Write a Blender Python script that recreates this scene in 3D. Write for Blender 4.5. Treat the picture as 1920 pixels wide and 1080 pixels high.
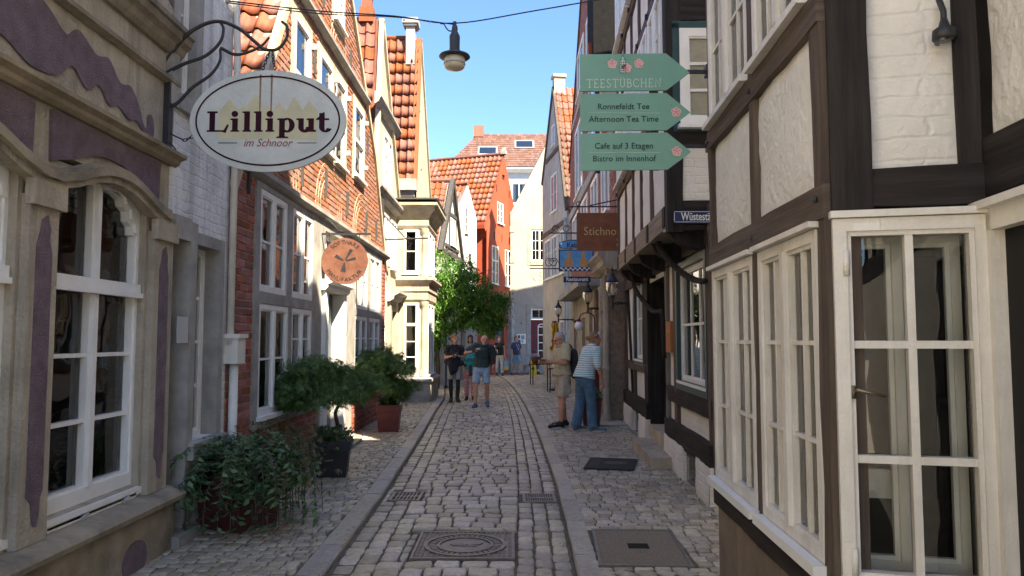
import bpy, bmesh, math, random
import numpy as np
from mathutils import Vector, Matrix, noise

for _o in list(bpy.data.objects):
    bpy.data.objects.remove(_o)
sc = bpy.context.scene
C = sc.collection
RND = random.Random(11)
rad = math.radians

# ------------------------------------------------------------------ camera
CAM_H = 1.65
cam = bpy.data.cameras.new('camera')
cam.lens = 26.25; cam.sensor_width = 36; cam.clip_start = .05; cam.clip_end = 2000
camo = bpy.data.objects.new('camera', cam); C.objects.link(camo)
camo.location = (0, 0, CAM_H); camo.rotation_euler = (rad(90) + math.atan(96 / 1400), 0, 0)
sc.camera = camo

# ------------------------------------------------------------------ light
SUN_EL, SUN_AZ = 50.0, 38.0            # elevation; angle from straight behind the camera towards the right
S = Vector((math.cos(rad(SUN_EL)) * math.sin(rad(SUN_AZ)), -math.cos(rad(SUN_EL)) * math.cos(rad(SUN_AZ)), math.sin(rad(SUN_EL))))
w = bpy.data.worlds.new('World'); sc.world = w; w.use_nodes = True
nt = w.node_tree; nt.nodes.clear()
sky = nt.nodes.new('ShaderNodeTexSky'); sky.sky_type = 'NISHITA'; sky.sun_disc = False
sky.sun_elevation = rad(SUN_EL); sky.sun_rotation = rad(180 - SUN_AZ)
sky.air_density = 1.0; sky.dust_density = 0.5; sky.ozone_density = 8.0
bg = nt.nodes.new('ShaderNodeBackground'); bg.inputs[1].default_value = 0.072
wo = nt.nodes.new('ShaderNodeOutputWorld')
nt.links.new(sky.outputs[0], bg.inputs[0]); nt.links.new(bg.outputs[0], wo.inputs[0])
sun = bpy.data.lights.new('sun', 'SUN'); sun.energy = 4.5; sun.angle = rad(.5); sun.color = (1, .86, .66)
suno = bpy.data.objects.new('sun', sun); C.objects.link(suno)
suno.rotation_euler = S.to_track_quat('Z', 'Y').to_euler(); suno.location = (20, -20, 30)
sc.view_settings.view_transform = 'Standard'; sc.view_settings.look = 'None'
sc.view_settings.gamma = 1; sc.view_settings.exposure = 2.35
sc.cycles.use_denoising = True
sc.cycles.max_bounces = 8; sc.cycles.diffuse_bounces = 5; sc.cycles.glossy_bounces = 3; sc.cycles.transparent_max_bounces = 12
sc.cycles.caustics_reflective = False; sc.cycles.caustics_refractive = False
sc.cycles.sample_clamp_indirect = 6

# ------------------------------------------------------------------ mesh helpers
class MB:
    """collects faces; build() links them as ONE mesh object"""
    def __init__(s, T=None):
        s.v = []; s.f = []; s.T = T
    def quad(s, a, b, c, d):
        n = len(s.v); s.v += [tuple(a), tuple(b), tuple(c), tuple(d)]; s.f.append((n, n+1, n+2, n+3)); return s
    def ngon(s, pts):
        n = len(s.v); s.v += [tuple(p) for p in pts]; s.f.append(tuple(range(n, n+len(pts)))); return s
    def box(s, x0, x1, y0, y1, z0, z1):
        n = len(s.v)
        s.v += [(x0,y0,z0),(x1,y0,z0),(x1,y1,z0),(x0,y1,z0),(x0,y0,z1),(x1,y0,z1),(x1,y1,z1),(x0,y1,z1)]
        s.f += [(n,n+3,n+2,n+1),(n+4,n+5,n+6,n+7),(n,n+1,n+5,n+4),(n+1,n+2,n+6,n+5),(n+2,n+3,n+7,n+6),(n+3,n,n+4,n+7)]
        return s
    def prism(s, poly, y0, y1):
        """poly: (x,z) points, counter-clockwise seen from -y"""
        n = len(s.v); k = len(poly)
        s.v += [(x, y0, z) for x, z in poly] + [(x, y1, z) for x, z in poly]
        s.f.append(tuple(range(n, n+k))); s.f.append(tuple(range(n+2*k-1, n+k-1, -1)))
        for i in range(k):
            j = (i+1) % k
            s.f.append((n+j, n+i, n+k+i, n+k+j))
        return s
    def slab(s, poly, z0, z1):
        n = len(s.v); k = len(poly)
        s.v += [(x, y, z0) for x, y in poly] + [(x, y, z1) for x, y in poly]
        s.f.append(tuple(range(n+k-1, n-1, -1))); s.f.append(tuple(range(n+k, n+2*k)))
        for i in range(k):
            j = (i+1) % k
            s.f.append((n+i, n+j, n+k+j, n+k+i))
        return s
    def loft(s, rings, cap=True, closed=True):
        n = len(s.v); k = len(rings[0])
        for r in rings: s.v += [tuple(p) for p in r]
        for a in range(len(rings)-1):
            for i in range(k if closed else k-1):
                j = (i+1) % k
                s.f.append((n+a*k+i, n+a*k+j, n+(a+1)*k+j, n+(a+1)*k+i))
        if cap:
            s.f.append(tuple(range(n+k-1, n-1, -1))); s.f.append(tuple(range(n+(len(rings)-1)*k, n+len(rings)*k)))
        return s
    def tube(s, pts, r, seg=8, cap=True):
        pts = [Vector(p) for p in pts]; rings = []
        up = Vector((0, 0, 1))
        prev = None
        for i, p in enumerate(pts):
            t = (pts[min(i+1, len(pts)-1)] - pts[max(i-1, 0)]).normalized()
            if prev is None:
                a = t.orthogonal().normalized()
            else:
                a = prev - t * prev.dot(t)
                a = a.normalized() if a.length > 1e-6 else t.orthogonal().normalized()
            prev = a
            b = t.cross(a)
            rr = r[i] if isinstance(r, (list, tuple)) else r
            rings.append([p + (a * math.cos(q) + b * math.sin(q)) * rr for q in [2*math.pi*k/seg for k in range(seg)]])
        return s.loft(rings, cap)
    def lathe(s, prof, c=(0, 0, 0), seg=16):
        rings = [[(c[0] + r*math.cos(2*math.pi*k/seg), c[1] + r*math.sin(2*math.pi*k/seg), c[2] + z) for k in range(seg)] for r, z in prof]
        return s.loft(rings)
    def ball(s, c, r, seg=12, rings=8, sc3=(1, 1, 1)):
        prof = []
        for i in range(rings+1):
            a = -math.pi/2 + math.pi*i/rings
            prof.append((max(1e-4, math.cos(a)), math.sin(a)))
        s.loft([[(c[0]+r*sc3[0]*p*math.cos(2*math.pi*k/seg), c[1]+r*sc3[1]*p*math.sin(2*math.pi*k/seg), c[2]+r*sc3[2]*q) for k in range(seg)] for p, q in prof])
        return s
    def mesh(s, name):
        me = bpy.data.meshes.new(name)
        v = s.v
        if s.T is not None:
            v = [tuple(s.T @ Vector(p)) for p in v]
        me.from_pydata(v, [], s.f); me.update()
        return me
    def build(s, name, mat, parent=None, smooth=False):
        return link(name, s.mesh(name), mat, parent, smooth)

def link(name, me, mat=None, parent=None, smooth=False):
    o = bpy.data.objects.new(name, me); C.objects.link(o)
    if mat is not None:
        me.materials.clear(); me.materials.append(mat)
    if smooth:
        me.polygons.foreach_set('use_smooth', [True]*len(me.polygons))
    if parent is not None: o.parent = parent
    return o

def autosmooth(o, ang=40):
    me = o.data
    bm = bmesh.new(); bm.from_mesh(me)
    for e in bm.edges:
        e.smooth = len(e.link_faces) == 2 and e.calc_face_angle(9) < rad(ang)
    for f in bm.faces: f.smooth = True
    bm.to_mesh(me); bm.free()
    return o

def tag(o, label, cat, group=None):
    o['label'] = label; o['category'] = cat
    if group: o['group'] = group
    return o

def thing(name, label, cat, loc=(0, 0, 0), rotz=0, group=None):
    o = bpy.data.objects.new(name, None); C.objects.link(o)
    o.empty_display_size = .2
    o.location = loc; o.rotation_euler = (0, 0, rad(rotz))
    return tag(o, label, cat, group)

def struct(o):
    o['kind'] = 'structure'; return o

def wmat(o):
    m = Matrix.Translation(o.location) @ o.rotation_euler.to_matrix().to_4x4() @ Matrix.Diagonal((*o.scale, 1))
    return wmat(o.parent) @ m if o.parent else m

_th = math.atan(96/1400); _c, _s = math.cos(_th), math.sin(_th)
def proj(p):
    X, Y, Z = p[0], p[1], p[2] - CAM_H
    yy = Y*_c + Z*_s; zz = -Y*_s + Z*_c
    if yy < .1: return None
    return 960 + 1400*X/yy, 540 - 1400*zz/yy, yy

def pieces(items, meshes, name, mat, parent, rest, limit=300):
    """items: 4x4 matrices in the parent's frame. The ones that show largest become objects, the rest ONE mesh (stuff)."""
    W = wmat(parent) if parent else Matrix()
    sco = []
    for i, m in enumerate(items):
        p = proj(W @ m.translation)
        s = 1e9
        if p and -40 < p[0] < 1960 and -40 < p[1] < 1120: s = p[2]
        sco.append((s, i))
    sco.sort()
    single = set(i for s, i in sco[:limit] if s < 1e8)
    vs, fs = [], []
    cache = []
    for me in meshes:
        co = np.array([v.co for v in me.vertices]); cache.append((co, [tuple(p.vertices) for p in me.polygons]))
    n = 0
    for i, m in enumerate(items):
        k = RND.randrange(len(meshes))
        if i in single:
            o = bpy.data.objects.new(name, meshes[k]); C.objects.link(o)
            o.parent = parent; o.matrix_local = m
        else:
            co, ff = cache[k]; A = np.array(m)
            q = co @ A[:3, :3].T + A[:3, 3]
            vs.append(q); fs += [tuple(a + n for a in f) for f in ff]; n += len(q)
    for me in meshes:
        me.materials.clear(); me.materials.append(mat)
    if vs:
        me = bpy.data.meshes.new(rest)
        me.from_pydata(np.concatenate(vs).tolist(), [], fs); me.update()
        o = link(rest, me, mat, parent); o['kind'] = 'stuff'
        return o

def TR(x=0, y=0, z=0, sx=1, sy=1, sz=1, rz=0, rx=0, ry=0):
    return Matrix.Translation((x, y, z)) @ Matrix.Rotation(rz, 4, 'Z') @ Matrix.Rotation(rx, 4, 'X') @ Matrix.Rotation(ry, 4, 'Y') @ Matrix.Diagonal((sx, sy, sz, 1))

def lerp(tab, x):
    if x <= tab[0][0]: return tab[0][1]
    for (a, b), (c, d) in zip(tab, tab[1:]):
        if x <= c: return b + (d-b)*(x-a)/(c-a)
    (a, b), (c, d) = tab[-2:]
    return d + (d-b)*(x-c)/(c-a)

# ------------------------------------------------------------------ materials
def new_mat(name):
    m = bpy.data.materials.new(name); m.use_nodes = True
    t = m.node_tree; b = t.nodes['Principled BSDF']
    return m, t, b

def M(name, col, rough=.8, var=.2, scale=3., bump=.3, bscale=60., island=0., metal=0., col2=None, stain=0., stain_col=(.08,.07,.06), spec=.4, hue=0., bdist=.01, streak=False, seam=None, grain=None):
    """procedural surface: two tones by noise, per-piece variation, stains with their own shape, fine relief"""
    m, t, b = new_mat(name); N = t.nodes; Lk = t.links
    geo = N.new('ShaderNodeNewGeometry')
    n1 = N.new('ShaderNodeTexNoise'); n1.inputs['Scale'].default_value = scale; n1.inputs['Detail'].default_value = 6; n1.inputs['Roughness'].default_value = .62
    pos = geo.outputs['Position']
    if grain:
        gm = N.new('ShaderNodeMapping'); gm.inputs['Scale'].default_value = grain; Lk.new(pos, gm.inputs['Vector']); pos = gm.outputs[0]
    Lk.new(pos, n1.inputs['Vector'])
    rp = N.new('ShaderNodeValToRGB'); rp.color_ramp.elements[0].position = .3; rp.color_ramp.elements[1].position = .7
    c2 = col2 or tuple(min(1, c*(1+var)) for c in col); c1 = col if col2 else tuple(c*(1-var) for c in col)
    rp.color_ramp.elements[0].color = (*c1, 1); rp.color_ramp.elements[1].color = (*c2, 1)
    Lk.new(n1.outputs['Fac'], rp.inputs['Fac']); out = rp.outputs['Color']
    if island:
        oi = N.new('ShaderNodeObjectInfo')
        ad = N.new('ShaderNodeMath'); ad.operation = 'ADD'
        Lk.new(oi.outputs['Random'], ad.inputs[0]); Lk.new(geo.outputs['Random Per Island'], ad.inputs[1])
        fr = N.new('ShaderNodeMath'); fr.operation = 'FRACT'; Lk.new(ad.outputs[0], fr.inputs[0])
        mr = N.new('ShaderNodeMapRange'); mr.inputs['To Min'].default_value = 1-island; mr.inputs['To Max'].default_value = 1+island
        Lk.new(fr.outputs[0], mr.inputs['Value'])
        hs = N.new('ShaderNodeHueSaturation'); Lk.new(out, hs.inputs['Color']); Lk.new(mr.outputs[0], hs.inputs['Value'])
        if hue:
            mu = N.new('ShaderNodeMath'); mu.operation = 'MULTIPLY'; mu.inputs[1].default_value = 7.31
            Lk.new(fr.outputs[0], mu.inputs[0])
            f2 = N.new('ShaderNodeMath'); f2.operation = 'FRACT'; Lk.new(mu.outputs[0], f2.inputs[0])
            m2 = N.new('ShaderNodeMapRange'); m2.inputs['To Min'].default_value = .5-hue; m2.inputs['To Max'].default_value = .5+hue
            Lk.new(f2.outputs[0], m2.inputs['Value']); Lk.new(m2.outputs[0], hs.inputs['Hue'])
            m3 = N.new('ShaderNodeMapRange'); m3.inputs['To Min'].default_value = .75; m3.inputs['To Max'].default_value = 1.15
            Lk.new(f2.outputs[0], m3.inputs['Value']); Lk.new(m3.outputs[0], hs.inputs['Saturation'])
        out = hs.outputs['Color']
    if stain:
        n2 = N.new('ShaderNodeTexNoise'); n2.inputs['Scale'].default_value = 1.1; n2.inputs['Detail'].default_value = 8; n2.inputs['Roughness'].default_value = .7
        if streak:
            mp = N.new('ShaderNodeMapping'); mp.inputs['Scale'].default_value = (4, 4, .35)
            Lk.new(geo.outputs['Position'], mp.inputs['Vector']); Lk.new(mp.outputs[0], n2.inputs['Vector'])
        else:
            Lk.new(geo.outputs['Position'], n2.inputs['Vector'])
        r2 = N.new('ShaderNodeValToRGB'); r2.color_ramp.elements[0].position = .48; r2.color_ramp.elements[1].position = .72
        r2.color_ramp.elements[1].color = (stain, stain, stain, 1)
        Lk.new(n2.outputs['Fac'], r2.inputs['Fac'])
        mx = N.new('ShaderNodeMixRGB'); mx.inputs['Color2'].default_value = (*stain_col, 1)
        Lk.new(r2.outputs['Color'], mx.inputs['Fac']); Lk.new(out, mx.inputs['Color1']); out = mx.outputs['Color']
    Lk.new(out, b.inputs['Base Color'])
    b.inputs['Roughness'].default_value = rough; b.inputs['Metallic'].default_value = metal
    b.inputs['Specular IOR Level'].default_value = spec
    if bump:
        n3 = N.new('ShaderNodeTexNoise'); n3.inputs['Scale'].default_value = bscale; n3.inputs['Detail'].default_value = 5
        Lk.new(pos, n3.inputs['Vector'])
        bp = N.new('ShaderNodeBump'); bp.inputs['Strength'].default_value = bump; bp.inputs['Distance'].default_value = bdist
        h = n3.outputs['Fac']
        if seam:        # masonry courses telling through thick paint
            n4 = N.new('ShaderNodeTexNoise'); n4.inputs['Scale'].default_value = 5
            Lk.new(geo.outputs['Position'], n4.inputs['Vector'])
            mp = N.new('ShaderNodeVectorMath'); mp.operation = 'MULTIPLY'; mp.inputs[1].default_value = (.06, .06, .045)
            Lk.new(n4.outputs['Color'], mp.inputs[0])
            av = N.new('ShaderNodeVectorMath'); av.operation = 'ADD'
            Lk.new(geo.outputs['Position'], av.inputs[0]); Lk.new(mp.outputs[0], av.inputs[1])
            sx = N.new('ShaderNodeSeparateXYZ'); Lk.new(av.outputs[0], sx.inputs[0])
            ah = N.new('ShaderNodeMath'); ah.operation = 'ADD'; Lk.new(sx.outputs['X'], ah.inputs[0]); Lk.new(sx.outputs['Y'], ah.inputs[1])
            cx = N.new('ShaderNodeCombineXYZ'); Lk.new(ah.outputs[0], cx.inputs['X']); Lk.new(sx.outputs['Z'], cx.inputs['Y'])
            br = N.new('ShaderNodeTexBrick'); br.inputs['Scale'].default_value = 1; br.inputs['Brick Width'].default_value = .27; br.inputs['Row Height'].default_value = .085
            br.inputs['Mortar Size'].default_value = .012; br.inputs['Mortar Smooth'].default_value = 1
            Lk.new(cx.outputs[0], br.inputs['Vector'])
            sb = N.new('ShaderNodeMath'); sb.operation = 'MULTIPLY_ADD'; sb.inputs[1].default_value = -seam
            Lk.new(br.outputs['Fac'], sb.inputs[0]); Lk.new(h, sb.inputs[2]); h = sb.outputs[0]
        Lk.new(h, bp.inputs['Height']); Lk.new(bp.outputs[0], b.inputs['Normal'])
    return m

GRAIN = {}
def TM(name, col, col2, **kw):
    """timber: grain runs along the member (one version upright, one level)"""
    v = M(name, col, .8, .3, 2.2, .9, 3.2, col2=col2, grain=(9, 9, .55), bdist=.012, spec=.2, **kw)
    h = M(name + '_level', col, .8, .3, 2.2, .9, 3.2, col2=col2, grain=(.55, .55, 11), bdist=.012, spec=.2, **kw)
    GRAIN[v.name] = (v, h)
    return v

def glass_mat(name, tint=(1, 1, 1), boost=1.0, rough=.01):
    m, t, b = new_mat(name); N = t.nodes; Lk = t.links
    N.remove(b)
    fr = N.new('ShaderNodeFresnel'); fr.inputs['IOR'].default_value = 1.5
    geo = N.new('ShaderNodeNewGeometry')
    nz = N.new('ShaderNodeTexNoise'); nz.inputs['Scale'].default_value = 3.5; nz.inputs['Detail'].default_value = 1
    Lk.new(geo.outputs['Position'], nz.inputs['Vector'])
    bp = N.new('ShaderNodeBump'); bp.inputs['Strength'].default_value = .12; bp.inputs['Distance'].default_value = .02
    Lk.new(nz.outputs['Fac'], bp.inputs['Height'])
    mu = N.new('ShaderNodeMath'); mu.operation = 'MULTIPLY_ADD'; mu.inputs[1].default_value = boost; mu.inputs[2].default_value = .03; mu.use_clamp = True
    Lk.new(fr.outputs[0], mu.inputs[0])
    tr = N.new('ShaderNodeBsdfTransparent'); tr.inputs[0].default_value = (*tint, 1)
    gl = N.new('ShaderNodeBsdfGlossy'); gl.inputs['Roughness'].default_value = rough
    Lk.new(bp.outputs[0], gl.inputs['Normal'])
    mx = N.new('ShaderNodeMixShader'); Lk.new(mu.outputs[0], mx.inputs[0]); Lk.new(tr.outputs[0], mx.inputs[1]); Lk.new(gl.outputs[0], mx.inputs[2])
    Lk.new(mx.outputs[0], N['Material Output'].inputs['Surface'])
    return m

GLASS = glass_mat('window_glass', (.86, .88, .86), 1.35)
GLASS_CLEAR = glass_mat('lamp_glass', (.95, .95, .93), 1.0)
WHITE = M('white_paint', (.80, .79, .75), .45, .06, 5, .15, 90, stain=.14, stain_col=(.46, .42, .34))
OLDWHITE = M('aged_white_paint', (.72, .695, .63), .5, .1, 5, .4, 70, stain=.5, stain_col=(.40, .36, .29), streak=True)
SHUTWHITE = M('peeling_white_paint', (.72, .70, .66), .6, .1, 7, .5, 40, stain=.45, stain_col=(.36, .32, .26))
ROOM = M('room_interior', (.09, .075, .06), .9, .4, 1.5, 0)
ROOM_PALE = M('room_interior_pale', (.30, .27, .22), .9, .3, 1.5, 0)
CURTAIN = M('curtain_cloth', (.62, .60, .55), .9, .1, 9, .2, 30)
CURT_GOLD = M('gold_curtain', (.50, .30, .07), .8, .25, 9, .3, 30)
SANDSTONE = M('weathered_sandstone', (.31, .265, .20), .92, .3, 2.6, .9, 40, col2=(.49, .43, .335), stain=.8, stain_col=(.13, .115, .09), streak=True, bdist=.016)
SANDSTONE_PALE = M('pale_sandstone', (.42, .37, .275), .88, .2, 3, .5, 60, stain=.6, stain_col=(.16, .135, .10))
GREYSTONE = M('grey_stone', (.33, .315, .285), .85, .25, 4, .35, 70, stain=.45, stain_col=(.13, .12, .10))
MAUVE = M('mauve_roughcast', (.23, .165, .185), .95, .25, 9, 1.0, 110, bdist=.035, stain=.5, stain_col=(.13, .095, .10))
LIMEWASH = M('flaking_limewash', (.70, .70, .68), .92, .16, 2.2, .9, 18, stain=.8, stain_col=(.26, .26, .26), streak=True, seam=.2, bdist=.022)
CREAM_WALL = M('cream_render', (.44, .395, .30), .9, .16, 1.6, .5, 40, stain=.4, stain_col=(.28, .24, .18))
PALE_WALL = M('pale_render', (.36, .335, .285), .9, .1, 1.2, .5, 18, stain=.35, stain_col=(.25, .22, .175), bdist=.02)
WHITE_WALL = M('white_render', (.55, .55, .53), .9, .07, 2, .4, 30, stain=.15, stain_col=(.38, .36, .33))
GREY_WALL = M('grey_render', (.36, .33, .28), .9, .18, 1.8, .5, 26, stain=.4, stain_col=(.2, .18, .15))
RED_WALL = M('red_render', (.36, .066, .028), .85, .12, 1.6, .3, 30, stain=.25, stain_col=(.24, .05, .028))
INFILL = M('white_infill_plaster', (.74, .72, .655), .9, .09, 3, .8, 22, stain=.4, stain_col=(.50, .46, .38), bdist=.02)
INFILL_BRICK = M('painted_brick_infill', (.72, .70, .645), .85, .06, 3, .7, 24, stain=.3, stain_col=(.50, .455, .385), seam=.3, bdist=.018)
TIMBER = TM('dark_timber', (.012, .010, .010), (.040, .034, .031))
TIMBER_BROWN = TM('weathered_brown_timber', (.055, .041, .032), (.135, .105, .082))
TIMBER_GREY = TM('grey_timber', (.12, .112, .10), (.21, .20, .18))
TIMBER_PALE = TM('pale_weathered_timber', (.18, .14, .105), (.30, .25, .19))
TEALPAINT = M('dark_teal_paint', (.015, .055, .062), .4, .15, 6, .1, 90)
BLUEPAINT = M('blue_grey_paint', (.055, .10, .15), .45, .12, 6, .1, 90)
MORTAR_Y = M('pale_mortar', (.46, .37, .25), .95, .12, 20, .5, 90)
MORTAR_G = M('grey_mortar', (.33, .27, .22), .95, .2, 12, .5, 90)
BRICK_O = M('orange_brick', (.30, .125, .070), .85, .2, 14, .5, 90, island=.2, hue=.006, stain=.2, stain_col=(.20, .10, .065))
BRICK_R = M('red_brick', (.30, .095, .068), .85, .25, 14, .6, 80, island=.32, hue=.012, stain=.3, stain_col=(.14, .07, .055))
BRICK_D = M('dark_red_brick', (.26, .088, .055), .85, .22, 14, .5, 90, island=.22, hue=.01)
TILE_O = M('orange_pantile', (.235, .066, .028), .72, .25, 7, .35, 60, island=.16, hue=.004, stain=.6, stain_col=(.10, .045, .03))
TILE_R = M('red_pantile', (.19, .058, .030), .72, .25, 7, .35, 60, island=.16, hue=.004, stain=.55, stain_col=(.09, .045, .033))
TILE_B = M('brown_flat_tile', (.125, .062, .045), .8, .25, 4, .4, 30, island=.25, hue=.008)
COBBLE = M('granite_cobble', (.40, .345, .255), .42, .3, 25, .5, 110, island=.32, hue=.014, spec=.45, stain=.45, stain_col=(.19, .16, .115))
SETT = M('small_granite_sett', (.38, .325, .24), .5, .3, 25, .5, 110, island=.30, hue=.012, spec=.4, stain=.4, stain_col=(.18, .15, .11))
KERB = M('granite_kerb', (.42, .375, .30), .6, .25, 30, .6, 140, island=.2, hue=.01, spec=.4, stain=.4, stain_col=(.20, .17, .13))
JOINT = M('joint_soil', (.12, .102, .076), .95, .4, 9, .8, 60, stain=.6, stain_col=(.075, .095, .035))
BOUNCE_PAVING = M('pale_bounce_paving', (.46, .41, .33), .85, .15, 3, .3, 40)
EARTH = M('ground_earth', (.10, .09, .075), .95, .2, 2, .5, 30)
IRON = M('black_iron', (.018, .018, .02), .5, .3, 20, .3, 90, spec=.5)
CASTIRON = M('worn_cast_iron', (.19, .165, .14), .42, .3, 18, .4, 120, metal=.4)
RUST = M('rusted_steel', (.16, .055, .022), .7, .4, 8, .4, 80, col2=(.24, .085, .032))
ZINC = M('zinc_grey', (.30, .31, .32), .5, .2, 8, .2, 60, metal=.3)
LEAD = M('dark_lead', (.055, .053, .05), .6, .25, 8, .2, 60)
BLACK = M('black_void', (.012, .011, .010), .9, .2, 3, 0)
DARKWOOD = M('dark_brown_wood', (.05, .035, .025), .6, .3, 10, .3, 60)
MAROON_POT = M('maroon_glazed_pot', (.10, .024, .026), .38, .25, 6, .25, 60)
BLACK_POT = M('black_plastic_pot', (.022, .022, .024), .45, .2, 8, .25, 60)
MAROON = M('maroon_paint', (.12, .014, .022), .45, .1, 8, .1, 60)
GRIME = M('grimy_sandstone', (.20, .165, .115), .92, .3, 3.0, .7, 45, col2=(.40, .34, .245), stain=.9, stain_col=(.08, .07, .058))
SLATE = M('black_slate', (.012, .012, .012), .95, .3, 8, .3, 30, spec=.1)
# throw-away scene: curves and remeshed figures are evaluated there, away from the big scene
_bake = bpy.data.scenes.new('bake')
def evaluated(o):
    _bake.collection.objects.link(o)
    with bpy.context.temp_override(scene=_bake, view_layer=_bake.view_layers[0]):
        dg = bpy.context.evaluated_depsgraph_get()
    me = bpy.data.meshes.new_from_object(o.evaluated_get(dg))
    _bake.collection.objects.unlink(o); bpy.data.objects.remove(o)
    return me

# ------------------------------------------------------------------ building helpers (wall at y=0 faces -y, x runs to the right)
def wall(par, name, x0, x1, z0, z1, holes=(), th=.3, mat=None, clips=(), T=None, y=0.):
    xs = sorted(set([x0, x1] + [h[i] for h in holes for i in (0, 1) if x0 < h[i] < x1]))
    zs = sorted(set([z0, z1] + [h[i] for h in holes for i in (2, 3) if z0 < h[i] < z1]))
    def solid(i, j):
        if i < 0 or j < 0 or i >= len(xs)-1 or j >= len(zs)-1: return False
        cx, cz = (xs[i]+xs[i+1])/2, (zs[j]+zs[j+1])/2
        return not any(h[0] < cx < h[1] and h[2] < cz < h[3] for h in holes)
    idx = {}; v = []; f = []
    def V(i, b, j):
        k = (i, b, j)
        if k not in idx:
            idx[k] = len(v); v.append((xs[i], y + (th if b else 0), zs[j]))
        return idx[k]
    for i in range(len(xs)-1):
        for j in range(len(zs)-1):
            if not solid(i, j): continue
            f.append((V(i,0,j), V(i+1,0,j), V(i+1,0,j+1), V(i,0,j+1)))
            f.append((V(i+1,1,j), V(i,1,j), V(i,1,j+1), V(i+1,1,j+1)))
            if not solid(i-1, j): f.append((V(i,1,j), V(i,0,j), V(i,0,j+1), V(i,1,j+1)))
            if not solid(i+1, j): f.append((V(i+1,0,j), V(i+1,1,j), V(i+1,1,j+1), V(i+1,0,j+1)))
            if not solid(i, j-1): f.append((V(i,1,j), V(i+1,1,j), V(i+1,0,j), V(i,0,j)))
            if not solid(i, j+1): f.append((V(i,0,j+1), V(i+1,0,j+1), V(i+1,1,j+1), V(i,1,j+1)))
    me = bpy.data.meshes.new(name); me.from_pydata(v, [], f)
    if clips:
        bm = bmesh.new(); bm.from_mesh(me)
        for px, pz, nx, nz in clips:
            r = bmesh.ops.bisect_plane(bm, geom=bm.verts[:]+bm.edges[:]+bm.faces[:], plane_co=(px, 0, pz), plane_no=(nx, 0, nz), clear_outer=True)
            ed = [e for e in r['geom_cut'] if isinstance(e, bmesh.types.BMEdge)]
            try: bmesh.ops.contextual_create(bm, geom=ed)
            except Exception: pass
        bm.to_mesh(me); bm.free()
    if T is not None: me.transform(T)
    me.update()
    return link(name, me, mat, par)

def beam(par, x0, x1, z0, z1, y0=-.03, y1=.1, mat=None, T=None, name='beam', jit=.005, slope=None):
    """hewn timber: long axis split and jittered"""
    horiz = (x1-x0) >= (z1-z0)
    mat = GRAIN.get(mat.name, (mat, mat))[1 if horiz else 0]
    L = (x1-x0) if horiz else (z1-z0)
    n = max(2, int(L/.35)); rings = []
    for k in range(n+1):
        t = k/n
        q = lambda: RND.uniform(-jit, jit)
        if horiz:
            x = x0 + L*t
            rings.append([(x, y0+q(), z0+q()), (x, y0+q(), z1+q()), (x, y1, z1+q()), (x, y1, z0+q())])
        else:
            z = z0 + L*t
            rings.append([(x0+q(), y0+q(), z), (x0+q(), y1, z), (x1+q(), y1, z), (x1+q(), y0+q(), z)])
    m = MB(T); m.loft(rings)
    return m.build(name, mat, par)

def brace(par, a, b, wd, y0, y1, mat, T=None, name='brace'):
    (ax, az), (bx, bz) = a, b
    d = Vector((bx-ax, bz-az)).normalized(); n = Vector((-d.y, d.x))*wd/2
    pts = [(ax-n.x, az-n.y), (bx-n.x, bz-n.y), (bx+n.x, bz+n.y), (ax+n.x, az+n.y)]
    m = MB(T); m.prism(pts, y0, y1)
    return m.build(name, mat, par)

def panel(par, x0, x1, z0, z1, y=0., mat=None, T=None, amp=.007, name='panel'):
    nx = max(3, min(14, int((x1-x0)/.07))); nz = max(3, min(16, int((z1-z0)/.07)))
    m = MB(T); off = RND.uniform(0, 50)
    for j in range(nz+1):
        for i in range(nx+1):
            x = x0+(x1-x0)*i/nx; z = z0+(z1-z0)*j/nz
            edge = min(i, nx-i, j, nz-j)
            d = noise.noise(Vector((x*4+off, z*4, y+off)))*amp + noise.noise(Vector((x*11+off, z*11, y)))*amp*.5
            m.v.append((x, y + d + (.012 if edge == 0 else 0), z))
    for j in range(nz):
        for i in range(nx):
            a = j*(nx+1)+i
            m.f.append((a, a+1, a+nx+2, a+nx+1))
    o = m.build(name, mat, par, True)
    return o

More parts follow.
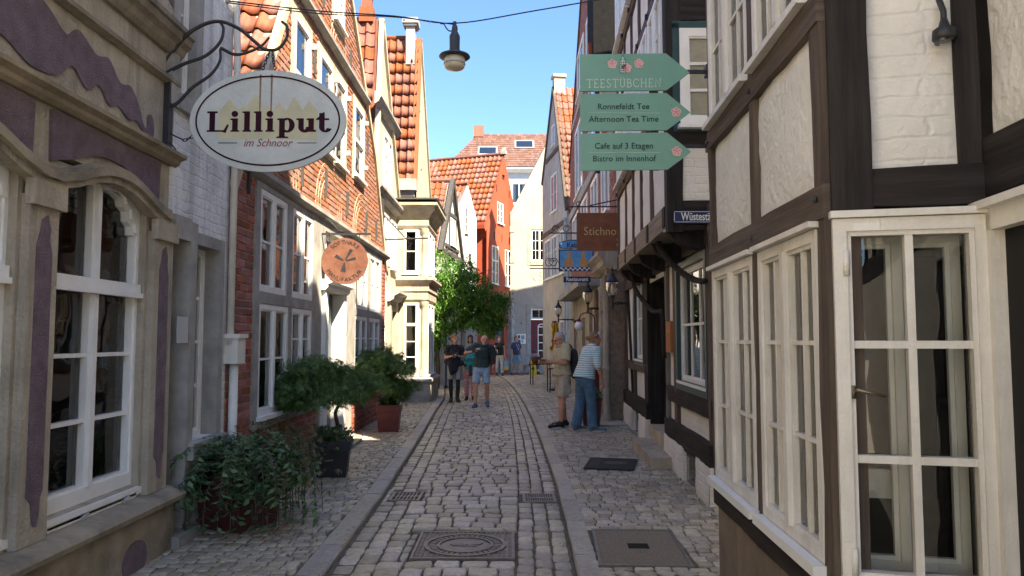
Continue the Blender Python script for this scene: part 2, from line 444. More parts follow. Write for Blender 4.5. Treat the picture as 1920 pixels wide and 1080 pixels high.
def window(par, x0, x1, z0, z1, y=.0, dep=.06, fw=.055, cols=2, rows=2, mw=.022, mat=None, sill=.04, niche=.7, room=None,
           curtain=None, T=None, split=0, splitw=.05, th=.055, splits_z=(), glass=None, fmat=None, blind=0., name='window', panes=True, low=None):
    """frame (split into casements), glazing bars, one pane object per light, sill, and the room behind"""
    mat = mat or WHITE; glass = glass or GLASS; room = room or ROOM
    ya, yb = y+dep-th, y+dep
    m = MB(T)
    m.box(x0, x0+fw, ya, yb, z0, z1).box(x1-fw, x1, ya, yb, z0, z1)
    m.box(x0+fw, x1-fw, ya, yb, z1-fw, z1).box(x0+fw, x1-fw, ya, yb, z0, z0+(low or fw))
    X = [x0+fw, x1-fw]; Z = [z0+(low or fw), z1-fw]
    xcells = []; zcells = []
    if split:
        wdt = (X[1]-X[0]-splitw*split)/(split+1)
        for k in range(split+1):
            a = X[0]+k*(wdt+splitw); xcells.append((a, a+wdt))
            if k: m.box(a-splitw, a, ya-.012, yb, Z[0], Z[1])
    else: xcells = [tuple(X)]
    zc = [Z[0]] ; zcells = []
    cur = Z[0]
    for s in sorted(splits_z):
        zcells.append((cur, s-splitw/2)); m_ = s+splitw/2
        for (a, b) in xcells: m.box(a, b, ya-.008, yb, s-splitw/2, m_)
        cur = m_
    zcells.append((cur, Z[1]))
    rl = rows if isinstance(rows, (list, tuple)) else [rows]*len(zcells)
    pan = []
    for (a, b) in xcells:
        for (c, d), nr in zip(zcells, rl):
            cs = 0.018                     # casement stile inside the frame
            m.box(a, a+cs, ya+.012, yb, c, d).box(b-cs, b, ya+.012, yb, c, d).box(a+cs, b-cs, ya+.012, yb, c, c+cs).box(a+cs, b-cs, ya+.012, yb, d-cs, d)
            a2, b2, c2, d2 = a+cs, b-cs, c+cs, d-cs
            pw = (b2-a2-mw*(cols-1))/cols; ph = (d2-c2-mw*(nr-1))/nr
            for k in range(1, cols):
                q = a2+k*(pw+mw); m.box(q-mw, q, ya+.018, yb-.006, c2, d2)
            for j in range(1, nr):
                q = c2+j*(ph+mw); m.box(a2, b2, ya+.0195, yb-.0075, q-mw, q)
            for k in range(cols):
                for j in range(nr):
                    pan.append((a2+k*(pw+mw), a2+k*(pw+mw)+pw, c2+j*(ph+mw), c2+j*(ph+mw)+ph))
    w_ = m.build(name, mat, par)
    if panes:
        for (a, b, c, d) in pan:
            q = MB(T); t1, t2 = RND.uniform(-.0015, .0015), RND.uniform(-.0015, .0015)
            yy = yb-.02
            q.quad((a-.004, yy+t1, c-.004), (b+.004, yy+t2, c-.004), (b+.004, yy+t2*.5, d+.004), (a-.004, yy+t1*.5, d+.004))
            q.build('pane', glass, w_)
    if sill:
        q = MB(T); q.prism([(x0-.03, z0-sill), (x1+.03, z0-sill), (x1+.03, z0-.003), (x0-.03, z0-.003)], y+dep-th-.06, yb); q.build('sill', mat, w_)
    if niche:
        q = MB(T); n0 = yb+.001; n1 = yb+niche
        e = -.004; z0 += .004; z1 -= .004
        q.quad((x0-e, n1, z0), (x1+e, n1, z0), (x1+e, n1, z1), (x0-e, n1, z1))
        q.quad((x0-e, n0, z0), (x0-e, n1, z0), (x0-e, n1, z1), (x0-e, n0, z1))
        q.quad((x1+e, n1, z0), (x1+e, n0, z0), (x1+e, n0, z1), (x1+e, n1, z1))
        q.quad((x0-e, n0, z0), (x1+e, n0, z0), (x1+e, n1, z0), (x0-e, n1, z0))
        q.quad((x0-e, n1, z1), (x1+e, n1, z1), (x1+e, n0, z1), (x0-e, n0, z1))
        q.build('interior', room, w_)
    if curtain:
        q = MB(T); wd = (x1-x0)
        for (a, b) in ((x0+.02, x0+wd*.27), (x1-wd*.27, x1-.02)):
            n = 10; rings = []
            top = [(a+(b-a)*k/n, yb+.07+.02*math.sin(k*2.1), z1-.04) for k in range(n+1)]
            bot = [(a+(b-a)*k/n, yb+.07+.025*math.sin(k*2.1+.4), z0+.04) for k in range(n+1)]
            q.loft([bot, top], cap=False, closed=False)
        q.build('curtain', curtain, w_, True)
    if blind:
        q = MB(T); q.box(x0+.02, x1-.02, yb+.05, yb+.055, z1-(z1-z0)*blind, z1-.02); q.build('blind', CURTAIN, w_)
    return w_

def surround(par, x0, x1, z0, z1, wd=.1, y0=-.03, y1=.08, mat=None, T=None, name='stone_surround', bottom=True):
    m = MB(T); e = .006; xo0, xo1, zo1, zo0 = x0-wd, x1+wd, z1+wd, z0-wd; x0 += e; x1 -= e; z1 -= e; wd = None
    if bottom: z0 += e
    m.box(xo0, x0, y0, y1, zo0 if bottom else z0, zo1).box(x1, xo1, y0, y1, zo0 if bottom else z0, zo1)
    m.box(x0, x1, y0, y1, z1, zo1)
    if bottom: m.box(x0, x1, y0-.02, y1, zo0, z0)
    return m.build(name, mat or GREYSTONE, par)
    m.box(x0-wd, x0, y0, y1, z0-(wd if bottom else 0), z1+wd).box(x1, x1+wd, y0, y1, z0-(wd if bottom else 0), z1+wd)
    m.box(x0, x1, y0, y1, z1, z1+wd)
    if bottom: m.box(x0, x1, y0-.02, y1, z0-wd, z0)
    return m.build(name, mat or GREYSTONE, par)

def cham_box(name, b=.04):
    """unit box centred on x/z, front face at y=-1 with chamfered front edges"""
    me = MB(); 
    o = [(-.5, 0, -.5), (.5, 0, -.5), (.5, 0, .5), (-.5, 0, .5)]
    c = [(-.5+RND.uniform(-.01,.01), -.75, -.5+RND.uniform(-.03,.03)), (.5+RND.uniform(-.01,.01), -.75, -.5+RND.uniform(-.03,.03)), (.5, -.75, .5), (-.5, -.75, .5)]
    i = [(-.5+b*.35, -1+RND.uniform(-.1,.1), -.5+b), (.5-b*.35, -1+RND.uniform(-.1,.1), -.5+b), (.5-b*.35, -1, .5-b), (-.5+b*.35, -1, .5-b)]
    me.loft([o, c, i], cap=False); me.f = [tuple(reversed(f)) for f in me.f]
    n = len(me.v); me.f.append((n-4, n-3, n-2, n-1))
    return me.mesh(name)

def bricks(par, regions, holes=(), lim=None, mat=None, bl=.24, bh=.064, j=.012, proud=.011, y=0., name='brick', rest='brickwork', limit=300, rough=.0035):
    """regions: (x0,x1,z0,z1); lim(z)->(xmin,xmax)"""
    items = []
    for (rx0, rx1, rz0, rz1) in regions:
        n = int((rz1-rz0)/(bh+j))
        if n < 1: continue
        ph = (rz1-rz0)/n
        for k in range(n):
            za = rz0+k*ph+j/2; zb = za+ph-j
            iv = [(rx0, rx1)]
            if lim:
                l0 = lim(za); l1 = lim(zb); iv = [(max(rx0, l0[0], l1[0]), min(rx1, l0[1], l1[1]))]
            for h in holes:
                if h[2] < zb and h[3] > za:
                    nv = []
                    for a, b in iv:
                        if h[1] <= a or h[0] >= b: nv.append((a, b)); continue
                        if h[0] > a: nv.append((a, h[0]))
                        if h[1] < b: nv.append((h[1], b))
                    iv = nv
            for a, b in iv:
                if b-a < .05: continue
                st = bl+j; off = (st/2 if k % 2 else 0)
                x = math.floor((a-off)/st)*st+off
                while x < b:
                    xa, xb = max(a, x)+j/2, min(b, x+st)-j/2
                    if xb-xa > .035:
                        items.append(TR((xa+xb)/2, y+.001, (za+zb)/2, xb-xa+RND.uniform(-.004, .002), proud+RND.uniform(-rough, rough), zb-za+RND.uniform(-.005, .002), ry=RND.uniform(-.006, .006)))
                    x += st
    return pieces(items, [cham_box(name, .1) for _ in range(4)], name, mat, par, rest, limit)

def pantile(name, w=.23, L=.42, seg=8):
    m = MB(); up, dn = [], []
    th = .014
    for i in range(seg+1):
        t = i/seg
        h = .030*math.cos(2*math.pi*(t-.18)) + .010*math.cos(4*math.pi*(t-.2))
        x = (t-.5)*(w*1.06)
        up.append((x, h))
    for (yy, dz) in ((0, .048), (L, .010)):
        pass
    k = len(up)
    a = [(x, 0, h+.045) for x, h in up]; b = [(x, L*.5, h*.98+.030) for x, h in up]; c = [(x, L, h*.95+.012) for x, h in up]
    m.v = a+b+c+[(x, 0.004, h+.045-th) for x, h in up]
    for r in range(2):
        for i in range(k-1):
            m.f.append((r*k+i, r*k+i+1, (r+1)*k+i+1, (r+1)*k+i))
    for i in range(k-1): m.f.append((3*k+i, 3*k+i+1, i+1, i))
    m.f.append((0, k, 2*k, 3*k)); m.f.append((k-1, 4*k-1, 3*k-1, 2*k-1))
    me = m.mesh(name)
    me.polygons.foreach_set('use_smooth', [True]*len(me.polygons))
    return me

def tiles(par, o, ex, es, nx, ns, w=.23, ex_len=.33, mat=None, limit=300, name='roof_tile', rest='roof_tiling', y0=0, keep=None):
    """pantile field: o lower corner, ex along the eave, es up the slope"""
    ex = Vector(ex).normalized(); es = Vector(es).normalized(); nn = ex.cross(es).normalized()
    items = []
    for s in range(ns):
        for i in range(nx):
            p = Vector(o) + ex*((i+.5)*w) + es*(s*ex_len)
            if keep and not keep(p): continue
            p = p + nn*RND.uniform(-.004, .004) + es*RND.uniform(-.012, .012)
            m = Matrix(((ex.x, es.x, nn.x, p.x), (ex.y, es.y, nn.y, p.y), (ex.z, es.z, nn.z, p.z), (0, 0, 0, 1)))
            items.append(m @ Matrix.Rotation(RND.uniform(-.012, .012), 4, 'Z'))
    me = pantile(name, w, ex_len*1.22)
    return pieces(items, [me], name, mat or TILE_O, par, rest, limit)

_txt = {}
def text(s, size, mat, par, T, align='CENTER', extrude=.002, shear=0., offset=0., name='lettering', space=1., sx=1.):
    cu = bpy.data.curves.new('t', 'FONT'); cu.body = s; cu.size = size; cu.align_x = align; cu.align_y = 'CENTER'
    cu.extrude = extrude; cu.shear = shear; cu.offset = offset; cu.resolution_u = 3; cu.space_character = space
    o = bpy.data.objects.new('t', cu)
    me = evaluated(o)
    bpy.data.curves.remove(cu)
    me.transform(T @ Matrix.Rotation(rad(90), 4, 'X') @ Matrix.Diagonal((sx, 1, 1, 1)))
    me.name = name
    return link(name, me, mat, par)

def ellipse(cx, cz, rx, rz, n=40, a0=0, a1=2*math.pi):
    return [(cx+rx*math.cos(a0+(a1-a0)*k/n), cz+rz*math.sin(a0+(a1-a0)*k/n)) for k in range(n)]

def ring(m, cx, cz, rx, rz, wd, y0, y1, n=48):
    o = ellipse(cx, cz, rx, rz, n); i = ellipse(cx, cz, rx-wd, rz-wd, n)
    for k in range(n):
        j = (k+1) % n
        m.quad((o[k][0], y0, o[k][1]), (o[j][0], y0, o[j][1]), (i[j][0], y0, i[j][1]), (i[k][0], y0, i[k][1]))
        m.quad((o[j][0], y0, o[j][1]), (o[k][0], y0, o[k][1]), (o[k][0], y1, o[k][1]), (o[j][0], y1, o[j][1]))
    return m

def stroke(m, pts, wd, y0, y1):
    """flat ribbon along (x,z) points"""
    P = [Vector(p) for p in pts]; L, Rr = [], []
    for i, p in enumerate(P):
        t = (P[min(i+1, len(P)-1)] - P[max(i-1, 0)]).normalized(); n = Vector((-t.y, t.x))*wd/2
        L.append(p+n); Rr.append(p-n)
    for i in range(len(P)-1):
        m.prism([(Rr[i].x, Rr[i].y), (Rr[i+1].x, Rr[i+1].y), (L[i+1].x, L[i+1].y), (L[i].x, L[i].y)], y0, y1)
    return m

def spline(pts, n=8):
    P = [Vector(p) for p in pts]; P = [P[0]*2-P[1]] + P + [P[-1]*2-P[-2]]
    out = []
    for i in range(1, len(P)-2):
        for k in range(n):
            t = k/n; a, b, c, d = P[i-1], P[i], P[i+1], P[i+2]
            out.append(.5*((2*b) + (c-a)*t + (2*a-5*b+4*c-d)*t*t + (3*b-a-3*c+d)*t**3))
    out.append(P[-2]); return out

# ------------------------------------------------------------------ ground and paving
struct(MB().quad((-400, -400, -.14), (400, -400, -.14), (400, 900, -.14), (-400, 900, -.14)).build('ground', EARTH))
struct(MB().quad((-60, -60, -.12), (60, -60, -.12), (60, -4.2, -.12), (-60, -4.2, -.12)).build('square', BOUNCE_PAVING))  # unseen pale paving, added behind the viewer as a sunlit bounce surface
KL = [(-6, -1.22), (5.3, -1.30), (8, -1.35), (11, -1.46), (14.3, -1.60), (16.8, -1.72), (20, -1.84), (22.4, -2.0), (25, -2.25), (28, -2.65), (32, -3.3), (40, -5)]
KR = [(-6, .42), (5.3, .45), (6.8, .48), (8.9, .50), (12.7, .47), (16, .41), (18.8, .33), (22, .22), (24.8, .08), (28, -.10), (31, -.32), (34.5, -.66), (40, -1.4)]
def kl(d): return lerp(KL, d)
def kr(d): return lerp(KR, d)
def strip(name, fa, fb, d0, d1, z, mat, step=.5):
    m = MB(); n = int((d1-d0)/step)
    a = [(fa(d0+(d1-d0)*i/n), d0+(d1-d0)*i/n, z) for i in range(n+1)]; b = [(fb(d0+(d1-d0)*i/n), d0+(d1-d0)*i/n, z) for i in range(n+1)]
    m.loft([a, b], cap=False, closed=False)
    m.f = [tuple(reversed(f)) for f in m.f]
    return struct(m.build(name, mat))
KW_L, KW_R = .185, .165
road = strip('road', kl, kr, -6, 38, .004, JOINT)
walk_l = strip('pavement_left', lambda d: min(-3.4, kl(d)-1.5), lambda d: kl(d)-.02, -6, 38, .031, JOINT)
walk_r = strip('pavement_right', lambda d: kr(d)+.02, lambda d: 4.2, -6, 38, .0312, JOINT)

def stone_mesh(name, k=0):
    """unit sett: top at z=0, rounded shoulders, slightly uneven head"""
    r = RND.uniform
    base = [(-.5, -.5), (0, -.5), (.5, -.5), (.5, 0), (.5, .5), (0, .5), (-.5, .5), (-.5, 0)]
    bj = [(x+r(-.03, .03), y+r(-.035, .035)) for x, y in base]
    for i in (0, 2, 4, 6): bj[i] = (bj[i][0]*.93, bj[i][1]*.93)
    rg = [[(x, y, -1.0) for x, y in bj], [(x*.99, y*.99, -.22) for x, y in bj], [(x*.95, y*.95, -.06+r(-.04, .02)) for x, y in bj], [(x*.84, y*.84, 0+r(-.05, .04)) for x, y in bj]]
    m = MB(); m.loft(rg, cap=False); n = len(m.v)
    m.v.append((r(-.1, .1), r(-.1, .1), .02))
    for i in range(8): m.f.append((n-8+i, n-8+(i+1) % 8, n))
    me = m.mesh(name); me.polygons.foreach_set('use_smooth', [True]*len(me.polygons))
    return me

# keep-outs: covers and grates let into the paving (x0,x1,y0,y1)
CUT_ROAD = [(-.77, .03, 5.60, 6.46), (-1.27, -.92, 7.68, 8.14), (.10, .47, 7.62, 8.06)]
CUT_WR = [(.64, 1.32, 5.40, 6.44)]
def hits(cuts, x, y, a, b):
    return any(c[0] < x+a/2 and c[1] > x-a/2 and c[2] < y+b/2 and c[3] > y-b/2 for c in cuts)

def fit(cuts, x, y, a, b):
    """trim a stone (centre x,y, size a,b) to the edge of a cover let into the paving"""
    x0, x1, y0, y1 = x-a/2, x+a/2, y-b/2, y+b/2
    for c in cuts:
        if c[0] < x1 and c[1] > x0 and c[2] < y1 and c[3] > y0:
            opt = [(x1-c[0], 0), (c[1]-x0, 1), (y1-c[2], 2), (c[3]-y0, 3)]
            k = min(opt)[1]
            if k == 0: x1 = c[0]-.004
            elif k == 1: x0 = c[1]+.004
            elif k == 2: y1 = c[2]-.004
            else: y0 = c[3]+.004
    if x1-x0 < .035 or y1-y0 < .035: return None
    return (x0+x1)/2, (y0+y1)/2, x1-x0, y1-y0

def lay_road():
    items = []
    # lengthwise gutter courses
    for side in (0, 1):
        ncol = 2 if side == 0 else 3
        for c in range(ncol):
            d = -1.0 + RND.uniform(0, .2)
            while d < 36:
                ln = RND.uniform(.17, .25); wd = .150 if side == 0 else .135
                dm = d+ln/2
                x = kl(dm)+.02+wd*(c+.5) if side == 0 else kr(dm)-.02-wd*(c+.5)
                ft = fit(CUT_ROAD, x, dm, wd, ln)
                if ft:
                    x, dq, wq, lq = ft
                    g = (kl if side == 0 else kr); a = -math.atan2(g(dm+.3)-g(dm-.3), .6)
                    z = .020 + RND.uniform(-.006, .004) - (.008 if (side == 0 and c == 0) or (side == 1 and c == 0) else 0)
                    items.append(TR(x+RND.uniform(-.004, .004), dq, z, wq-.010+RND.uniform(-.012, .004), lq-.010, .06, a+RND.uniform(-.03, .03), RND.uniform(-.02, .02), RND.uniform(-.02, .02)))
                d += ln
    d = -1.0
    while d < 36:
        ph = RND.uniform(.165, .21)
        x = kl(d)+.02+.150*2+RND.uniform(-.01, .01); xe = kr(d)-.02-.135*3
        a = -math.atan2(kr(d+.3)-kr(d-.3), .6)
        x -= 0
        while x < xe-.05:
            wd = RND.uniform(.125, .22)
            if xe-(x+wd) < .09: wd = xe-x
            cx = x+wd/2; bow = .05*math.sin((cx-kl(d))/(kr(d)-kl(d))*math.pi) + RND.uniform(-.012, .012) + .03*noise.noise(Vector((cx*1.3, d*.7, 3)))
            ft = fit(CUT_ROAD, cx, d+ph/2+bow, wd, ph) if wd > .06 else None
            if ft:
                crown = .018*math.sin((cx-kl(d))/(kr(d)-kl(d))*math.pi)
                items.append(TR(ft[0], ft[1], crown+.018+RND.uniform(-.007, .005), ft[2]-.011, ft[3]-.011+RND.uniform(-.008, .006), .06, a+RND.uniform(-.035, .035), RND.uniform(-.025, .025), RND.uniform(-.025, .025)))
            x += wd
        d += ph
    pieces(items, [stone_mesh('cobblestone') for _ in range(8)], 'cobblestone', COBBLE, road, 'cobblestones')
lay_road()

def lay_walk(par, fa, fb, cuts, d0, d1, size, name):
    items = []; d = d0
    while d < d1:
        ph = size*RND.uniform(.94, 1.06)*(1 if d < 20 else 1.25); xa, xb = fa(d), fb(d)
        x = xa+RND.uniform(-.05, 0)
        a = -math.atan2(fb(d+.3)-fb(d-.3), .6)*.8
        while x < xb:
            wd = size*RND.uniform(.95, 1.4)*(1 if d < 20 else 1.25)
            if x+wd > xb: wd = xb-x
            cx = x+wd/2; dd = d+ph/2+.03*noise.noise(Vector((cx*.9, d*.5, 9)))+RND.uniform(-.004, .004)
            ft = fit(cuts, cx, dd, wd, ph) if wd > .04 else None
            if ft:
                items.append(TR(ft[0], ft[1], .045+RND.uniform(-.004, .004)+.012*noise.noise(Vector((cx, d*.6, 1))), ft[2]-.008, ft[3]-.008,   .04, a+RND.uniform(-.025, .025), RND.uniform(-.025, .025), RND.uniform(-.025, .025)))
            x += wd
        d += ph
    pieces(items, [stone_mesh('paving_sett') for _ in range(8)], 'paving_sett', SETT, par, 'paving_setts')
lay_walk(walk_l, lambda d: -2.95 if d < 22 else -3.6, lambda d: kl(d)-KW_L, [], 3.0, 34, .105, 'l')
lay_walk(walk_r, lambda d: kr(d)+KW_R, lambda d: 1.42 if d < 4.9 else (2.5 if d < 16 else 2.3), CUT_WR, 3.0, 34, .115, 'r')

def lay_kerb(name, f, wd, side):
    ke = struct(thing(name, 'x', 'x')); del ke['category']; del ke['label']
    d = -4.0
    while d < 36:
        ln = RND.uniform(.75, 1.15); m = MB(); rings = []
        for k in range(4):
            q = d+.008+(ln-.016)*k/3; x = f(q)
            a, b = (x-wd, x-.004) if side < 0 else (x+.004, x+wd)
            j = lambda: RND.uniform(-.004, .004)
            zt = .047
            rings.append([(a+j(), q, -.08), (b, q, -.08), (b+j(), q, zt-.016), (b-.012 if side < 0 else b-.006, q, zt+j()), (a+.006 if side < 0 else a+.012, q, zt+j()), (a+j(), q, zt-.016)])
        m.loft(rings); m.f = [tuple(reversed(q)) for q in m.f]
        m.build('kerb_stone', KERB, ke)
        d += ln
lay_kerb('kerb_left', kl, KW_L, -1)
lay_kerb('kerb_right', kr, KW_R, 1)

# ================================================================== LEFT SIDE
def plain_roof(par, poly_pts, mat, name='roof'):
    m = MB(); m.ngon(poly_pts); return m.build(name, mat, par)

# ---- ornate sandstone shop front with mauve roughcast inlays
A = thing('ornate_shop_house', 'ornate weathered sandstone shop house with mauve roughcast inlays and white windows', 'house', (-2.72, 0, 0), 90)
winA = [(4.38, 5.53), (2.97, 4.085), (1.5, 2.56)]
holes = [(a+.02, b-.02, .60, 2.76) for a, b in winA]
upA = [(4.75, 5.45), (3.3, 4.0), (1.6, 2.4)]
holes += [(a, b, 4.35, 5.9) for a, b in upA]
wall(A, 'wall', 1.2, 5.85, .02, 6.4, holes, .35, SANDSTONE)
m = MB(); m.box(1.2, 5.90, -.10, .0, .02, .40); m.build('plinth', GRIME, A)
led = MB(); led.loft([[(x, -.10, .40), (x, -.165, .42), (x, -.175, .455), (x, -.15, .485), (x, -.03, .512), (x, .0, .512), (x, .0, .40)] for x in (1.2, 3, 5.0, 5.93)])
autosmooth(led.build('ledge', GRIME, A), 50)
# plinth joints and mauve inlays on the plinth
for x in (5.3, 4.2, 3.1):
    MB().prism(ellipse(x, .12, .17, .13, 24), -.106, -.095).build('mauve_inlay', MAUVE, A)
for (a, b) in winA:
    wn = window(A, a, b, .58, 2.74, y=.0, dep=.13, fw=.052, cols=1, rows=[3, 1], split=1, splitw=.048, splits_z=(2.0,), mw=.026, sill=.05, niche=0, th=.08, low=.11)
    # transom moulding and ogee spandrels
    m = MB(); m.box(a+.03, b-.03, .0, .05, 1.95, 1.985).box(a+.03, b-.03, .02, .05, 1.985, 2.05)
    m.build('transom', WHITE, wn)
    cxx = (a+b)/2
    for sg in (-1, 1):
        e = a+.07 if sg < 0 else b-.07
        pts = [(e, 2.68), (e, 2.40), (e-sg*.04, 2.41), (e-sg*.05, 2.47), (e-sg*.10, 2.50), (e-sg*.115, 2.57), (e-sg*.18, 2.595), (e-sg*.20, 2.64), (e-sg*.28, 2.665), (e-sg*.29, 2.68)]
        if sg < 0: pts = pts[::-1]
        if sg > 0: pts = pts
        MB().prism(pts, .062, .115).build('spandrel', WHITE, wn)
        pts2 = [(x+sg*.025, z+.02) for x, z in pts]
        MB().prism([(min(max(x, a+.03), b-.03), min(z, 2.70)) for x, z in pts2], .04, .07).build('spandrel_moulding', WHITE, wn)
    MB().box(a+.04, b-.04, -.02, .06, .555, .59).build('window_board', WHITE, wn)
    MB().box(a+.06, b-.06, -.01, .07, .515, .545).build('apron', OLDWHITE, wn)
# shop room behind the windows
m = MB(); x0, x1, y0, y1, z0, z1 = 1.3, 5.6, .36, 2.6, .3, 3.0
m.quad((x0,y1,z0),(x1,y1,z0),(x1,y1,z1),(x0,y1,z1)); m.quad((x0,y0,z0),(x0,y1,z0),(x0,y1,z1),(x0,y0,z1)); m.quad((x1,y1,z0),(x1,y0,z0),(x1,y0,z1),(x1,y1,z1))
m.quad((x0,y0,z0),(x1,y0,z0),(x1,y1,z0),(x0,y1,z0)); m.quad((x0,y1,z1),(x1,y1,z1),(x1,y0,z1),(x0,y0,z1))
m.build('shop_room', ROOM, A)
WARE = M('shop_wares', (.25, .20, .13), .6, .5, 5, .1, 30, island=.5)
for (x, y, r, h) in ((4.65, .62, .11, .34), (4.85, .75, .07, .22), (5.15, .66, .09, .25), (5.32, .8, .06, .4), (3.4, .6, .1, .3), (3.7, .7, .08, .4)):
    m = MB(); m.lathe([(r*.6, 0), (r, h*.3), (r*.95, h*.6), (r*.45, h*.85), (r*.55, h), (r*.3, h)], (x, y, .56), 14)
    j = m.build('vase', WARE, None, True); j.parent = A
for (x, z) in ((4.1, .55), (4.1, 1.2), (4.1, 1.85)):
    MB().box(2.9, 5.5, 2.2, 2.55, z, z+.03).build('shelf', DARKWOOD, A)
MB().box(2.9, 5.5, .45, 1.05, .5, .555).build('display_board', OLDWHITE, A)
# pilasters with inlays
for xa, xb in ((5.55, 5.85), (4.10, 4.365), (2.6, 2.95), (1.2, 1.48)):
    MB().box(xa, xb, -.05, 0, .512, 2.46).build('pilaster', SANDSTONE, A)
    MB().box(xa-.02, xb+.02, -.085, -.03, 2.40, 2.55).build('capital', SANDSTONE, A)
    xm = (xa+xb)/2; q = .07
    pts = [(xm-q, .78), (xm-q*.4, .74), (xm-.01, .62), (xm+.03, .60), (xm+.045, .66), (xm+q*.7, .76), (xm+q, .80), (xm+q, 2.14), (xm+q*.6, 2.22), (xm+.05, 2.28), (xm+.02, 2.36), (xm-.03, 2.33), (xm-q*.6, 2.26), (xm-q, 2.18)]
    MB().prism(pts, -.058, -.045).build('mauve_inlay', MAUVE, A)
# ogee arch mouldings over each window (three stepped ribs)
def ogee(a, b, lo, hi, n=10):
    w = b-a; P = [(a, lo), (a+.05*w, lo+.0), (a+.10*w, lo+.02), (a+.17*w, lo+.10*(hi-lo)+.03), (a+.22*w, lo+.45*(hi-lo)), (a+.30*w, lo+.72*(hi-lo)), (a+.40*w, lo+.93*(hi-lo)), (a+.5*w, hi)]
    P = P + [(a+b-x, z) for x, z in reversed(P[:-1])]
    return [tuple(p) for p in spline(P, 5)]
spans = [(4.23, 5.74), (2.775, 4.23), (1.34, 2.775)]
for (a, b) in spans:
    base = ogee(a, b, 2.53, 2.69)
    for k, (oz, wd, y0) in enumerate(((.02, .05, -.075), (.065, .05, -.11), (.10, .035, -.085))):
        m = MB(); stroke(m, [(x, z+oz) for x, z in base], wd, y0, .0); m.build('arch_moulding', GRIME if k else SANDSTONE, A)
    # mauve band between arch and cornice
    up = [(x, z+.165) for x, z in base]
    pts = [(x, z) for x, z in up if a+.08 < x < b-.08]
    MB().prism(pts + [(b-.08, 3.0), (a+.08, 3.0)], -.022, .0).build('mauve_inlay', MAUVE, A)
# lower cornice, frieze, upper cornice
def cornice(par, x0, x1, z, prof, mat, T=None, name='cornice', ret=None):
    m = MB(T); m.loft([[(x, -p, z+q) for p, q in prof] + [(x, .0, z+prof[-1][1]), (x, .0, z+prof[0][1])] for x in (x0, x1)])
    m.f = [tuple(reversed(f)) for f in m.f]
    return m.build(name, mat, par)
cornice(A, 1.2, 5.90, 3.02, [(.03, 0), (.06, .02), (.07, .045), (.115, .065), (.12, .09), (.04, .12)], GRIME)
cornice(A, 1.2, 5.88, 3.65, [(.02, 0), (.06, .02), (.06, .05), (.02, .075)], GRIME)
cornice(A, 1.2, 5.92, 3.90, [(.03, 0), (.06, .03), (.08, .07), (.12, .10), (.13, .15), (.15, .16), (.15, .20), (.04, .24)], GRIME)
# big mauve wave in the frieze, ending in a curl
top = spline([(1.2, 3.55), (2.2, 3.62), (3.2, 3.55), (3.9, 3.62), (4.2, 3.60), (4.42, 3.50), (4.55, 3.58), (4.75, 3.50), (4.9, 3.53), (5.05, 3.42), (5.2, 3.44), (5.32, 3.33), (5.38, 3.24)], 5)
curl = spline([(5.38, 3.24), (5.42, 3.20), (5.46, 3.23), (5.46, 3.30), (5.50, 3.33), (5.54, 3.28), (5.55, 3.20), (5.52, 3.165), (5.40, 3.165)], 5)
bot = spline([(5.40, 3.165), (5.30, 3.22), (5.18, 3.20), (5.05, 3.25), (4.93, 3.22), (4.8, 3.31), (4.66, 3.24), (4.5, 3.33), (4.35, 3.22), (4.1, 3.19), (3.8, 3.27), (3.2, 3.2), (2.2, 3.28), (1.2, 3.2)], 5)
pts = [tuple(p) for p in top[:-1]] + [tuple(p) for p in curl[:-1]] + [tuple(p) for p in bot]
MB().prism(pts[::-1], -.014, .0).build('mauve_frieze', MAUVE, A)
for (a, b) in upA:
    window(A, a, b, 4.35, 5.9, dep=.1, cols=1, rows=3, split=1, room=ROOM)
MB().box(5.55, 5.85, -.04, 0, 4.142, 6.3).build('pilaster', SANDSTONE, A)
MB().prism([(5.64, 4.3), (5.76, 4.25), (5.76, 6.0), (5.64, 6.0)], -.048, -.035).build('mauve_inlay', MAUVE, A)
MB().loft([[(x, -.15, 6.4), (x, 2, 7.6), (x, 4, 6.4)] for x in (1.2, 5.85)]).build('roof', TILE_R, A)
MB().box(1.2, 5.849, .36, 4, 3.0, 6.38).build('house_body', ROOM, A)
for x in (4.75, 5.25):
    MB().tube([(x, -.04, .515), (x, -.04, .54), (x+.03, -.06, .56)], .008).build('window_hook', ZINC, A)

# ---- unseen white house, added behind the viewer to bounce sunlight into the lane
Wh = thing('unseen_bounce_house', 'white rendered house added beyond the left edge of view to bounce sunlight', 'house', (-2.75, 0, 0), 90)
BOUNCE_WHITE = M('bounce_white_render', (.60, .59, .56), .9, .06, 2, .3, 30)
wr_ = [(x, x+1.0, z, z+1.5) for z in (.9, 3.6, 6.2) for x in (-11.5, -9.2, -6.9, -4.6, -2.3)]
wall(Wh, 'wall', -13, 1.0, -.1, 8.6, wr_, .3, BOUNCE_WHITE)
for w_r in wr_: window(Wh, *w_r, dep=.05, cols=1, rows=2, split=1, niche=.4)
MB().box(-13, 1.0, .75, 3, -.1, 8.5).build('house_body', ROOM, Wh); MB().box(-13.1, 1.02, -.1, 3.1, 8.62, 8.75).build('roof', LEAD, Wh)

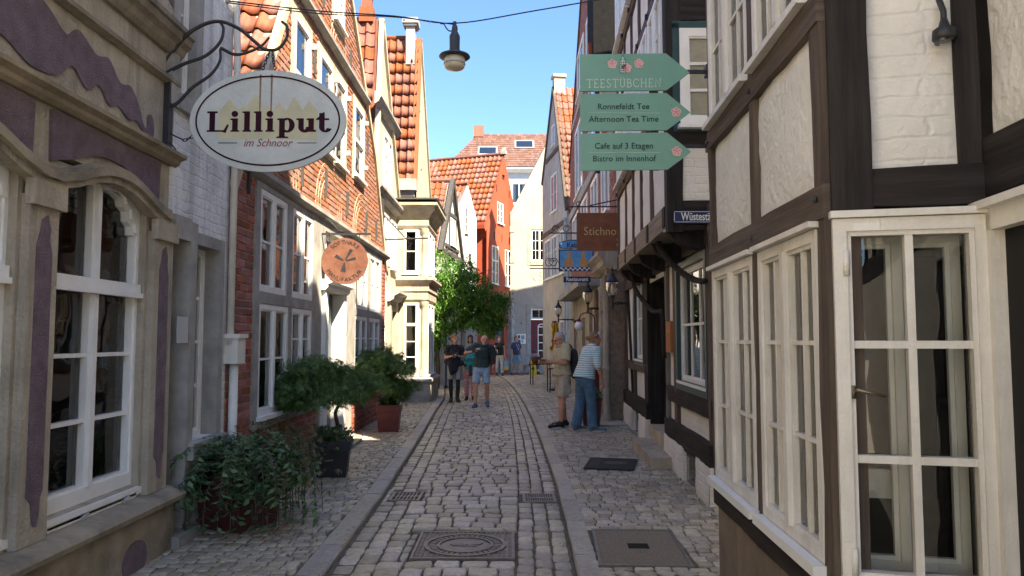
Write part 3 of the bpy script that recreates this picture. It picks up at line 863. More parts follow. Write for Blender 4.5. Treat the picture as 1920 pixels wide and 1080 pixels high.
# ---- narrow limewashed house
B = thing('limewashed_house', 'narrow flaking white limewashed house with grey stone door and window frames', 'house', (-2.70, 0, 0), 90)
dh, wh, uh = (5.86, 6.14, .12, 2.46), (6.28, 6.80, .80, 2.46), (5.86, 6.18, 3.62, 5.1)
wall(B, 'wall', 5.851, 7.055, .02, 6.6, [dh, wh, uh], .3, LIMEWASH)
m = MB(); m.box(6.133, 6.26, -.05, .28, .02, 2.62).box(5.851, 6.133, -.05, .28, 2.453, 2.64); m.build('door_surround', GREYSTONE, B)
dr = MB().box(5.852, 6.14, .12, .17, .1, 2.46).build('door', TIMBER_GREY, B)
MB().box(5.9, 6.1, .105, .12, 1.3, 2.3).build('door_panel', TIMBER_GREY, dr); MB().box(5.9, 6.1, .105, .12, .3, 1.15).build('door_panel', TIMBER_GREY, dr)
MB().box(5.86, 6.26, -.14, .2, .02, .13).build('doorstep', GREYSTONE, B)
surround(B, *wh, wd=.095, y0=-.035, y1=.2, bottom=False)
MB().box(6.17, 6.92, -.10, .2, .66, .797).build('stone_sill', GREYSTONE, B)
window(B, 6.285, 6.795, .80, 2.455, dep=.16, cols=1, rows=4, split=1, splitw=.035, fw=.05, mw=.03, sill=0, room=ROOM)
surround(B, *uh, wd=.12, y0=-.03, y1=.2); window(B, *uh, dep=.1, cols=1, rows=4, sill=0, split=0)
PLEX = M('frosted_plate', (.45, .46, .47), .3, .05, 5, 0)
MB().box(5.90, 6.10, -.06, -.054, 1.62, 1.83).build('sign_plate', PLEX, B)
m = MB(); m.tube([(7.12, -.06, .02), (7.12, -.06, 1.42)], .042, 10).tube([(7.04, -.05, 1.6), (7.04, -.05, 4.4), (7.04, .02, 6)], .032, 10)
dp = m.build('downpipe', OLDWHITE, B, True)
MB().box(7.02, 7.22, -.13, .0, 1.42, 1.66).box(7.0, 7.24, -.15, .0, 1.66, 1.70).build('rain_hopper', OLDWHITE, dp)
NOSM = M('warning_red', (.5, .03, .03), .4, .05, 5, 0)
m = MB(); ring(m, 6.63, 1.13, .045, .045, .01, .128, .131, 20); st_ = m.build('no_smoking_sticker', NOSM, B)
MB().prism([(6.605, 1.155), (6.612, 1.16), (6.655, 1.105), (6.648, 1.10)], .1285, .131).build('slash', NOSM, st_)
MB().box(5.852, 7.05, .36, 4, 2.9, 6.58).build('house_body', ROOM, B)

# ---- brick gable house
Cx0, Cx1 = 7.06, 15.84
Cc = thing('brick_gable_house', 'orange brick gable house with grey stone window frames and pantile roof', 'house', (-2.70, 0, 0), 90)
sl, sr, sl2, sr2 = 1.60, 1.46, 1.10, .91          # steep feet, flatter crown on both verges
kxl, kzl, kxr, kzr = 8.9, 6.03, 14.4, 5.2
def limC(z): return (max(Cx0 + max(0, (z-3.09)/sl), kxl + (z-kzl)/sl2 if z > kzl else 0), min(Cx1 - max(0, (z-3.10)/sr), kxr - (z-kzr)/sr2 if z > kzr else 99))
xa = (kzr + sr2*kxr - kzl + sl2*kxl)/(sl2+sr2); za = kzl+sl2*(xa-kxl)
gw = [(7.87, 8.82, 2.16, 3.26), (9.04, 9.98, 2.16, 3.26), (7.89, 8.92, .84, 2.03), (9.06, 9.96, .96, 2.03),
      (12.70, 13.80, 2.18, 3.24), (13.98, 15.10, 2.18, 3.24), (12.72, 13.80, .95, 2.05), (13.98, 15.08, .95, 2.05)]
door = (10.62, 11.62, .10, 2.34); dtop = (10.62, 11.62, 2.48, 3.2)
uw = [(8.98, 9.70, 4.35, 5.70), (10.2, 10.98, 4.35, 5.70), (11.12, 11.85, 4.35, 5.70), (12.5, 13.32, 4.45, 5.72)]
aw = [(10.95, 11.6, 6.5, 7.4)]
allh = gw + [door, dtop] + uw + aw
nl = math.hypot(sl, 1); nr = math.hypot(sr, 1)
gw_ = wall(Cc, 'wall', Cx0, Cx1, .02, za+.2, allh, .3, MORTAR_Y, clips=[(Cx0, 3.09, -sl/nl, 1/nl), (Cx1, 3.10, sr/nr, 1/nr), (kxl, kzl, -sl2/math.hypot(1, sl2), 1/math.hypot(1, sl2)), (kxr, kzr, sr2/math.hypot(1, sr2), 1/math.hypot(1, sr2))])
# stone framework of the ground floor
m = MB(); yy0, yy1 = -.03, .0
def stone_field(x0, x1, z0, z1, hs):
    return wall(Cc, 'stone_framework', x0, x1, z0, z1, hs, .05, GREYSTONE, y=-.032)
stone_field(7.74, 10.34, .70, 3.325, [(a-.005, b+.005, c-.005, d+.005) for a, b, c, d in gw[:2]+gw[2:4]])
stone_field(12.54, 15.26, .82, 3.325, [(a-.005, b+.005, c-.005, d+.005) for a, b, c, d in gw[4:]])
stone_field(10.36, 12.52, .04, 3.325, [(door[0]-.004, door[1]+.004, door[2]-.01, door[3]+.004), (dtop[0]-.004, dtop[1]+.004, dtop[2]-.004, dtop[3]+.004)])
bricks(gw_, [(Cx0+.005, 7.735, .05, 3.32), (7.74, 10.34, .05, .695), (12.54, 15.26, .05, .815), (15.27, Cx1-.005, .05, 3.3)], mat=BRICK_R, bl=.225, bh=.066, j=.013, proud=.013, rough=.005, limit=220, y=0, name='brick', rest='brickwork')
bricks(gw_, [(Cx0, Cx1, 3.47, za)], holes=[(a-.09, b+.09, c-.1, d+.09) for a, b, c, d in uw+aw] + [(7, 16, 5.93, 6.07)], lim=lambda z: (limC(z)[0]+.06, limC(z)[1]-.06), mat=BRICK_O, bl=.225, bh=.064, j=.015, limit=300, name='brick', rest='brickwork')
# string courses
def string(x0, x1, z, mat=GREYSTONE, h=.13, out=.10):
    cornice(Cc, x0, x1, z, [(.015, 0), (out*.6, .02), (out, .05), (out, h*.8), (.02, h)], mat, name='string_course')
string(7.0, 15.95, 3.335); string(limC(6.0)[0]-.02, limC(6.0)[1]+.02, 5.94, h=.12)
# gable verge copings
VERGE = M('verge_mortar', (.50, .43, .30), .9, .15, 6, .5, 50, stain=.4)
for a_, b_ in (((Cx0+.02, 3.09), (kxl, kzl)), ((kxl, kzl), (xa, za)), ((Cx1-.02, 3.10), (kxr, kzr)), ((kxr, kzr), (xa, za))): brace(Cc, a_, b_, .10, -.05, .035, VERGE, name='verge')
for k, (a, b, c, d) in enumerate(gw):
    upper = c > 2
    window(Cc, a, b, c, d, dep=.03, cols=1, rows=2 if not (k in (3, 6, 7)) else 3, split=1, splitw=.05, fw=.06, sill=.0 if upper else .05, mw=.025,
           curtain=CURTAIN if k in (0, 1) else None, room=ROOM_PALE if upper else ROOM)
for k, (a, b, c, d) in enumerate(uw):
    window(Cc, a, b, c, d, dep=.03, cols=1, rows=1, splits_z=(c+.62,), fw=.07, curtain=CURTAIN, room=ROOM_PALE)
    surround(Cc, a, b, c, d, wd=.085, y0=-.02, y1=.02, mat=VERGE)
for (a, b, c, d) in aw:
    window(Cc, a, b, c, d, dep=.03, cols=1, rows=2, split=1, curtain=CURTAIN); surround(Cc, a, b, c, d, wd=.085, y0=-.02, y1=.02, mat=VERGE)
# relieving arches: concentric pale mortar lines
for cx_, cz_, rr in ((8.6, 3.5, .72), (10.9, 3.5, .78), (13.3, 3.5, .78), (11.3, 6.1, .5)):
    m = MB()
    for k in range(3):
        stroke(m, [(cx_+(rr-.12*k)*math.cos(a), cz_+(rr-.12*k)*.95*math.sin(a)) for a in [math.pi*i/18 for i in range(19)]], .009, -.0142, -.003)
    m.build('relieving_arch', MORTAR_Y, Cc)
for x, z in ((7.5, 3.28), (9.4, 3.75), (10.6, 3.85), (12.0, 3.8), (13.6, 3.75), (9.9, 5.4), (12.1, 6.2), (13.6, 5.2), (14.6, 3.75), (10.3, 6.5)):
    MB().box(x-.012, x+.012, -.045, -.01, z-.16, z+.24).build('iron_anchor', LEAD, Cc)
for (a, b, c, d) in uw:
    for z in (d-.15, c+.3):
        MB().box(b+.03, b+.075, -.09, -.01, z-.04, z+.04).build('shutter_stay', GREYSTONE, Cc)
# door with white hood
d_ = MB().box(10.66, 11.58, .10, .15, .12, 2.34).build('door', BLUEPAINT, Cc)
for (a, b) in ((10.74, 11.08), (11.16, 11.50)):
    for (z0, z1) in ((.3, 1.0), (1.15, 2.15)): MB().box(a, b, .085, .10, z0, z1).build('door_panel', BLUEPAINT, d_)
m = MB(); m.box(10.46, 10.626, -.09, .095, .1, 2.334).box(11.614, 11.78, -.09, .095, .1, 2.334); m.build('door_post', WHITE, Cc)
cornice(Cc, 10.4, 11.84, 2.34, [(.09, 0), (.13, .04), (.13, .08), (.20, .11), (.20, .15)], WHITE, name='door_hood')
MB().box(10.4, 11.84, -.35, .0, .02, .10).build('doorstep', GREYSTONE, Cc)
window(Cc, 10.62, 11.62, 2.5, 3.2, dep=.08, cols=3, rows=2, sill=0)
MB().box(11.95, 12.05, -.06, -.032, 1.75, 1.95).build('bell_plate', ZINC, Cc)
# roof: slope facing the viewer carries pantiles
dl = Vector((1, 0, sl)).normalized()
m = MB(); zl = lambda: 0
prof = [(Cx0-.1, 3.09-.16), (kxl, kzl), (xa, za), (kxr, kzr), (Cx1+.1, 3.1-.15)]
for (ax1, az1), (bx1_, bz1) in zip(prof, prof[1:]): m.quad((ax1, .03, az1), (bx1_, .03, bz1), (bx1_, 7, bz1), (ax1, 7, az1))
rf = m.build('roof', TILE_R, Cc)
tiles(rf, (Cx0-.12, 2.28, 3.09-.2), (0, -1, 0), (dl.x, 0, dl.z), 10, 11, w=.225, ex_len=.335, mat=TILE_O, limit=140)
dl = Vector((1, 0, sl2)).normalized(); tiles(rf, (kxl, 2.28, kzl), (0, -1, 0), (dl.x, 0, dl.z), 10, 9, w=.225, ex_len=.335, mat=TILE_O, limit=40)
MB().box(7.065, Cx1-.01, 1.2, 6.8, .05, 3.05).build('house_body', ROOM, Cc)

# ---- cream gable house with false front
D = thing('cream_gable_house', 'tall narrow cream gable house behind the brick gable with red pantiles', 'house', (-3.0, 0, 0), 90)
pk = (16.75, 9.0)
clipsD = [(15.86, 3.2, -(9.0-3.2)/6, (pk[0]-15.86)/6), (pk[0], pk[1], 1.36/1.69, 1/1.69)]
hD = [(17.1, 18.25, 5.2, 6.45), (17.3, 17.75, 1.0, 3.0), (18.2, 18.95, .1, 2.35), (17.0, 17.9, 3.4, 4.6), (18.3, 19.1, 3.4, 4.6)]
wall(D, 'wall', 15.85, 21.4, .02, 9.2, hD, .3, CREAM_WALL, clips=clipsD)
window(D, 17.1, 18.25, 5.2, 6.45, dep=.02, cols=2, rows=3, split=1, curtain=CURTAIN, mat=SHUTWHITE, room=ROOM_PALE)
window(D, 17.0, 17.9, 3.4, 4.6, dep=.02, cols=2, rows=3, split=1, mat=SHUTWHITE); window(D, 18.3, 19.1, 3.4, 4.6, dep=.02, cols=2, rows=3, split=1, mat=SHUTWHITE)
window(D, 17.3, 17.75, 1.0, 3.0, dep=.05, cols=1, rows=3, mat=WHITE)
cornice(D, 15.95, 18.95, 6.78, [(.02, 0), (.10, .06), (.12, .12), (.16, .16), (.16, .22), (.03, .28)], GREYSTONE, name='cornice')
cornice(D, 15.9, 19.28, 4.80, [(.02, 0), (.14, .05), (.16, .12), (.20, .16), (.20, .22), (.03, .27)], GREYSTONE, name='cornice')
MB().box(15.9, 16.7, -.12, .0, 3.4, 4.78).build('shaded_side_board', LEAD, D)  # dark board standing in for a roof side in shade
brace(D, (pk[0], pk[1]-.02), (19.9, pk[1]-.02-1.36*(19.9-pk[0])), .12, -.06, .05, VERGE, name='verge')
brace(D, (15.95, 3.7), (pk[0], pk[1]), .10, -.06, .05, VERGE, name='verge')
surround(D, 18.2, 18.95, .1, 2.35, wd=.2, y0=-.08, y1=.1, mat=SANDSTONE, bottom=False, name='door_surround')
cornice(D, 17.9, 19.25, 2.56, [(.06, 0), (.16, .06), (.18, .14), (.30, .2), (.30, .26)], GREYSTONE, name='door_hood')
MB().box(18.2, 18.95, .12, .17, .1, 2.35).build('door', DARKWOOD, D)
MB().prism(ellipse(17.5, 3.18, .12, .16, 20), -.02, .01).build('oval_plaque', WHITE_WALL, D)
dl2 = Vector((pk[0]-15.86, 0, 9.0-3.2)).normalized()
m = MB(); m.quad((15.80, .05, 3.0), (pk[0], .05, 9.0), (pk[0], 6, 9.0), (15.80, 6, 3.0)); m.quad((pk[0], .05, 9.0), (21.4, .05, 2.68), (21.4, 6, 2.68), (pk[0], 6, 9.0)); rD = m.build('roof', TILE_R, D)
tiles(rD, (15.78, 2.1, 3.0), (0, -1, 0), tuple(dl2), 9, 18, w=.22, ex_len=.335, mat=TILE_O, limit=130)
m = MB(); m.box(pk[0]-.16, pk[0]+.16, .18, .50, 8.9, 9.25).box(pk[0]-.11, pk[0]+.11, .23, .45, 9.25, 9.6).box(pk[0]-.18, pk[0]+.18, .16, .52, 9.6, 9.68).box(pk[0]-.22, pk[0]+.22, .12, .56, 9.68, 9.80)
m.build('chimney', BRICK_D, rD)
MB().box(15.9, 21, .9, 6, .05, 4).build('house_body', ROOM, D)

# ---- sandstone bay house
Ee = thing('stone_bay_house', 'pantile house with two storey sandstone bay window and plain chimney', 'house', (0, 19.3, 0), 0)
bx0, bx1, by1 = -3.0, -2.22, 2.0
Tside = Matrix.Translation((bx1, 0, 0)) @ Matrix.Rotation(rad(90), 4, 'Z')      # side towards the lane: local x runs away from the viewer
lo, hi = (-2.80, -2.42, .74, 2.58), (-2.82, -2.44, 3.36, 4.50)
wall(Ee, 'bay_front', bx0, bx1, .02, 4.7, [lo, hi], .12, SANDSTONE_PALE)
sw = [(.35, 1.0, .74, 2.58), (1.1, 1.75, .74, 2.58), (.35, 1.0, 3.36, 4.5), (1.1, 1.75, 3.36, 4.5)]
wall(Ee, 'bay_side', .12, by1, .02, 4.7, sw, .12, SANDSTONE_PALE, T=Tside)
wlo = window(Ee, *lo, dep=.03, cols=1, rows=[3, 1], splits_z=(2.02,), fw=.05, curtain=CURT_GOLD, niche=.5, room=ROOM_PALE)
window(Ee, *hi, dep=.03, cols=1, rows=2, fw=.05, niche=.5, room=ROOM)
for s_ in sw: window(Ee, *s_, dep=.03, cols=1, rows=3 if s_[2] < 2 else 2, fw=.05, niche=.25, T=Tside, room=ROOM_PALE)
def bay_band(z, prof, name, mat=SANDSTONE_PALE):
    m = MB(); rings = []
    for p, q in prof:
        rings.append([(bx0, -p, z+q), (bx1+p, -p, z+q), (bx1+p, by1+p, z+q), (bx0, by1+p, z+q)])
    m.loft(rings); return m.build(name, mat, Ee)
bay_band(.03, [(.12, 0), (.12, .5), (.17, .54), (.17, .60), (.03, .66)], 'bay_plinth', GREYSTONE)
bay_band(2.62, [(.0, 0), (.05, .05), (.05, .25), (.08, .27), (.08, .45), (.16, .52), (.19, .55), (.19, .60), (.02, .66)], 'bay_entablature', SANDSTONE)
bay_band(4.52, [(.02, 0), (.06, .08), (.06, .25), (.14, .38), (.22, .46), (.24, .55), (.30, .58), (.30, .64), (.05, .72)], 'bay_cornice', SANDSTONE_PALE)
bay_band(5.245, [(.31, 0), (.31, .03), (.0, .10)], 'lead_cover', LEAD)
for z0, z1 in ((.69, 2.62), (3.28, 4.52)):
    m = MB(); m.lathe([(.12, 0), (.12, .10), (.095, .14), (.085, .2), (.08, (z1-z0)-.2), (.09, (z1-z0)-.14), (.12, (z1-z0)-.08), (.12, (z1-z0))], (bx1-.06, .04, z0), 14)
    autosmooth(m.build('corner_column', SANDSTONE_PALE, Ee), 50)
# gabled block with steep pantile slope behind the bay
Tg = Matrix.Translation((-2.72, 0, 0)) @ Matrix.Rotation(rad(90), 4, 'Z')
kE, zE = 2.35, 10.55
wall(Ee, 'gable_wall', 1.45, 5.6, 5.1, zE+.1, [(2.3, 2.5, 8.0, 8.4), (2.7, 2.95, 6.3, 6.75)], .3, CREAM_WALL, T=Tg,
     clips=[(1.45, 6.1, -(zE-6.1)/4.6, (kE-1.45)/4.6), (kE, zE, 1.5/1.8, 1/1.8)])
MB(Tg).box(2.3, 2.5, .1, .2, 8.0, 8.4).box(2.7, 2.95, .1, .2, 6.3, 6.75).build('gable_slit', BLACK, Ee)
MB().box(-3.3, -2.72, 1.35, 1.7, 5.1, 6.0).build('brick_pier', BRICK_D, Ee)
MB().box(-3.25, -2.66, 1.15, 1.45, 5.78, 6.10).box(-3.15, -2.72, 1.25, 1.45, 5.62, 5.78).build('corbel_stone', GREYSTONE, Ee)
MB().box(-6, -2.73, 2.02, 5.5, .02, 6.0).build('house_body', CREAM_WALL, Ee)
dE = Vector((0, kE-1.40, zE-6.0)).normalized()
m = MB(); m.quad((-6, 1.40, 5.95), (-2.74, 1.40, 5.95), (-2.74, kE, zE-.05), (-6, kE, zE-.05)); m.quad((-2.74, kE, zE-.05), (-2.74, 5.6, 5.7), (-6, 5.6, 5.7), (-6, kE, zE-.05)); rE = m.build('roof', TILE_R, Ee)
tiles(rE, (-6+.20, 1.36, 5.95), (1, 0, 0), tuple(dE), 14, 13, w=.217, ex_len=.352, mat=TILE_O, limit=200)
brace(Ee, (1.42, 6.0), (kE, zE), .12, -.05, .12, BRICK_D, T=Tg, name='verge')
brace(Ee, (kE, zE), (5.5, zE-1.5*(5.5-kE)), .12, -.05, .12, VERGE, T=Tg, name='verge')
m = MB(); m.box(-3.12, -2.86, kE-.25, kE+.1, 9.7, 10.85).box(-3.18, -2.80, kE-.31, kE+.16, 10.85, 10.92).box(-3.22, -2.76, kE-.35, kE+.2, 10.92, 11.08); m.build('chimney', GREYSTONE, rE)
m = MB(); m.tube([(-6, kE, zE+.03), (-3.15, kE, zE+.03)], .08, 8); m.build('ridge', TILE_R, rE)
# iron bracket bar reaching over the lane
m = MB(); m.tube([(-3.0, -2.1, 3.95), (-1.95, -2.1, 3.99)], .018).tube([(-3.0, -2.1, 4.55), (-2.45, -2.1, 3.97)], .015); m.build('iron_bar', IRON, Ee)

# ================================================================== HOUSES AT THE END OF THE LANE
def gable_house(name, label, loc, rz, w, ax, ze, za_, depth, wallm, holes=(), tile=None, w_t=.22, L_t=.34, limit=150, ze_r=None, z0=.02, tl=True, slope_y=0.):
    """gable wall of width w facing -y, apex at (ax, za_), ridge runs back along +y; near (left) slope tiled"""
    h = thing(name, label, 'house', loc, rz)
    ze_r = ze if ze_r is None else ze_r
    sL = (za_-ze)/ax; sR = (za_-ze_r)/(w-ax)
    n1 = math.hypot(sL, 1); n2 = math.hypot(sR, 1)
    wall(h, 'wall', 0, w, z0, za_+.1, holes, .25, wallm, clips=[(0, ze, -sL/n1, 1/n1), (w, ze_r, sR/n2, 1/n2)])
    m = MB(); m.quad((-.08, .0, ze-.08*sL), (ax, .0, za_), (ax, depth, za_), (-.08, depth, ze-.08*sL)).quad((ax, .0, za_), (w+.08, .0, ze_r-.08*sR), (w+.08, depth, ze_r-.08*sR), (ax, depth, za_))
    rf = m.build('roof', tile or TILE_O, h)
    if tl:
        dl = Vector((1, 0, sL)).normalized(); ns = int(math.hypot(ax, za_-ze)/L_t)+1; nx = int(depth/w_t)
        tiles(rf, (-.1, depth, ze-.1*sL), (0, -1, 0), tuple(dl), nx, ns, w=w_t, ex_len=math.hypot(ax+.05, za_-ze+.05*sL)/ns, mat=tile or TILE_O, limit=limit)
        MB().tube([(ax, -.02, za_+.04), (ax, depth, za_+.04)], .09, 8).build('ridge', TILE_R, rf)
    return h, rf

# timber framed gable
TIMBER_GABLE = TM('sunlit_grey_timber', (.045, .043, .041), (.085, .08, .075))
Gh, Gr = gable_house('timber_gable_house', 'small white gable house with grey timber frame above the leafy tree', (-2.51, 26.0, 0), 83.1, 4.0, 2.0, 4.75, 7.62, 5, WHITE_WALL, [(1.55, 2.55, 5.15, 6.2)], TILE_O, limit=170)
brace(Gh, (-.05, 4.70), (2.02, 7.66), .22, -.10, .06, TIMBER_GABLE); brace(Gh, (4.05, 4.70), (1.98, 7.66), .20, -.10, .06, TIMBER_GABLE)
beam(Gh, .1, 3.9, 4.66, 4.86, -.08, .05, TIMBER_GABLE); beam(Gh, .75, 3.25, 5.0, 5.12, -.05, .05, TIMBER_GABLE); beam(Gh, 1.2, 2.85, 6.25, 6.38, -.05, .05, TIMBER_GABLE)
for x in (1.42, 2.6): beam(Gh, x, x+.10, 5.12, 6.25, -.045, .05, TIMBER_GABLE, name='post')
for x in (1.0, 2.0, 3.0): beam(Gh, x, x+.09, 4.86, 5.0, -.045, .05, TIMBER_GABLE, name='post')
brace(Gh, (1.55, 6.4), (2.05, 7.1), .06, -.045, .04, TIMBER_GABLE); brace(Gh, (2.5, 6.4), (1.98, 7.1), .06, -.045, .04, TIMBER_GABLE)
window(Gh, 1.56, 2.54, 5.16, 6.19, dep=.02, cols=2, rows=2, split=1, curtain=CURTAIN, niche=.4)
for x in (.3, 1.4, 2.5, 3.6): MB().box(x, x+.16, -.18, .0, 4.44, 4.64).build('joist_end', TIMBER_GABLE, Gh)
# white gable behind it
Hh, Hr = gable_house('white_gable_house', 'narrow plain white gable house between the timber gable and the red house', (-3.05, 29.75, 0), 63.2, 3.3, 2.5, 4.9, 8.35, 5, WHITE_WALL, [(2.25, 2.52, 6.2, 7.3)], TILE_O, limit=120, ze_r=6.95)
window(Hh, 2.26, 2.51, 6.21, 7.29, dep=.03, cols=1, rows=3, niche=.3, fw=.035)
m = MB()
for k in range(5): m.box(2.62, 2.82, -.03, .0, 4.7+.14*k, 4.78+.14*k)
m.build('vent_slats', LEAD, Hh)
# garden wall and doorway below the tree
gwl = thing('whitewashed_yard_wall', 'low whitewashed yard wall with ochre door behind the walkers', 'wall', (-3.6, 29.3, 0), 20)
wall(gwl, 'wall', 0, 2.35, .02, 2.6, [(1.1, 1.7, .02, 2.1)], .25, WHITE_WALL)
OCHRE = M('ochre_paint', (.36, .22, .07), .6, .2, 6, .2, 40)
MB().box(1.1, 1.7, .1, .15, .02, 2.1).build('door', OCHRE, gwl)
MB().box(.96, 1.106, -.03, .2, .02, 2.2).box(1.694, 1.84, -.03, .2, .02, 2.2).box(1.106, 1.694, -.03, .2, 2.094, 2.2).build('door_frame', SANDSTONE_PALE, gwl)

# red house
Ih, Ir = gable_house('red_house', 'bright red rendered gable house with white windows at the end of the lane', (-1.14, 33.73, 0), 70.1, 4.4, 2.2, 7.15, 10.6, 8.5, RED_WALL,
    [(1.30, 2.10, 7.15, 8.15), (3.1, 3.6, 7.15, 7.95), (.60, 1.45, 4.2, 6.0), (2.35, 3.15, 4.2, 6.05), (1.2, 2.2, .05, 2.4), (1.95, 2.35, 9.35, 9.6)], TILE_O, limit=300, w_t=.235, L_t=.35)
window(Ih, 1.30, 2.10, 7.15, 8.15, dep=.04, cols=1, rows=3, split=1, fw=.05); window(Ih, 3.1, 3.6, 7.15, 7.95, dep=.04, cols=1, rows=3, split=1, fw=.04)
for a, b in ((.60, 1.45), (2.35, 3.15)): window(Ih, a, b, 4.2, 6.0, dep=.04, cols=1, rows=[2, 1], split=1, splits_z=(5.3,), fw=.05)
MB().box(1.9, 2.4, .05, .1, 9.3, 9.65).build('attic_vent', BLACK, Ih)
MB().box(1.2, 2.2, .1, .15, .05, 2.4).build('door', BLUEPAINT, Ih)
MB().box(2.6, 3.2, -.25, .1, .02, 3.4).build('stone_pier', GREYSTONE, Ih)
Ts = Matrix.Rotation(rad(-90), 4, 'Z')
wall(Ih, 'eave_wall', -8, -.02, .02, 7.0, [], .2, RED_WALL, T=Ts)
m = MB(Ts); m.loft([[(x, -p, 6.2+q) for p, q in ((0, 0), (.08, .25), (.28, .45), (.30, .62), (.30, .75), (0, .80))] for x in (-1.0, -.0)]); m.build('eave_cove', RED_WALL, Ih)
MB().tube([(-.12, -.06, .1), (-.12, -.06, 6.6)], .05, 8).build('downpipe', RED_WALL, Ih)
MB().box(2.08, 2.32, -.12, .14, 10.62, 10.80).box(2.13, 2.27, -.08, .1, 10.80, 10.97).build('finial', GREYSTONE, Ih)
for x, z in ((.9, 6.3), (1.9, 6.3), (2.9, 6.3), (1.2, 8.6), (2.9, 8.6)): MB().box(x-.02, x+.02, -.03, 0, z, z+.35).build('iron_anchor', IRON, Ih)
# faded painted lettering on the red wall
GOLD = M('faded_gold_paint', (.45, .26, .07), .7, .4, 14, .1, 30)
m = MB(); stroke(m, [tuple(p) for p in spline([(2.0, 3.6), (2.2, 3.95), (2.45, 3.6), (2.7, 3.95), (2.95, 3.6), (3.2, 3.9), (3.4, 3.65)], 6)], .06, -.012, -.004); m.build('painted_script', GOLD, Ih)

# cream house closing the lane
Jh = thing('cream_corner_house', 'pale cream house with sloping roof line and maroon door closing the lane', 'house', (0, 36.5, 0), 0)
hJ = [(.92, 1.78, 5.45, 7.05), (.92, 1.72, .2, 3.15)]
wall(Jh, 'wall', -.08, 4.4, .02, 13, hJ, .3, PALE_WALL, clips=[(-.08, 7.85, -1.94/2.18, 1/2.18)])
window(Jh, .94, 1.76, 5.47, 7.03, dep=.06, cols=2, rows=3, split=1); surround(Jh, *hJ[0], wd=.16, y0=-.02, y1=.1, mat=SANDSTONE_PALE)
surround(Jh, *hJ[1], wd=.2, y0=-.03, y1=.1, mat=GREYSTONE, bottom=False, name='door_surround')
jd = MB().box(.92, 1.72, .12, .17, .2, 2.6).build('door', MAROON, Jh)
m = MB(); m.box(1.26, 1.30, .09, .12, .35, 2.25).box(1.58, 1.62, .09, .12, .35, 2.25)
for z in (.35, .72, 1.1, 1.48, 1.86, 2.25): m.box(1.30, 1.58, .09, .12, z-.025, z+.025)
stroke(m, [(1.28+.16*(1-math.cos(a)), 2.25+.14*math.sin(a)) for a in [math.pi*i/8 for i in range(9)]], .05, .09, .12)
m.build('door_glazing_bars', WHITE, jd); MB().box(1.30, 1.58, .105, .112, .35, 2.36).build('door_pane', GLASS, jd)
window(Jh, .92, 1.72, 2.62, 3.15, dep=.1, cols=2, rows=1, sill=0, fw=.06, niche=.3)
MB().box(-.08, 4.4, -.05, 0, .02, .75).build('plinth', GREYSTONE, Jh)
m = MB()
for z in (1.3, 2.6, 3.9, 5.4, 6.9): m.box(-.11, .12, -.03, .2, z, z+.3)
m.build('quoins', SANDSTONE_PALE, Jh)
DARKINK = M('dark_ink', (.03, .035, .04), .6, .1, 5, 0)
tt = lambda x, z, y=-.01: Matrix.Translation((x, y, z))
text('US', .62, GREYSTONE, Jh, tt(1.0, 4.72), 'LEFT', .006, name='wall_lettering', sx=.7, offset=-.012); text('DI', .62, GREYSTONE, Jh, tt(1.0, 3.98), 'LEFT', .006, name='wall_lettering', sx=.7, offset=-.012)
text('4', .16, DARKINK, Jh, tt(.45, 2.42), 'CENTER', .004, name='house_number')
MB().ngon([(-.12, .0, 7.80), (-.12, 6, 7.80), (3.0, 6, 13.9), (3.0, .0, 13.9)]).build('roof', TILE_R, Jh)
nb = thing('notice_board', 'small white notice board on the cream wall beside the maroon door', 'sign', (.45, 36.47, 1.42), 0)
MB().box(-.22, .22, -.04, .0, 0, .48).build('board', WHITE, nb)
for (a, b, c, d) in ((-.17, -.05, .26, .42), (.0, .16, .22, .42), (-.17, -.03, .06, .2), (.02, .1, .06, .18)): MB().box(a, b, -.046, -.041, c, d).build('poster', BLUEPAINT if a < -.1 else GREYSTONE, nb)

# far apartment block
Kh = thing('far_apartment_block', 'distant white apartment block with brown hipped roof and skylights', 'building', (0, 55, -.9), 0)
fw_ = [(x, x+1.15, z, z+1.6) for z in (9.3, 12.6) for x in (-2.9, -.05, 2.2, 4.6)]
wall(Kh, 'wall', -4.4, 9, .95, 15.0, fw_, .4, WHITE_WALL)
for f_ in fw_: window(Kh, *f_, dep=.1, cols=1, rows=1, split=1, niche=.5, fw=.09, panes=True, curtain=CURTAIN)
cornice(Kh, -4.7, 9.3, 14.9, [(.05, 0), (.3, .1), (.45, .25), (.45, .4), (.05, .45)], WHITE, name='eave')
cornice(Kh, -4.4, 9, 11.7, [(.02, 0), (.25, .1), (.25, .2), (.02, .4)], TILE_B, name='string_course')
m = MB(); e0, e1 = -4.9, 9.5; m.quad((e0, -.5, 15.3), (e1, -.5, 15.3), (8.6, 2.6, 18.6), (-2.6, 2.6, 18.6)); m.ngon([(e0, -.5, 15.3), (-2.6, 2.6, 18.6), (e0, 6, 15.3)]); m.quad((-2.6, 2.6, 18.6), (8.6, 2.6, 18.6), (e1, 6, 15.3), (e0, 6, 15.3))
rK = m.build('roof', TILE_B, Kh)
its = []
eK = Vector((0, 3.1, 3.3)).normalized(); nK = Vector((1, 0, 0)).cross(eK)
for s_ in range(15):
    yb_ = -.5+3.1*s_/15; zb_ = 15.3+3.3*s_/15
    xl = e0+(2.3)*s_/15
    x = xl
    while x < 5:
        its.append(Matrix(((.19, 0, 0, x+.1), (0, eK.y*.30, nK.y*.03, yb_), (0, eK.z*.30, nK.z*.03, zb_), (0, 0, 0, 1)))); x += .2
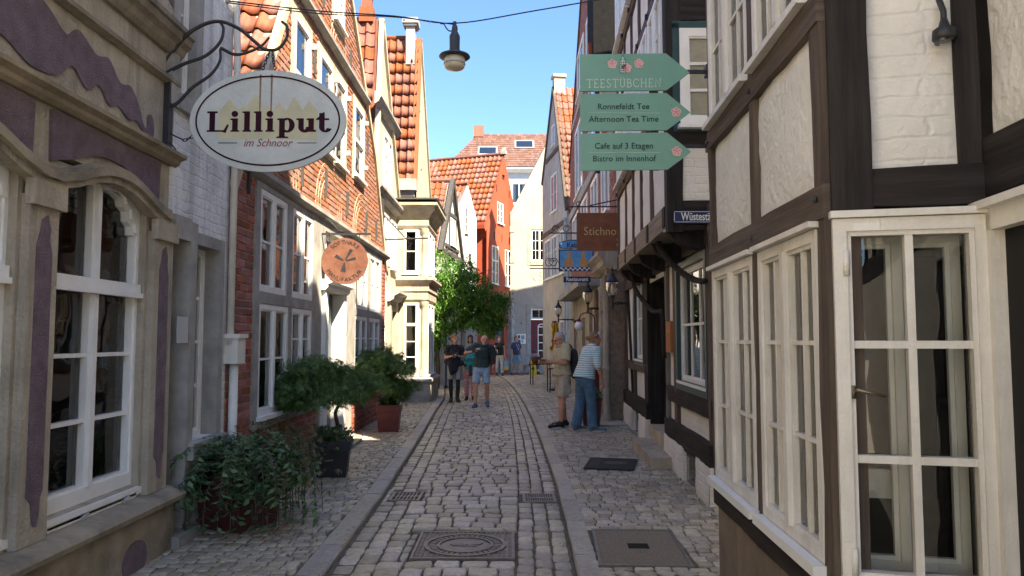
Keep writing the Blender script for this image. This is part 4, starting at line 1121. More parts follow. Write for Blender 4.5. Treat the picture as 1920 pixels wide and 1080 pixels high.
mm = MB(); mm.v = [(-.5, 0, 1), (.5, 0, 1), (.5, 1, .2), (-.5, 1, .2), (-.5, 0, 0), (.5, 0, 0)]; mm.f = [(0, 1, 2, 3), (4, 5, 1, 0)]
pieces(its, [mm.mesh('flat_tile')], 'flat_tile', TILE_B, rK, 'flat_tiling', 120)
for x, s_ in ((-2.6, 5), (.2, 8)):
    c_ = Vector((x, -.5+3.1*s_/15, 15.3+3.3*s_/15)); 
    o_ = MB(); p = [c_+nK*.08, c_+nK*.08+Vector((1.5, 0, 0)), c_+nK*.08+Vector((1.5, 0, 0))+eK*1.1, c_+nK*.08+eK*1.1]
    q = [c_-nK*.05, c_-nK*.05+Vector((1.5, 0, 0)), c_-nK*.05+Vector((1.5, 0, 0))+eK*1.1, c_-nK*.05+eK*1.1]
    o_.loft([q, p]); sk = o_.build('skylight', ZINC, rK)
    i_ = [v+nK*.005 for v in (p[0]+Vector((.12, 0, 0))+eK*.12, p[1]-Vector((.12, 0, 0))+eK*.12, p[2]-Vector((.12, 0, 0))-eK*.12, p[3]+Vector((.12, 0, 0))-eK*.12)]
    MB().ngon(i_).build('skylight_pane', glass_mat('skylight_glass', (.2, .25, .3), 3.0), sk)
MB().box(-3.0, -2.2, 2.2, 3.0, 18.3, 19.2).build('chimney', BRICK_D, rK)

# ================================================================== RIGHT SIDE
def rhouse(name, label, a, b):
    """front line X = a + b*d ; local x = -d along the front, -y faces the lane"""
    k = math.hypot(1, b)
    return thing(name, label, 'house', (a, 0, 0), math.degrees(math.atan2(-1, -b)))
def rw(par, d0, d1, z0, z1, **kw): return window(par, -d1, -d0, z0, z1, **kw)
def rwall(par, name, d0, d1, z0, z1, holes=(), **kw): return wall(par, name, -d1, -d0, z0, z1, [(-h[1], -h[0], h[2], h[3]) for h in holes], **kw)
def rbeam(par, d0, d1, z0, z1, y0, y1, mat, **kw): return beam(par, -d1, -d0, z0, z1, y0, y1, mat, **kw)
def rpanel(par, d0, d1, z0, z1, y, mat, **kw): return panel(par, -d1, -d0, z0, z1, y, mat, **kw)

# ---- nearest half timbered house with casement bay
Mh = rhouse('half_timbered_bay_house', 'half timbered house with cream casement bay window at the right edge', 1.125, .05)
MI = wmat(Mh).inverted()
# stone base with joints
for k, (a, b) in enumerate(((2.99, 3.35), (3.36, 3.75), (3.76, 4.2), (4.21, 4.62), (4.63, 5.08))):
    MB().box(-b, -a, .0+.004*(k % 2), .3, .02, .555).build('base_slab', M('base_slab_stone', (.185, .145, .105), .85, .25, 4, .5, 40, stain=.5) if k == 0 else bpy.data.materials['base_slab_stone'], Mh)
rbeam(Mh, 2.97, 5.10, .56, .70, -.025, .3, TIMBER)
for (a, b) in ((4.04, 5.04), (3.07, 3.93)):
    m = MB(); m.prism([(-b-.02, .70), (-a+.02, .70), (-a+.02, .745), (-b-.02, .745)], -.075, .05); m.build('window_board', WHITE, Mh)
    rw(Mh, a, b, .75, 2.105, y=0, dep=.035, cols=2, rows=3, split=1, splitw=.05, fw=.05, mw=.02, mat=OLDWHITE, sill=0, niche=0, th=.06)
    MB().box(-b-.02, -a+.02, -.06, .05, 2.11, 2.135).build('drip_mould', OLDWHITE, Mh)
for (a, b) in ((5.04, 5.10), (3.93, 4.04), (2.97, 3.07)): rbeam(Mh, a, b, .70, 2.14, -.02, .12, TIMBER_BROWN, name='post')
rbeam(Mh, 2.97, 5.10, 2.14, 2.275, -.03, .2, TIMBER_BROWN)
rpanel(Mh, 4.03, 5.03, 2.27, 2.96, .0, INFILL, amp=.012); rpanel(Mh, 3.08, 3.97, 2.27, 2.96, .0, INFILL, amp=.012)
for (a, b) in ((5.03, 5.10), (3.965, 4.035), (2.97, 3.085)): rbeam(Mh, a, b, 2.275, 2.95, -.022, .12, TIMBER_BROWN, name='post')
rbeam(Mh, 2.97, 5.10, 2.95, 3.075, -.03, .2, TIMBER_BROWN)
for (a, b) in ((4.06, 5.04), (3.10, 3.94)):
    MB().box(-b-.01, -a+.01, -.07, .05, 3.08, 3.115).build('window_board', OLDWHITE, Mh)
    rw(Mh, a, b, 3.12, 4.5, y=0, dep=.03, cols=2, rows=3, split=1, splitw=.05, fw=.05, mw=.02, mat=OLDWHITE, sill=0, niche=.6)
for (a, b) in ((5.04, 5.10), (3.94, 4.06), (2.97, 3.10)): rbeam(Mh, a, b, 3.075, 4.5, -.02, .12, TIMBER_BROWN, name='post')
rbeam(Mh, 2.97, 5.10, 4.5, 4.66, -.03, .2, TIMBER_BROWN)
MB().box(-5.1, -2.97, 0, .5, 4.66, 10.0).build('upper_wall', INFILL, Mh)
rbeam(Mh, 5.02, 5.12, 4.66, 10.0, -.02, .1, TIMBER_BROWN, name='post')
for x, z in ((4.0, 2.2), (4.0, 3.0), (3.03, 2.22), (5.06, 3.0), (3.99, 2.19)): MB().ball((-x, -.035, z), .014, 6, 4).build('peg', IRON, Mh)
# end wall facing the viewer
Te = MI @ Matrix.Translation((1.278, 2.965, 0)) @ Matrix.Rotation(rad(-13.5), 4, 'Z')
MB(Te).box(0, .55, .02, .25, .02, .66).build('base_slab', bpy.data.materials['base_slab_stone'], Mh)
we = window(Mh, .0, .555, .69, 2.125, y=0, dep=.045, cols=2, rows=3, split=0, fw=.05, mw=.03, mat=OLDWHITE, sill=0, niche=0, th=.075, T=Te)
wi = window(Mh, .05, .515, .72, 2.08, y=.19, dep=.03, cols=1, rows=1, split=1, splitw=.05, fw=.035, mat=WHITE, sill=0, niche=0, th=.04, T=Te, name='inner_window', panes=False)
MB(Te).box(-.01, .565, -.05, .05, 2.128, 2.155).build('drip_mould', OLDWHITE, Mh)
BRASS = M('worn_brass', (.20, .17, .11), .38, .2, 12, .1, 60, metal=.8)
m = MB(Te); m.box(.050, .066, -.040, -.028, 1.42, 1.47).tube([(.058, -.045, 1.45), (.07, -.06, 1.455), (.11, -.065, 1.445), (.165, -.058, 1.432)], [.009, .008, .0065, .005], 8); m.build('window_handle', BRASS, Mh, True)
for x, z in ((.045, .80), (.045, 1.95), (.563, .9), (.563, 1.42), (.563, 1.92)):
    MB(Te).tube([(x, -.035, z-.05), (x, -.035, z+.05)], .012, 8).build('hinge', OLDWHITE, we, True)
MB(Te).box(.075, .17, -.034, -.03, 2.075, 2.105).build('paper_label', WHITE, Mh)
beam(Mh, .0, .155, 2.156, 6.5, -.02, .2, TIMBER, T=Te, name='corner_post')
beam(Mh, .155, .55, 2.17, 2.325, -.012, .2, TIMBER, T=Te)
panel(Mh, .15, .475, 2.32, 4.3, .015, INFILL_BRICK, T=Te, amp=.004)
beam(Mh, .47, .545, 2.325, 6.5, -.014, .2, TIMBER, T=Te, name='post')
beam(Mh, .155, .47, 4.3, 4.45, -.012, .2, TIMBER, T=Te)
panel(Mh, .15, .475, 4.45, 6.5, .015, INFILL_BRICK, T=Te)
MB(Te).box(.15, .50, .06, .3, 4.0, 10.0).build('upper_wall', INFILL, Mh)
m = MB(Te); m.tube([(.415, -.02, 2.98), (.42, -.05, 2.92), (.42, -.05, 2.86)], .012, 8).lathe([(.012, .06), (.02, .03), (.042, .015), (.044, -.02), (.038, -.025)], (.42, -.05, 2.83), 14); fl = m.build('wall_spotlight', IRON, Mh, True)
MB(Te).lathe([(.036, 0), (.036, .012), (.02, .014)], (.42, -.05, 2.796), 14).build('lens', GLASS_CLEAR, fl)
# wall running on towards the viewer, with the shop door
q0 = Vector((1.278, 2.965)) + Vector((math.cos(rad(-13.5)), math.sin(rad(-13.5))))*.558
Tw = MI @ Matrix.Translation((q0.x, q0.y, 0)) @ Matrix.Rotation(rad(-96), 4, 'Z')
beam(Mh, .0, 5.5, 2.20, 2.42, -.01, .2, TIMBER, T=Tw)
for k in range(5): panel(Mh, .02+1.1*k, 1.04+1.1*k, 2.42, 4.3, .015, INFILL, T=Tw, amp=.01)
for k in range(5): beam(Mh, 1.03+1.1*k, 1.12+1.1*k, 2.42, 4.3, -.012, .2, TIMBER, T=Tw, name='post')
beam(Mh, .0, 5.5, 4.3, 4.5, -.01, .2, TIMBER, T=Tw)
MB(Tw).box(0, 5.5, .0, .3, 4.5, 10.0).build('upper_wall', INFILL, Mh)
m = MB(Tw); m.box(.012, .06, -.02, .10, .05, 2.12).box(1.15, 1.23, -.02, .10, .05, 2.12).box(.012, 1.23, -.02, .10, 2.06, 2.14).box(-.02, 1.27, -.06, .1, 2.14, 2.17); m.build('door_frame', OLDWHITE, Mh)
MB(Tw).box(.06, 1.15, .03, .08, .05, 2.06).build('door', BLACK, Mh)
MB(Tw).box(1.23, 5.5, .0, .25, .02, 2.2).build('front_wall', INFILL, Mh)
# dark room behind the bay
m = MB(MI); X0, X1, Y0, Y1 = 1.42, 4.2, 2.98, 4.98
Z0, Z1 = .3, 2.2
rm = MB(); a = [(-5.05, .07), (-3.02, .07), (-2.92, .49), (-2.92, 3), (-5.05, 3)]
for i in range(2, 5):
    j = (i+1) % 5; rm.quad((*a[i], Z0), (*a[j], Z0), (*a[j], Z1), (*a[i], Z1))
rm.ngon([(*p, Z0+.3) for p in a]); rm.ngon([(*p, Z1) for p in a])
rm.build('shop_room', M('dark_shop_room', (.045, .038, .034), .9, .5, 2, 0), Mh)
for (x, y, z, sx, sy, sz) in ((-3.6, 1.0, .62, .5, .4, .5), (-4.4, 1.1, .62, .6, .4, .7), (-3.2, 1.6, .62, .4, .3, 1.0)):
    m = MB(); m.box(x, x+sx, y, y+sy, z+sz-.03, z+sz)
    for (i, j) in ((0, 0), (1, 0), (0, 1), (1, 1)): m.box(x+i*(sx-.04), x+i*(sx-.04)+.04, y+j*(sy-.04), y+j*(sy-.04)+.04, z, z+sz-.03)
    m.build('display_table', DARKWOOD, Mh)
MB(Te).box(.10, .28, .30, .34, .98, 1.10).build('price_card', OLDWHITE, Mh)
m = MB(); m.loft([[(-x, -.15, 10.0), (-x, 2.0, 10.7), (-x, 4, 10.0)] for x in (2.45, 5.16)]); m.build('roof', TILE_R, Mh)
MB().box(-5.05, -3.15, .6, 4, 2.25, 9.98).build('house_body', ROOM, Mh)

# ---- black and white house with jettied upper floor
Nh = rhouse('black_white_timber_house', 'black and white timber house with jettied upper floor and teal window frames', 1.68, .04)
hN = [(7.50, 9.22, 1.05, 2.56), (10.05, 11.72, .30, 2.52), (12.2, 13.42, 1.2, 2.78)]
rwall(Nh, 'wall', 7.38, 14.95, .30, 3.0, hN, th=.3, mat=INFILL_BRICK, y=.02)
for (a, b) in ((7.30, 7.95), (8.65, 10.0), (11.8, 12.6), (13.3, 14.9)):
    panel(Nh, -b, -a, -.02, .42, -.085, INFILL_BRICK, amp=.02, name='plinth_stone'); MB().box(-b, -a, -.07, .1, .0, .40).build('plinth_block', INFILL_BRICK, Nh)
for (a, b) in ((7.95, 8.65), (12.6, 13.3)):
    m = MB(); m.box(-b, -a, -.03, .0, .02, .38); g_ = m.build('cellar_vent', TIMBER_GREY, Nh)
    MB().box(-b+.06, -a-.06, -.036, -.031, .07, .33).build('vent_pane', GLASS, g_)
rbeam(Nh, 7.36, 10.0, .38, .62, -.06, .1, TIMBER, name='sill_beam'); rbeam(Nh, 11.75, 14.95, .40, .66, -.06, .1, TIMBER, name='sill_beam')
rbeam(Nh, 7.36, 10.0, .86, 1.05, -.03, .1, TIMBER); rbeam(Nh, 11.75, 14.95, 1.10, 1.25, -.025, .1, TIMBER_BROWN)
for (a, b, mt) in ((7.36, 7.48, TIMBER_BROWN), (9.24, 9.42, TIMBER_BROWN), (9.92, 10.05, TIMBER_GREY), (11.72, 12.15, TIMBER), (13.44, 13.56, TIMBER_BROWN), (14.82, 14.96, TIMBER_BROWN)):
    rbeam(Nh, a, b, .62, 3.0, -.028, .12, mt, name='post')
rbeam(Nh, 7.36, 14.95, 2.60, 2.78, -.032, .1, TIMBER_BROWN)
brace(Nh, (-14.55, 2.6), (-13.9, .62), .09, -.022, .08, TIMBER)
# windows with teal frames
for (a, b, c, d), cc in ((hN[0], 3), (hN[2], 3)):
    m = MB(); m.box(-b, -b+.09, -.035, .12, c, d).box(-a-.09, -a, -.035, .12, c, d).box(-b+.09, -a-.09, -.035, .12, d-.08, d).box(-b+.09, -a-.09, -.035, .12, c, c+.11)
    m.build('teal_frame', TEALPAINT, Nh)
    rw(Nh, a+.09, b-.09, c+.11, d-.08, y=0, dep=.07, cols=cc, rows=2, fw=.045, mw=.028, sill=.035, niche=.5, room=ROOM)
# door in deep recess
m = MB(); a, b, c, d = hN[1]; a += .005; b -= .005; c += .004; d -= .005
m.quad((-b, .0, c), (-b, .5, c), (-b, .5, d), (-b, .0, d)); m.quad((-a, .5, c), (-a, .0, c), (-a, .0, d), (-a, .5, d)); m.quad((-b, .5, d), (-a, .5, d), (-a, .0, d), (-b, .0, d)); m.quad((-b, 0, c), (-a, 0, c), (-a, .5, c), (-b, .5, c)); m.build('door_recess', TIMBER, Nh)
dn = MB().box(-11.70, -10.07, .42, .47, .3, 2.5).build('door', TEALPAINT, Nh)
for (u0, u1) in ((-11.55, -10.98), (-10.8, -10.22)):
    for z0, z1 in ((.5, 1.2), (1.35, 2.3)): MB().box(u0, u1, .40, .42, z0, z1).build('door_panel', TEALPAINT, dn)
MB().tube([(-10.25, .38, 1.3), (-10.38, .37, 1.3)], .012).build('door_handle', BRASS, dn)
MB().box(-11.25, -9.35, -.34, -.02, .02, .19).build('doorstep', SANDSTONE, Nh); MB().box(-11.5, -10.0, -.06, .3, .19, .36).build('doorstep', SANDSTONE_PALE, Nh)
MB().box(-9.86, -9.50, -.05, .0, 1.48, 1.88).build('wooden_plaque', M('orange_wood', (.34, .115, .03), .6, .2, 8, .2, 50), Nh)
text('Stichnoth', .07, GOLD, Nh, tt(-9.68, 1.72, -.053), name='plaque_lettering'); text('Fenster', .05, GOLD, Nh, tt(-9.68, 1.62, -.053), name='plaque_lettering')
# jetty: front plane 0.40 m forward
jy = -.40; j0, j1 = 7.42, 12.38
rbeam(Nh, j0, j1, 2.78, 3.02, jy-.02, jy+.25, TIMBER_PALE, name='bressummer')
for dd in (7.55, 8.75, 9.95, 11.1, 12.15):
    m = MB(); rings = []
    for k in range(7):
        a = math.pi/2*k/6; rings.append((jy+.02+.36*(1-math.cos(a))*1.0, 2.78-.22*math.sin(a)))
    poly = [(jy-.03, 3.0), (jy-.03, 2.80)] + [(y, z) for y, z in rings] + [(.02, 2.56), (.02, 3.0)]
    m.loft([[(-dd-.14, y, z) for y, z in poly], [(-dd, y, z) for y, z in poly]]); m.build('joist_bracket', TIMBER, Nh)
MB().box(-j1, -j0, jy+.02, .3, 2.98, 3.04).build('jetty_soffit', TIMBER, Nh)
ups = [(7.55, 8.75), (8.95, 9.9), (10.1, 11.0), (11.2, 12.2)]
MB().box(-j1, -j0-.02, jy+.03, 4, 3.05, 10.4).build('upper_body', INFILL, Nh)
for (a, b) in ((7.42, 7.60), (8.55, 8.64), (9.45, 9.53), (10.3, 10.38), (11.2, 11.28), (12.25, 12.38)):
    rbeam(Nh, a, b, 3.02, 10.4, jy-.012, jy+.1, TIMBER_BROWN if a > 7.5 else TIMBER, name='post')
dl_ = [7.60, 8.55, 8.64, 9.45, 9.53, 10.3, 10.38, 11.2, 11.28, 12.25]
for k in range(0, 10, 2):
    rpanel(Nh, dl_[k], dl_[k+1], 3.0, 3.98, jy+.01, INFILL, amp=.008)
    rpanel(Nh, dl_[k], dl_[k+1], 5.52, 6.25, jy+.01, INFILL, amp=.008); rpanel(Nh, dl_[k], dl_[k+1], 7.9, 8.4, jy+.01, INFILL)
    rw(Nh, dl_[k]+.01, dl_[k+1]-.01, 4.14, 5.36, y=jy, dep=.02, cols=2, rows=3, split=1, fw=.05, niche=0, sill=.03)
    rw(Nh, dl_[k]+.01, dl_[k+1]-.01, 6.42, 7.70, y=jy, dep=.02, cols=2, rows=3, split=1, fw=.05, niche=0, sill=.03)
for z0, z1 in ((3.98, 4.12), (5.38, 5.54), (6.25, 6.40), (7.72, 7.9), (8.4, 8.6)): rbeam(Nh, j0, j1, z0, z1, jy-.016, jy+.1, TIMBER_BROWN)
for dd in (7.5, 8.6, 9.5, 10.34, 11.24, 12.3):
    for z in (4.05, 5.46, 6.33): MB().box(-dd-.025, -dd+.025, jy-.05, jy-.014, z-.025, z+.025).build('iron_bolt', IRON, Nh)
# end wall of the upper floor, facing the viewer
NI = wmat(Nh).inverted()
pe = wmat(Nh) @ Vector((-j0, jy, 0))
Tn = NI @ Matrix.Translation((pe.x, pe.y-.001, 0))
MB(Tn).box(.0, 2.6, .01, .3, 2.76, 10.4).build('end_wall', INFILL_BRICK, Nh)
beam(Nh, -.02, .14, 2.72, 10.4, -.03, .1, TIMBER, T=Tn, name='corner_post')
beam(Nh, .14, 2.6, 2.74, 3.03, -.022, .1, TIMBER, T=Tn)
panel(Nh, .13, 1.6, 3.02, 3.62, .0, INFILL_BRICK, T=Tn); beam(Nh, .14, 2.6, 3.60, 3.74, -.02, .1, TIMBER, T=Tn)
MB(Tn).box(.05, .9, -.035, .01, 3.74, 3.80).box(.05, .12, -.035, .01, 3.8, 4.86).box(.05, .9, -.035, .01, 4.80, 4.88).build('teal_frame', TEALPAINT, Nh)
window(Nh, .12, .86, 3.80, 4.80, dep=.0, cols=1, rows=3, fw=.085, mw=.03, niche=.35, T=Tn, split=1, room=ROOM_PALE)
beam(Nh, .14, 2.6, 4.90, 5.16, -.025, .1, TIMBER, T=Tn)
panel(Nh, .13, 1.6, 5.16, 6.2, .0, INFILL_BRICK, T=Tn); beam(Nh, .14, 2.6, 6.2, 6.4, -.025, .1, TIMBER, T=Tn)
beam(Nh, .72, .80, 5.16, 6.2, -.02, .1, TIMBER, T=Tn, name='post')
m = MB(); m.loft([[(-d_, jy-.1, 10.4), (-d_, 1.6, 11.0), (-d_, 4.2, 10.4)] for d_ in (7.35, 12.5)]); m.build('roof', TILE_R, Nh)
rwall(Nh, 'rear_upper_wall', 12.4, 14.95, 3.0, 6.6, [(12.9, 13.5, 3.8, 5.2), (13.8, 14.4, 3.8, 5.2)], th=.3, mat=GREY_WALL)
for a in (12.9, 13.8): rw(Nh, a, a+.6, 3.8, 5.2, dep=.05, cols=1, rows=3, split=1)
MB().box(-14.9, -12.4, .35, 4, 3, 6.5).build('house_body', ROOM, Nh)
# ground floor core and end wall towards the alley
MB().box(-14.9, -7.56, .62, 4, .05, 2.95).build('house_body', ROOM, Nh)
MB().box(-7.55, -7.395, .325, 4, .02, 2.74).build('end_wall', INFILL_BRICK, Nh)
beam(Nh, .36, 2.3, .40, .62, -.02, .02, TIMBER, T=NI @ Matrix.Translation((wmat(Nh) @ Vector((-7.395, 0, 0))).to_3d().to_tuple() and (1.98, 7.39, 0)))
# thick twisted ropes looped under the jetty
ROPE = M('tarred_rope', (.022, .018, .016), .9, .3, 20, .9, 120)
def rope(pts, par):
    P = spline(pts, 10); m = MB(); rr = .034
    for ph in (0, math.pi*2/3, math.pi*4/3):
        acc = 0; Q = []
        for i, p in enumerate(P):
            if i: acc += (P[i]-P[i-1]).length
            a = acc*26+ph; Q.append((p[0]+.016*math.cos(a), p[1]+.016*math.sin(a), p[2]+.012*math.sin(a)))
        m.tube(Q, .021, 6)
    return m.build('rope', ROPE, par, True)
rope([(-12.0, -.24, 2.75), (-11.8, -.20, 2.45), (-11.3, -.12, 2.2), (-10.75, -.07, 2.05), (-10.1, -.05, 1.98), (-9.98, -.05, 1.4)], Nh)
rope([(-8.6, -.34, 2.82), (-8.5, -.30, 2.65), (-8.2, -.18, 2.42), (-7.8, -.10, 2.28), (-7.40, -.06, 2.22)], Nh)

MB().box(-5.10, -5.065, .13, 4, .02, 9.9).build('side_wall', INFILL, Mh)
Al = thing('alley_end_house', 'pale rendered house closing the side alley behind the street name plate', 'house', (6.0, 0, 0), -90)
wall(Al, 'wall', -9.5, -4.2, .0, 6.5, [(-7.2, -6.2, 1.0, 2.4), (-7.2, -6.2, 3.8, 5.2)], .3, CREAM_WALL)
for z in (1.0, 3.8): window(Al, -7.2, -6.2, z, z+1.4, dep=.05, cols=1, rows=2, split=1)

# ---- carved stone portal
Pp = rhouse('carved_stone_portal', 'carved brown sandstone doorway pillar beside the black and white house', 2.02, .0); Pp['category'] = 'portal'
CARVED = M('carved_brown_stone', (.23, .175, .13), .9, .3, 9, 1.0, 38, stain=.5, bdist=.03)
MB().box(-15.6, -14.98, -.10, .5, .02, 3.2).build('pillar', CARVED, Pp)
for k, z in enumerate((.0, .5, .95, 1.35, 1.75, 2.15, 2.55)):
    MB().box(-15.55+.05*(k % 2), -15.05-.04*(k % 2), -.15-.02*(k % 3), -.08, .08+z, .40+z).build('carved_block', CARVED, Pp)
for dd in (15.62, 14.97): m = MB(); m.lathe([(.09, 0), (.09, .12), (.06, .16), (.065, 1.0), (.085, 1.05), (.06, 1.1), (.06, 2.6), (.09, 2.7)], (-dd, -.14, .02), 12); autosmooth(m.build('colonnette', SANDSTONE, Pp))
m = MB(); m.loft([[(-x, -p, 3.05+q) for p, q in ((.05, 0), (.18, .1), (.2, .2), (.3, .3), (.3, .36), (-.4, .42), (-.4, 0))] for x in (14.9, 17.2)]); m.build('entablature', SANDSTONE, Pp)

# ---- tall brick house
Oh = rhouse('tall_brick_house', 'tall dark red brick house with flat canopy and large upper windows', 2.2, 0.)
hO = [(17.0, 18.3, .1, 2.4), (19.3, 20.8, 1.0, 2.5), (16.6, 18.0, 4.6, 5.9), (18.8, 20.4, 4.6, 5.9), (22.8, 25.4, 6.4, 8.7), (18.0, 20.8, 6.6, 8.7), (22.2, 24.4, 9.5, 11.0), (18.6, 21.4, 9.5, 10.9), (21.4, 23.4, 4.5, 5.9), (24.4, 26.6, 4.5, 5.9)]
ow = rwall(Oh, 'wall', 15.62, 27.9, .02, 14.0, hO, th=.3, mat=MORTAR_G, clips=[(-27.9, 8.0, -.84/1.306, 1/1.306), (-15.6, 8.2, .92/1.359, 1/1.359)])
for h in hO[2:]:
    rw(Oh, *h, y=0, dep=.02, cols=1, rows=1, split=1, fw=.09, splitw=.08, niche=.5, sill=.06, room=ROOM)
rw(Oh, *hO[1], y=0, dep=.1, cols=2, rows=2, split=1)
bricks(ow, [(-27.88, -15.64, 3.25, 13.4)], lim=lambda z: (-27.88+max(0, (z-8.0)/.84), -15.64-max(0, (z-8.2)/.92)), holes=[(-b-.03, -a+.03, c-.07, d+.03) for a, b, c, d in hO], mat=BRICK_D, bl=.24, bh=.075, j=.012, limit=120)
rbeam(Oh, 15.7, 27.85, 6.0, 6.28, -.06, .05, GREYSTONE, name='string_course', jit=.001); rbeam(Oh, 16.8, 26.4, 9.1, 9.3, -.05, .05, GREYSTONE, name='string_course', jit=.001)
MB().box(-26.5, -18.6, -.55, .0, 2.98, 3.16).build('canopy', GREYSTONE, Oh)
rwall(Oh, 'stone_ground_floor', 15.63, 27.85, .03, 2.95, [hO[0], hO[1], (22.0, 23.0, .05, 2.3), (24.5, 26.0, .9, 2.3)], th=.04, mat=SANDSTONE, y=-.045)
MB().box(-18.3, -17.0, .2, .25, .1, 2.4).build('door', BLACK, Oh); MB().box(-23, -22, -.02, -.015, .1, 2.3).build('door', DARKWOOD, Oh); MB().box(-26, -24.5, -.02, -.015, .9, 2.3).build('shop_glass', GLASS, Oh)
MB().box(-16.75, -16.35, -.16, .0, .05, 2.9).box(-19.0, -18.6, -.12, .0, .05, 2.9).build('stone_pier', CARVED, Oh)
MB().quad((-28, -.06, 7.92), (-21.62, -.06, 13.36), (-21.62, 6, 13.36), (-28, 6, 7.92)).quad((-21.62, -.06, 13.36), (-15.5, -.06, 8.12), (-15.5, 6, 8.12), (-21.62, 6, 13.36)).build('roof', TILE_R, Oh)
# slate hung oriel high on the near end
m = MB(); m.box(-15.9, -14.75, -.55, .25, 7.4, 9.6).box(-15.95, -14.7, -.60, .25, 7.28, 7.4); orl = m.build('slate_oriel', SLATE, Oh)
MB().box(-15.7, -14.9, -.50, .2, 7.0, 7.28).box(-15.55, -15.0, -.35, .2, 6.6, 7.0).build('oriel_console', SANDSTONE_PALE, orl)
MB().box(-15.3, -15.0, -.62, -.3, 7.45, 7.75).build('clay_pot', TILE_O, orl)

# ---- grey gable house further on
Qh = thing('grey_gable_house', 'grey rendered gable house with orange pantile strip beyond the brick house', 'house', (2.10, 28.35, 0), math.degrees(math.atan2(-1, .15)))
qa, qz = -2.4, 12.2
hQ = [(-1.45, -.4, 4.2, 5.9), (-2.75, -1.65, 4.2, 5.9), (-4.2, -2.95, 4.2, 5.9), (-2.9, -1.7, 6.9, 8.5), (-2.75, -2.1, 9.7, 10.6), (-1.2, -.5, .9, 2.4), (-2.9, -1.9, .1, 2.4)]
wall(Qh, 'wall', -4.9, 0, .02, 12.8, hQ, .3, GREY_WALL, clips=[(0, 6.6, (qz-6.6)/6.1, 2.4/6.1), (qa, qz, -1.45/1.76, 1/1.76)])
for h in hQ[:3]: window(Qh, *h, dep=.0, cols=2, rows=3, split=1, fw=.06, mat=OLDWHITE, curtain=CURTAIN)
for h in hQ[3:6]: window(Qh, *h, dep=.02, cols=1, rows=2, split=1, fw=.07, mat=SHUTWHITE, room=ROOM_PALE)
MB().box(-2.9, -1.9, .12, .17, .1, 2.4).build('door', DARKWOOD, Qh)
for z in (6.12, 9.3): beam(Qh, -4.85 if z < 7 else -4.0, -.05 if z < 7 else -1.2, z, z+.16, -.06, .05, TIMBER_BROWN)
brace(Qh, (.0, 6.6), (qa, qz), .14, -.06, .2, TIMBER_BROWN, name='verge'); brace(Qh, (qa, qz), (-4.9, qz-1.45*2.5), .14, -.06, .2, TIMBER_BROWN, name='verge')
dQ = Vector((qa, 0, qz-6.6)).normalized()
m = MB(); m.quad((.1, .1, 6.42), (qa, .1, qz), (qa, 6, qz), (.1, 6, 6.42)); m.quad((qa, .1, qz), (-5, .1, qz-1.45*2.6), (-5, 6, qz-1.45*2.6), (qa, 6, qz)); rQ = m.build('roof', TILE_R, Qh)
tiles(rQ, (.12, 0.05, 6.4), (0, 1, 0), tuple(dQ), 8, 18, w=.24, ex_len=.345, mat=TILE_O, limit=90)
MB().box(qa-.2, qa+.2, .0, .45, 11.9, 12.6).box(qa-.26, qa+.26, -.06, .5, 12.6, 12.72).build('chimney', CREAM_WALL, rQ)
MB().tube([(.05, -.08, .1), (.05, -.08, 6.3)], .05, 8).build('downpipe', ZINC, Qh)

# ---- tall house beside and behind the viewer, added and sized to shade the lane
Zh = thing('shade_caster_house', 'tall plain rendered house added beyond the right edge of view to cast shade', 'house', (1.9, 0, 0), -90)
wall(Zh, 'wall', -2.3, 3.4, 2.3, 13.4, [(-1.8, -.8, 5, 6.5), (.2, 1.2, 5, 6.5), (2.0, 3.0, 5, 6.5)], .3, CREAM_WALL)
for x in (-1.8, .2, 2.0): window(Zh, x, x+1, 5, 6.5, dep=.05, cols=2, rows=2)
MB().box(-2.3, 3.4, .31, 3.4, 2.3, 13.3).build('house_body', CREAM_WALL, Zh); MB().box(-2.35, 3.45, -.1, 3.5, 13.42, 13.6).build('roof', LEAD, Zh)

# ================================================================== SIGNS
SIGNWHITE = M('weathered_sign_white', (.56, .60, .58), .6, .1, 5, .3, 45, stain=.35, stain_col=(.36, .37, .32))
SIGNCREAM = M('faded_sign_cream', (.56, .53, .36), .65, .1, 6, .2, 45)
AUBERGINE = M('aubergine_enamel', (.030, .005, .014), .7, .1, 6, 0, spec=.15)
SIGNRED = M('sign_red', (.30, .045, .055), .5, .1, 6, 0)
RUSTRUN = M('rust_run', (.26, .17, .10), .8, .3, 30, .2, 60)
# ---- oval sign on scrolled bracket
Ls = thing('oval_hanging_sign', 'oval white hanging sign lettered Lilliput im Schnoor on curled black iron bracket', 'sign', (-2.62, 5.75, 3.1), 0)
# local: x = X+2.62, z = Z-3.1
ecx, ecz, erx, erz = .71, .255, .612, .405
MB().prism(ellipse(ecx, ecz, erx, erz, 64), -.012, .012).build('board', SIGNWHITE, Ls)
m = MB(); ring(m, ecx, ecz, erx-.045, erz-.045, .013, -.0155, -.0118, 72); m.build('border_line', AUBERGINE, Ls)
sk_ = [(0, 0), (1, 0), (1, .62), (.915, .86), (.845, .64), (.76, .96), (.685, .64), (.665, .64), (.61, .82), (.54, .62), (.50, .74), (.455, .64), (.45, .72), (.37, 1.0), (.285, .74), (.275, .66), (.25, .74), (.20, .64), (.11, .88), (0, .62)]
MB().prism([(ecx-.385+.775*x, ecz-.145+.36*z) for x, z in sk_], -.0135, -.0118).build('roof_skyline', SIGNCREAM, Ls)
m = MB()
for x in (.43, .543): m.prism([(ecx-.4+.78*x-.004, ecz-.09), (ecx-.4+.78*x+.004, ecz-.09), (ecx-.4+.78*x+.009, ecz+.37), (ecx-.4+.78*x-.007, ecz+.37)], -.0142, -.0137)
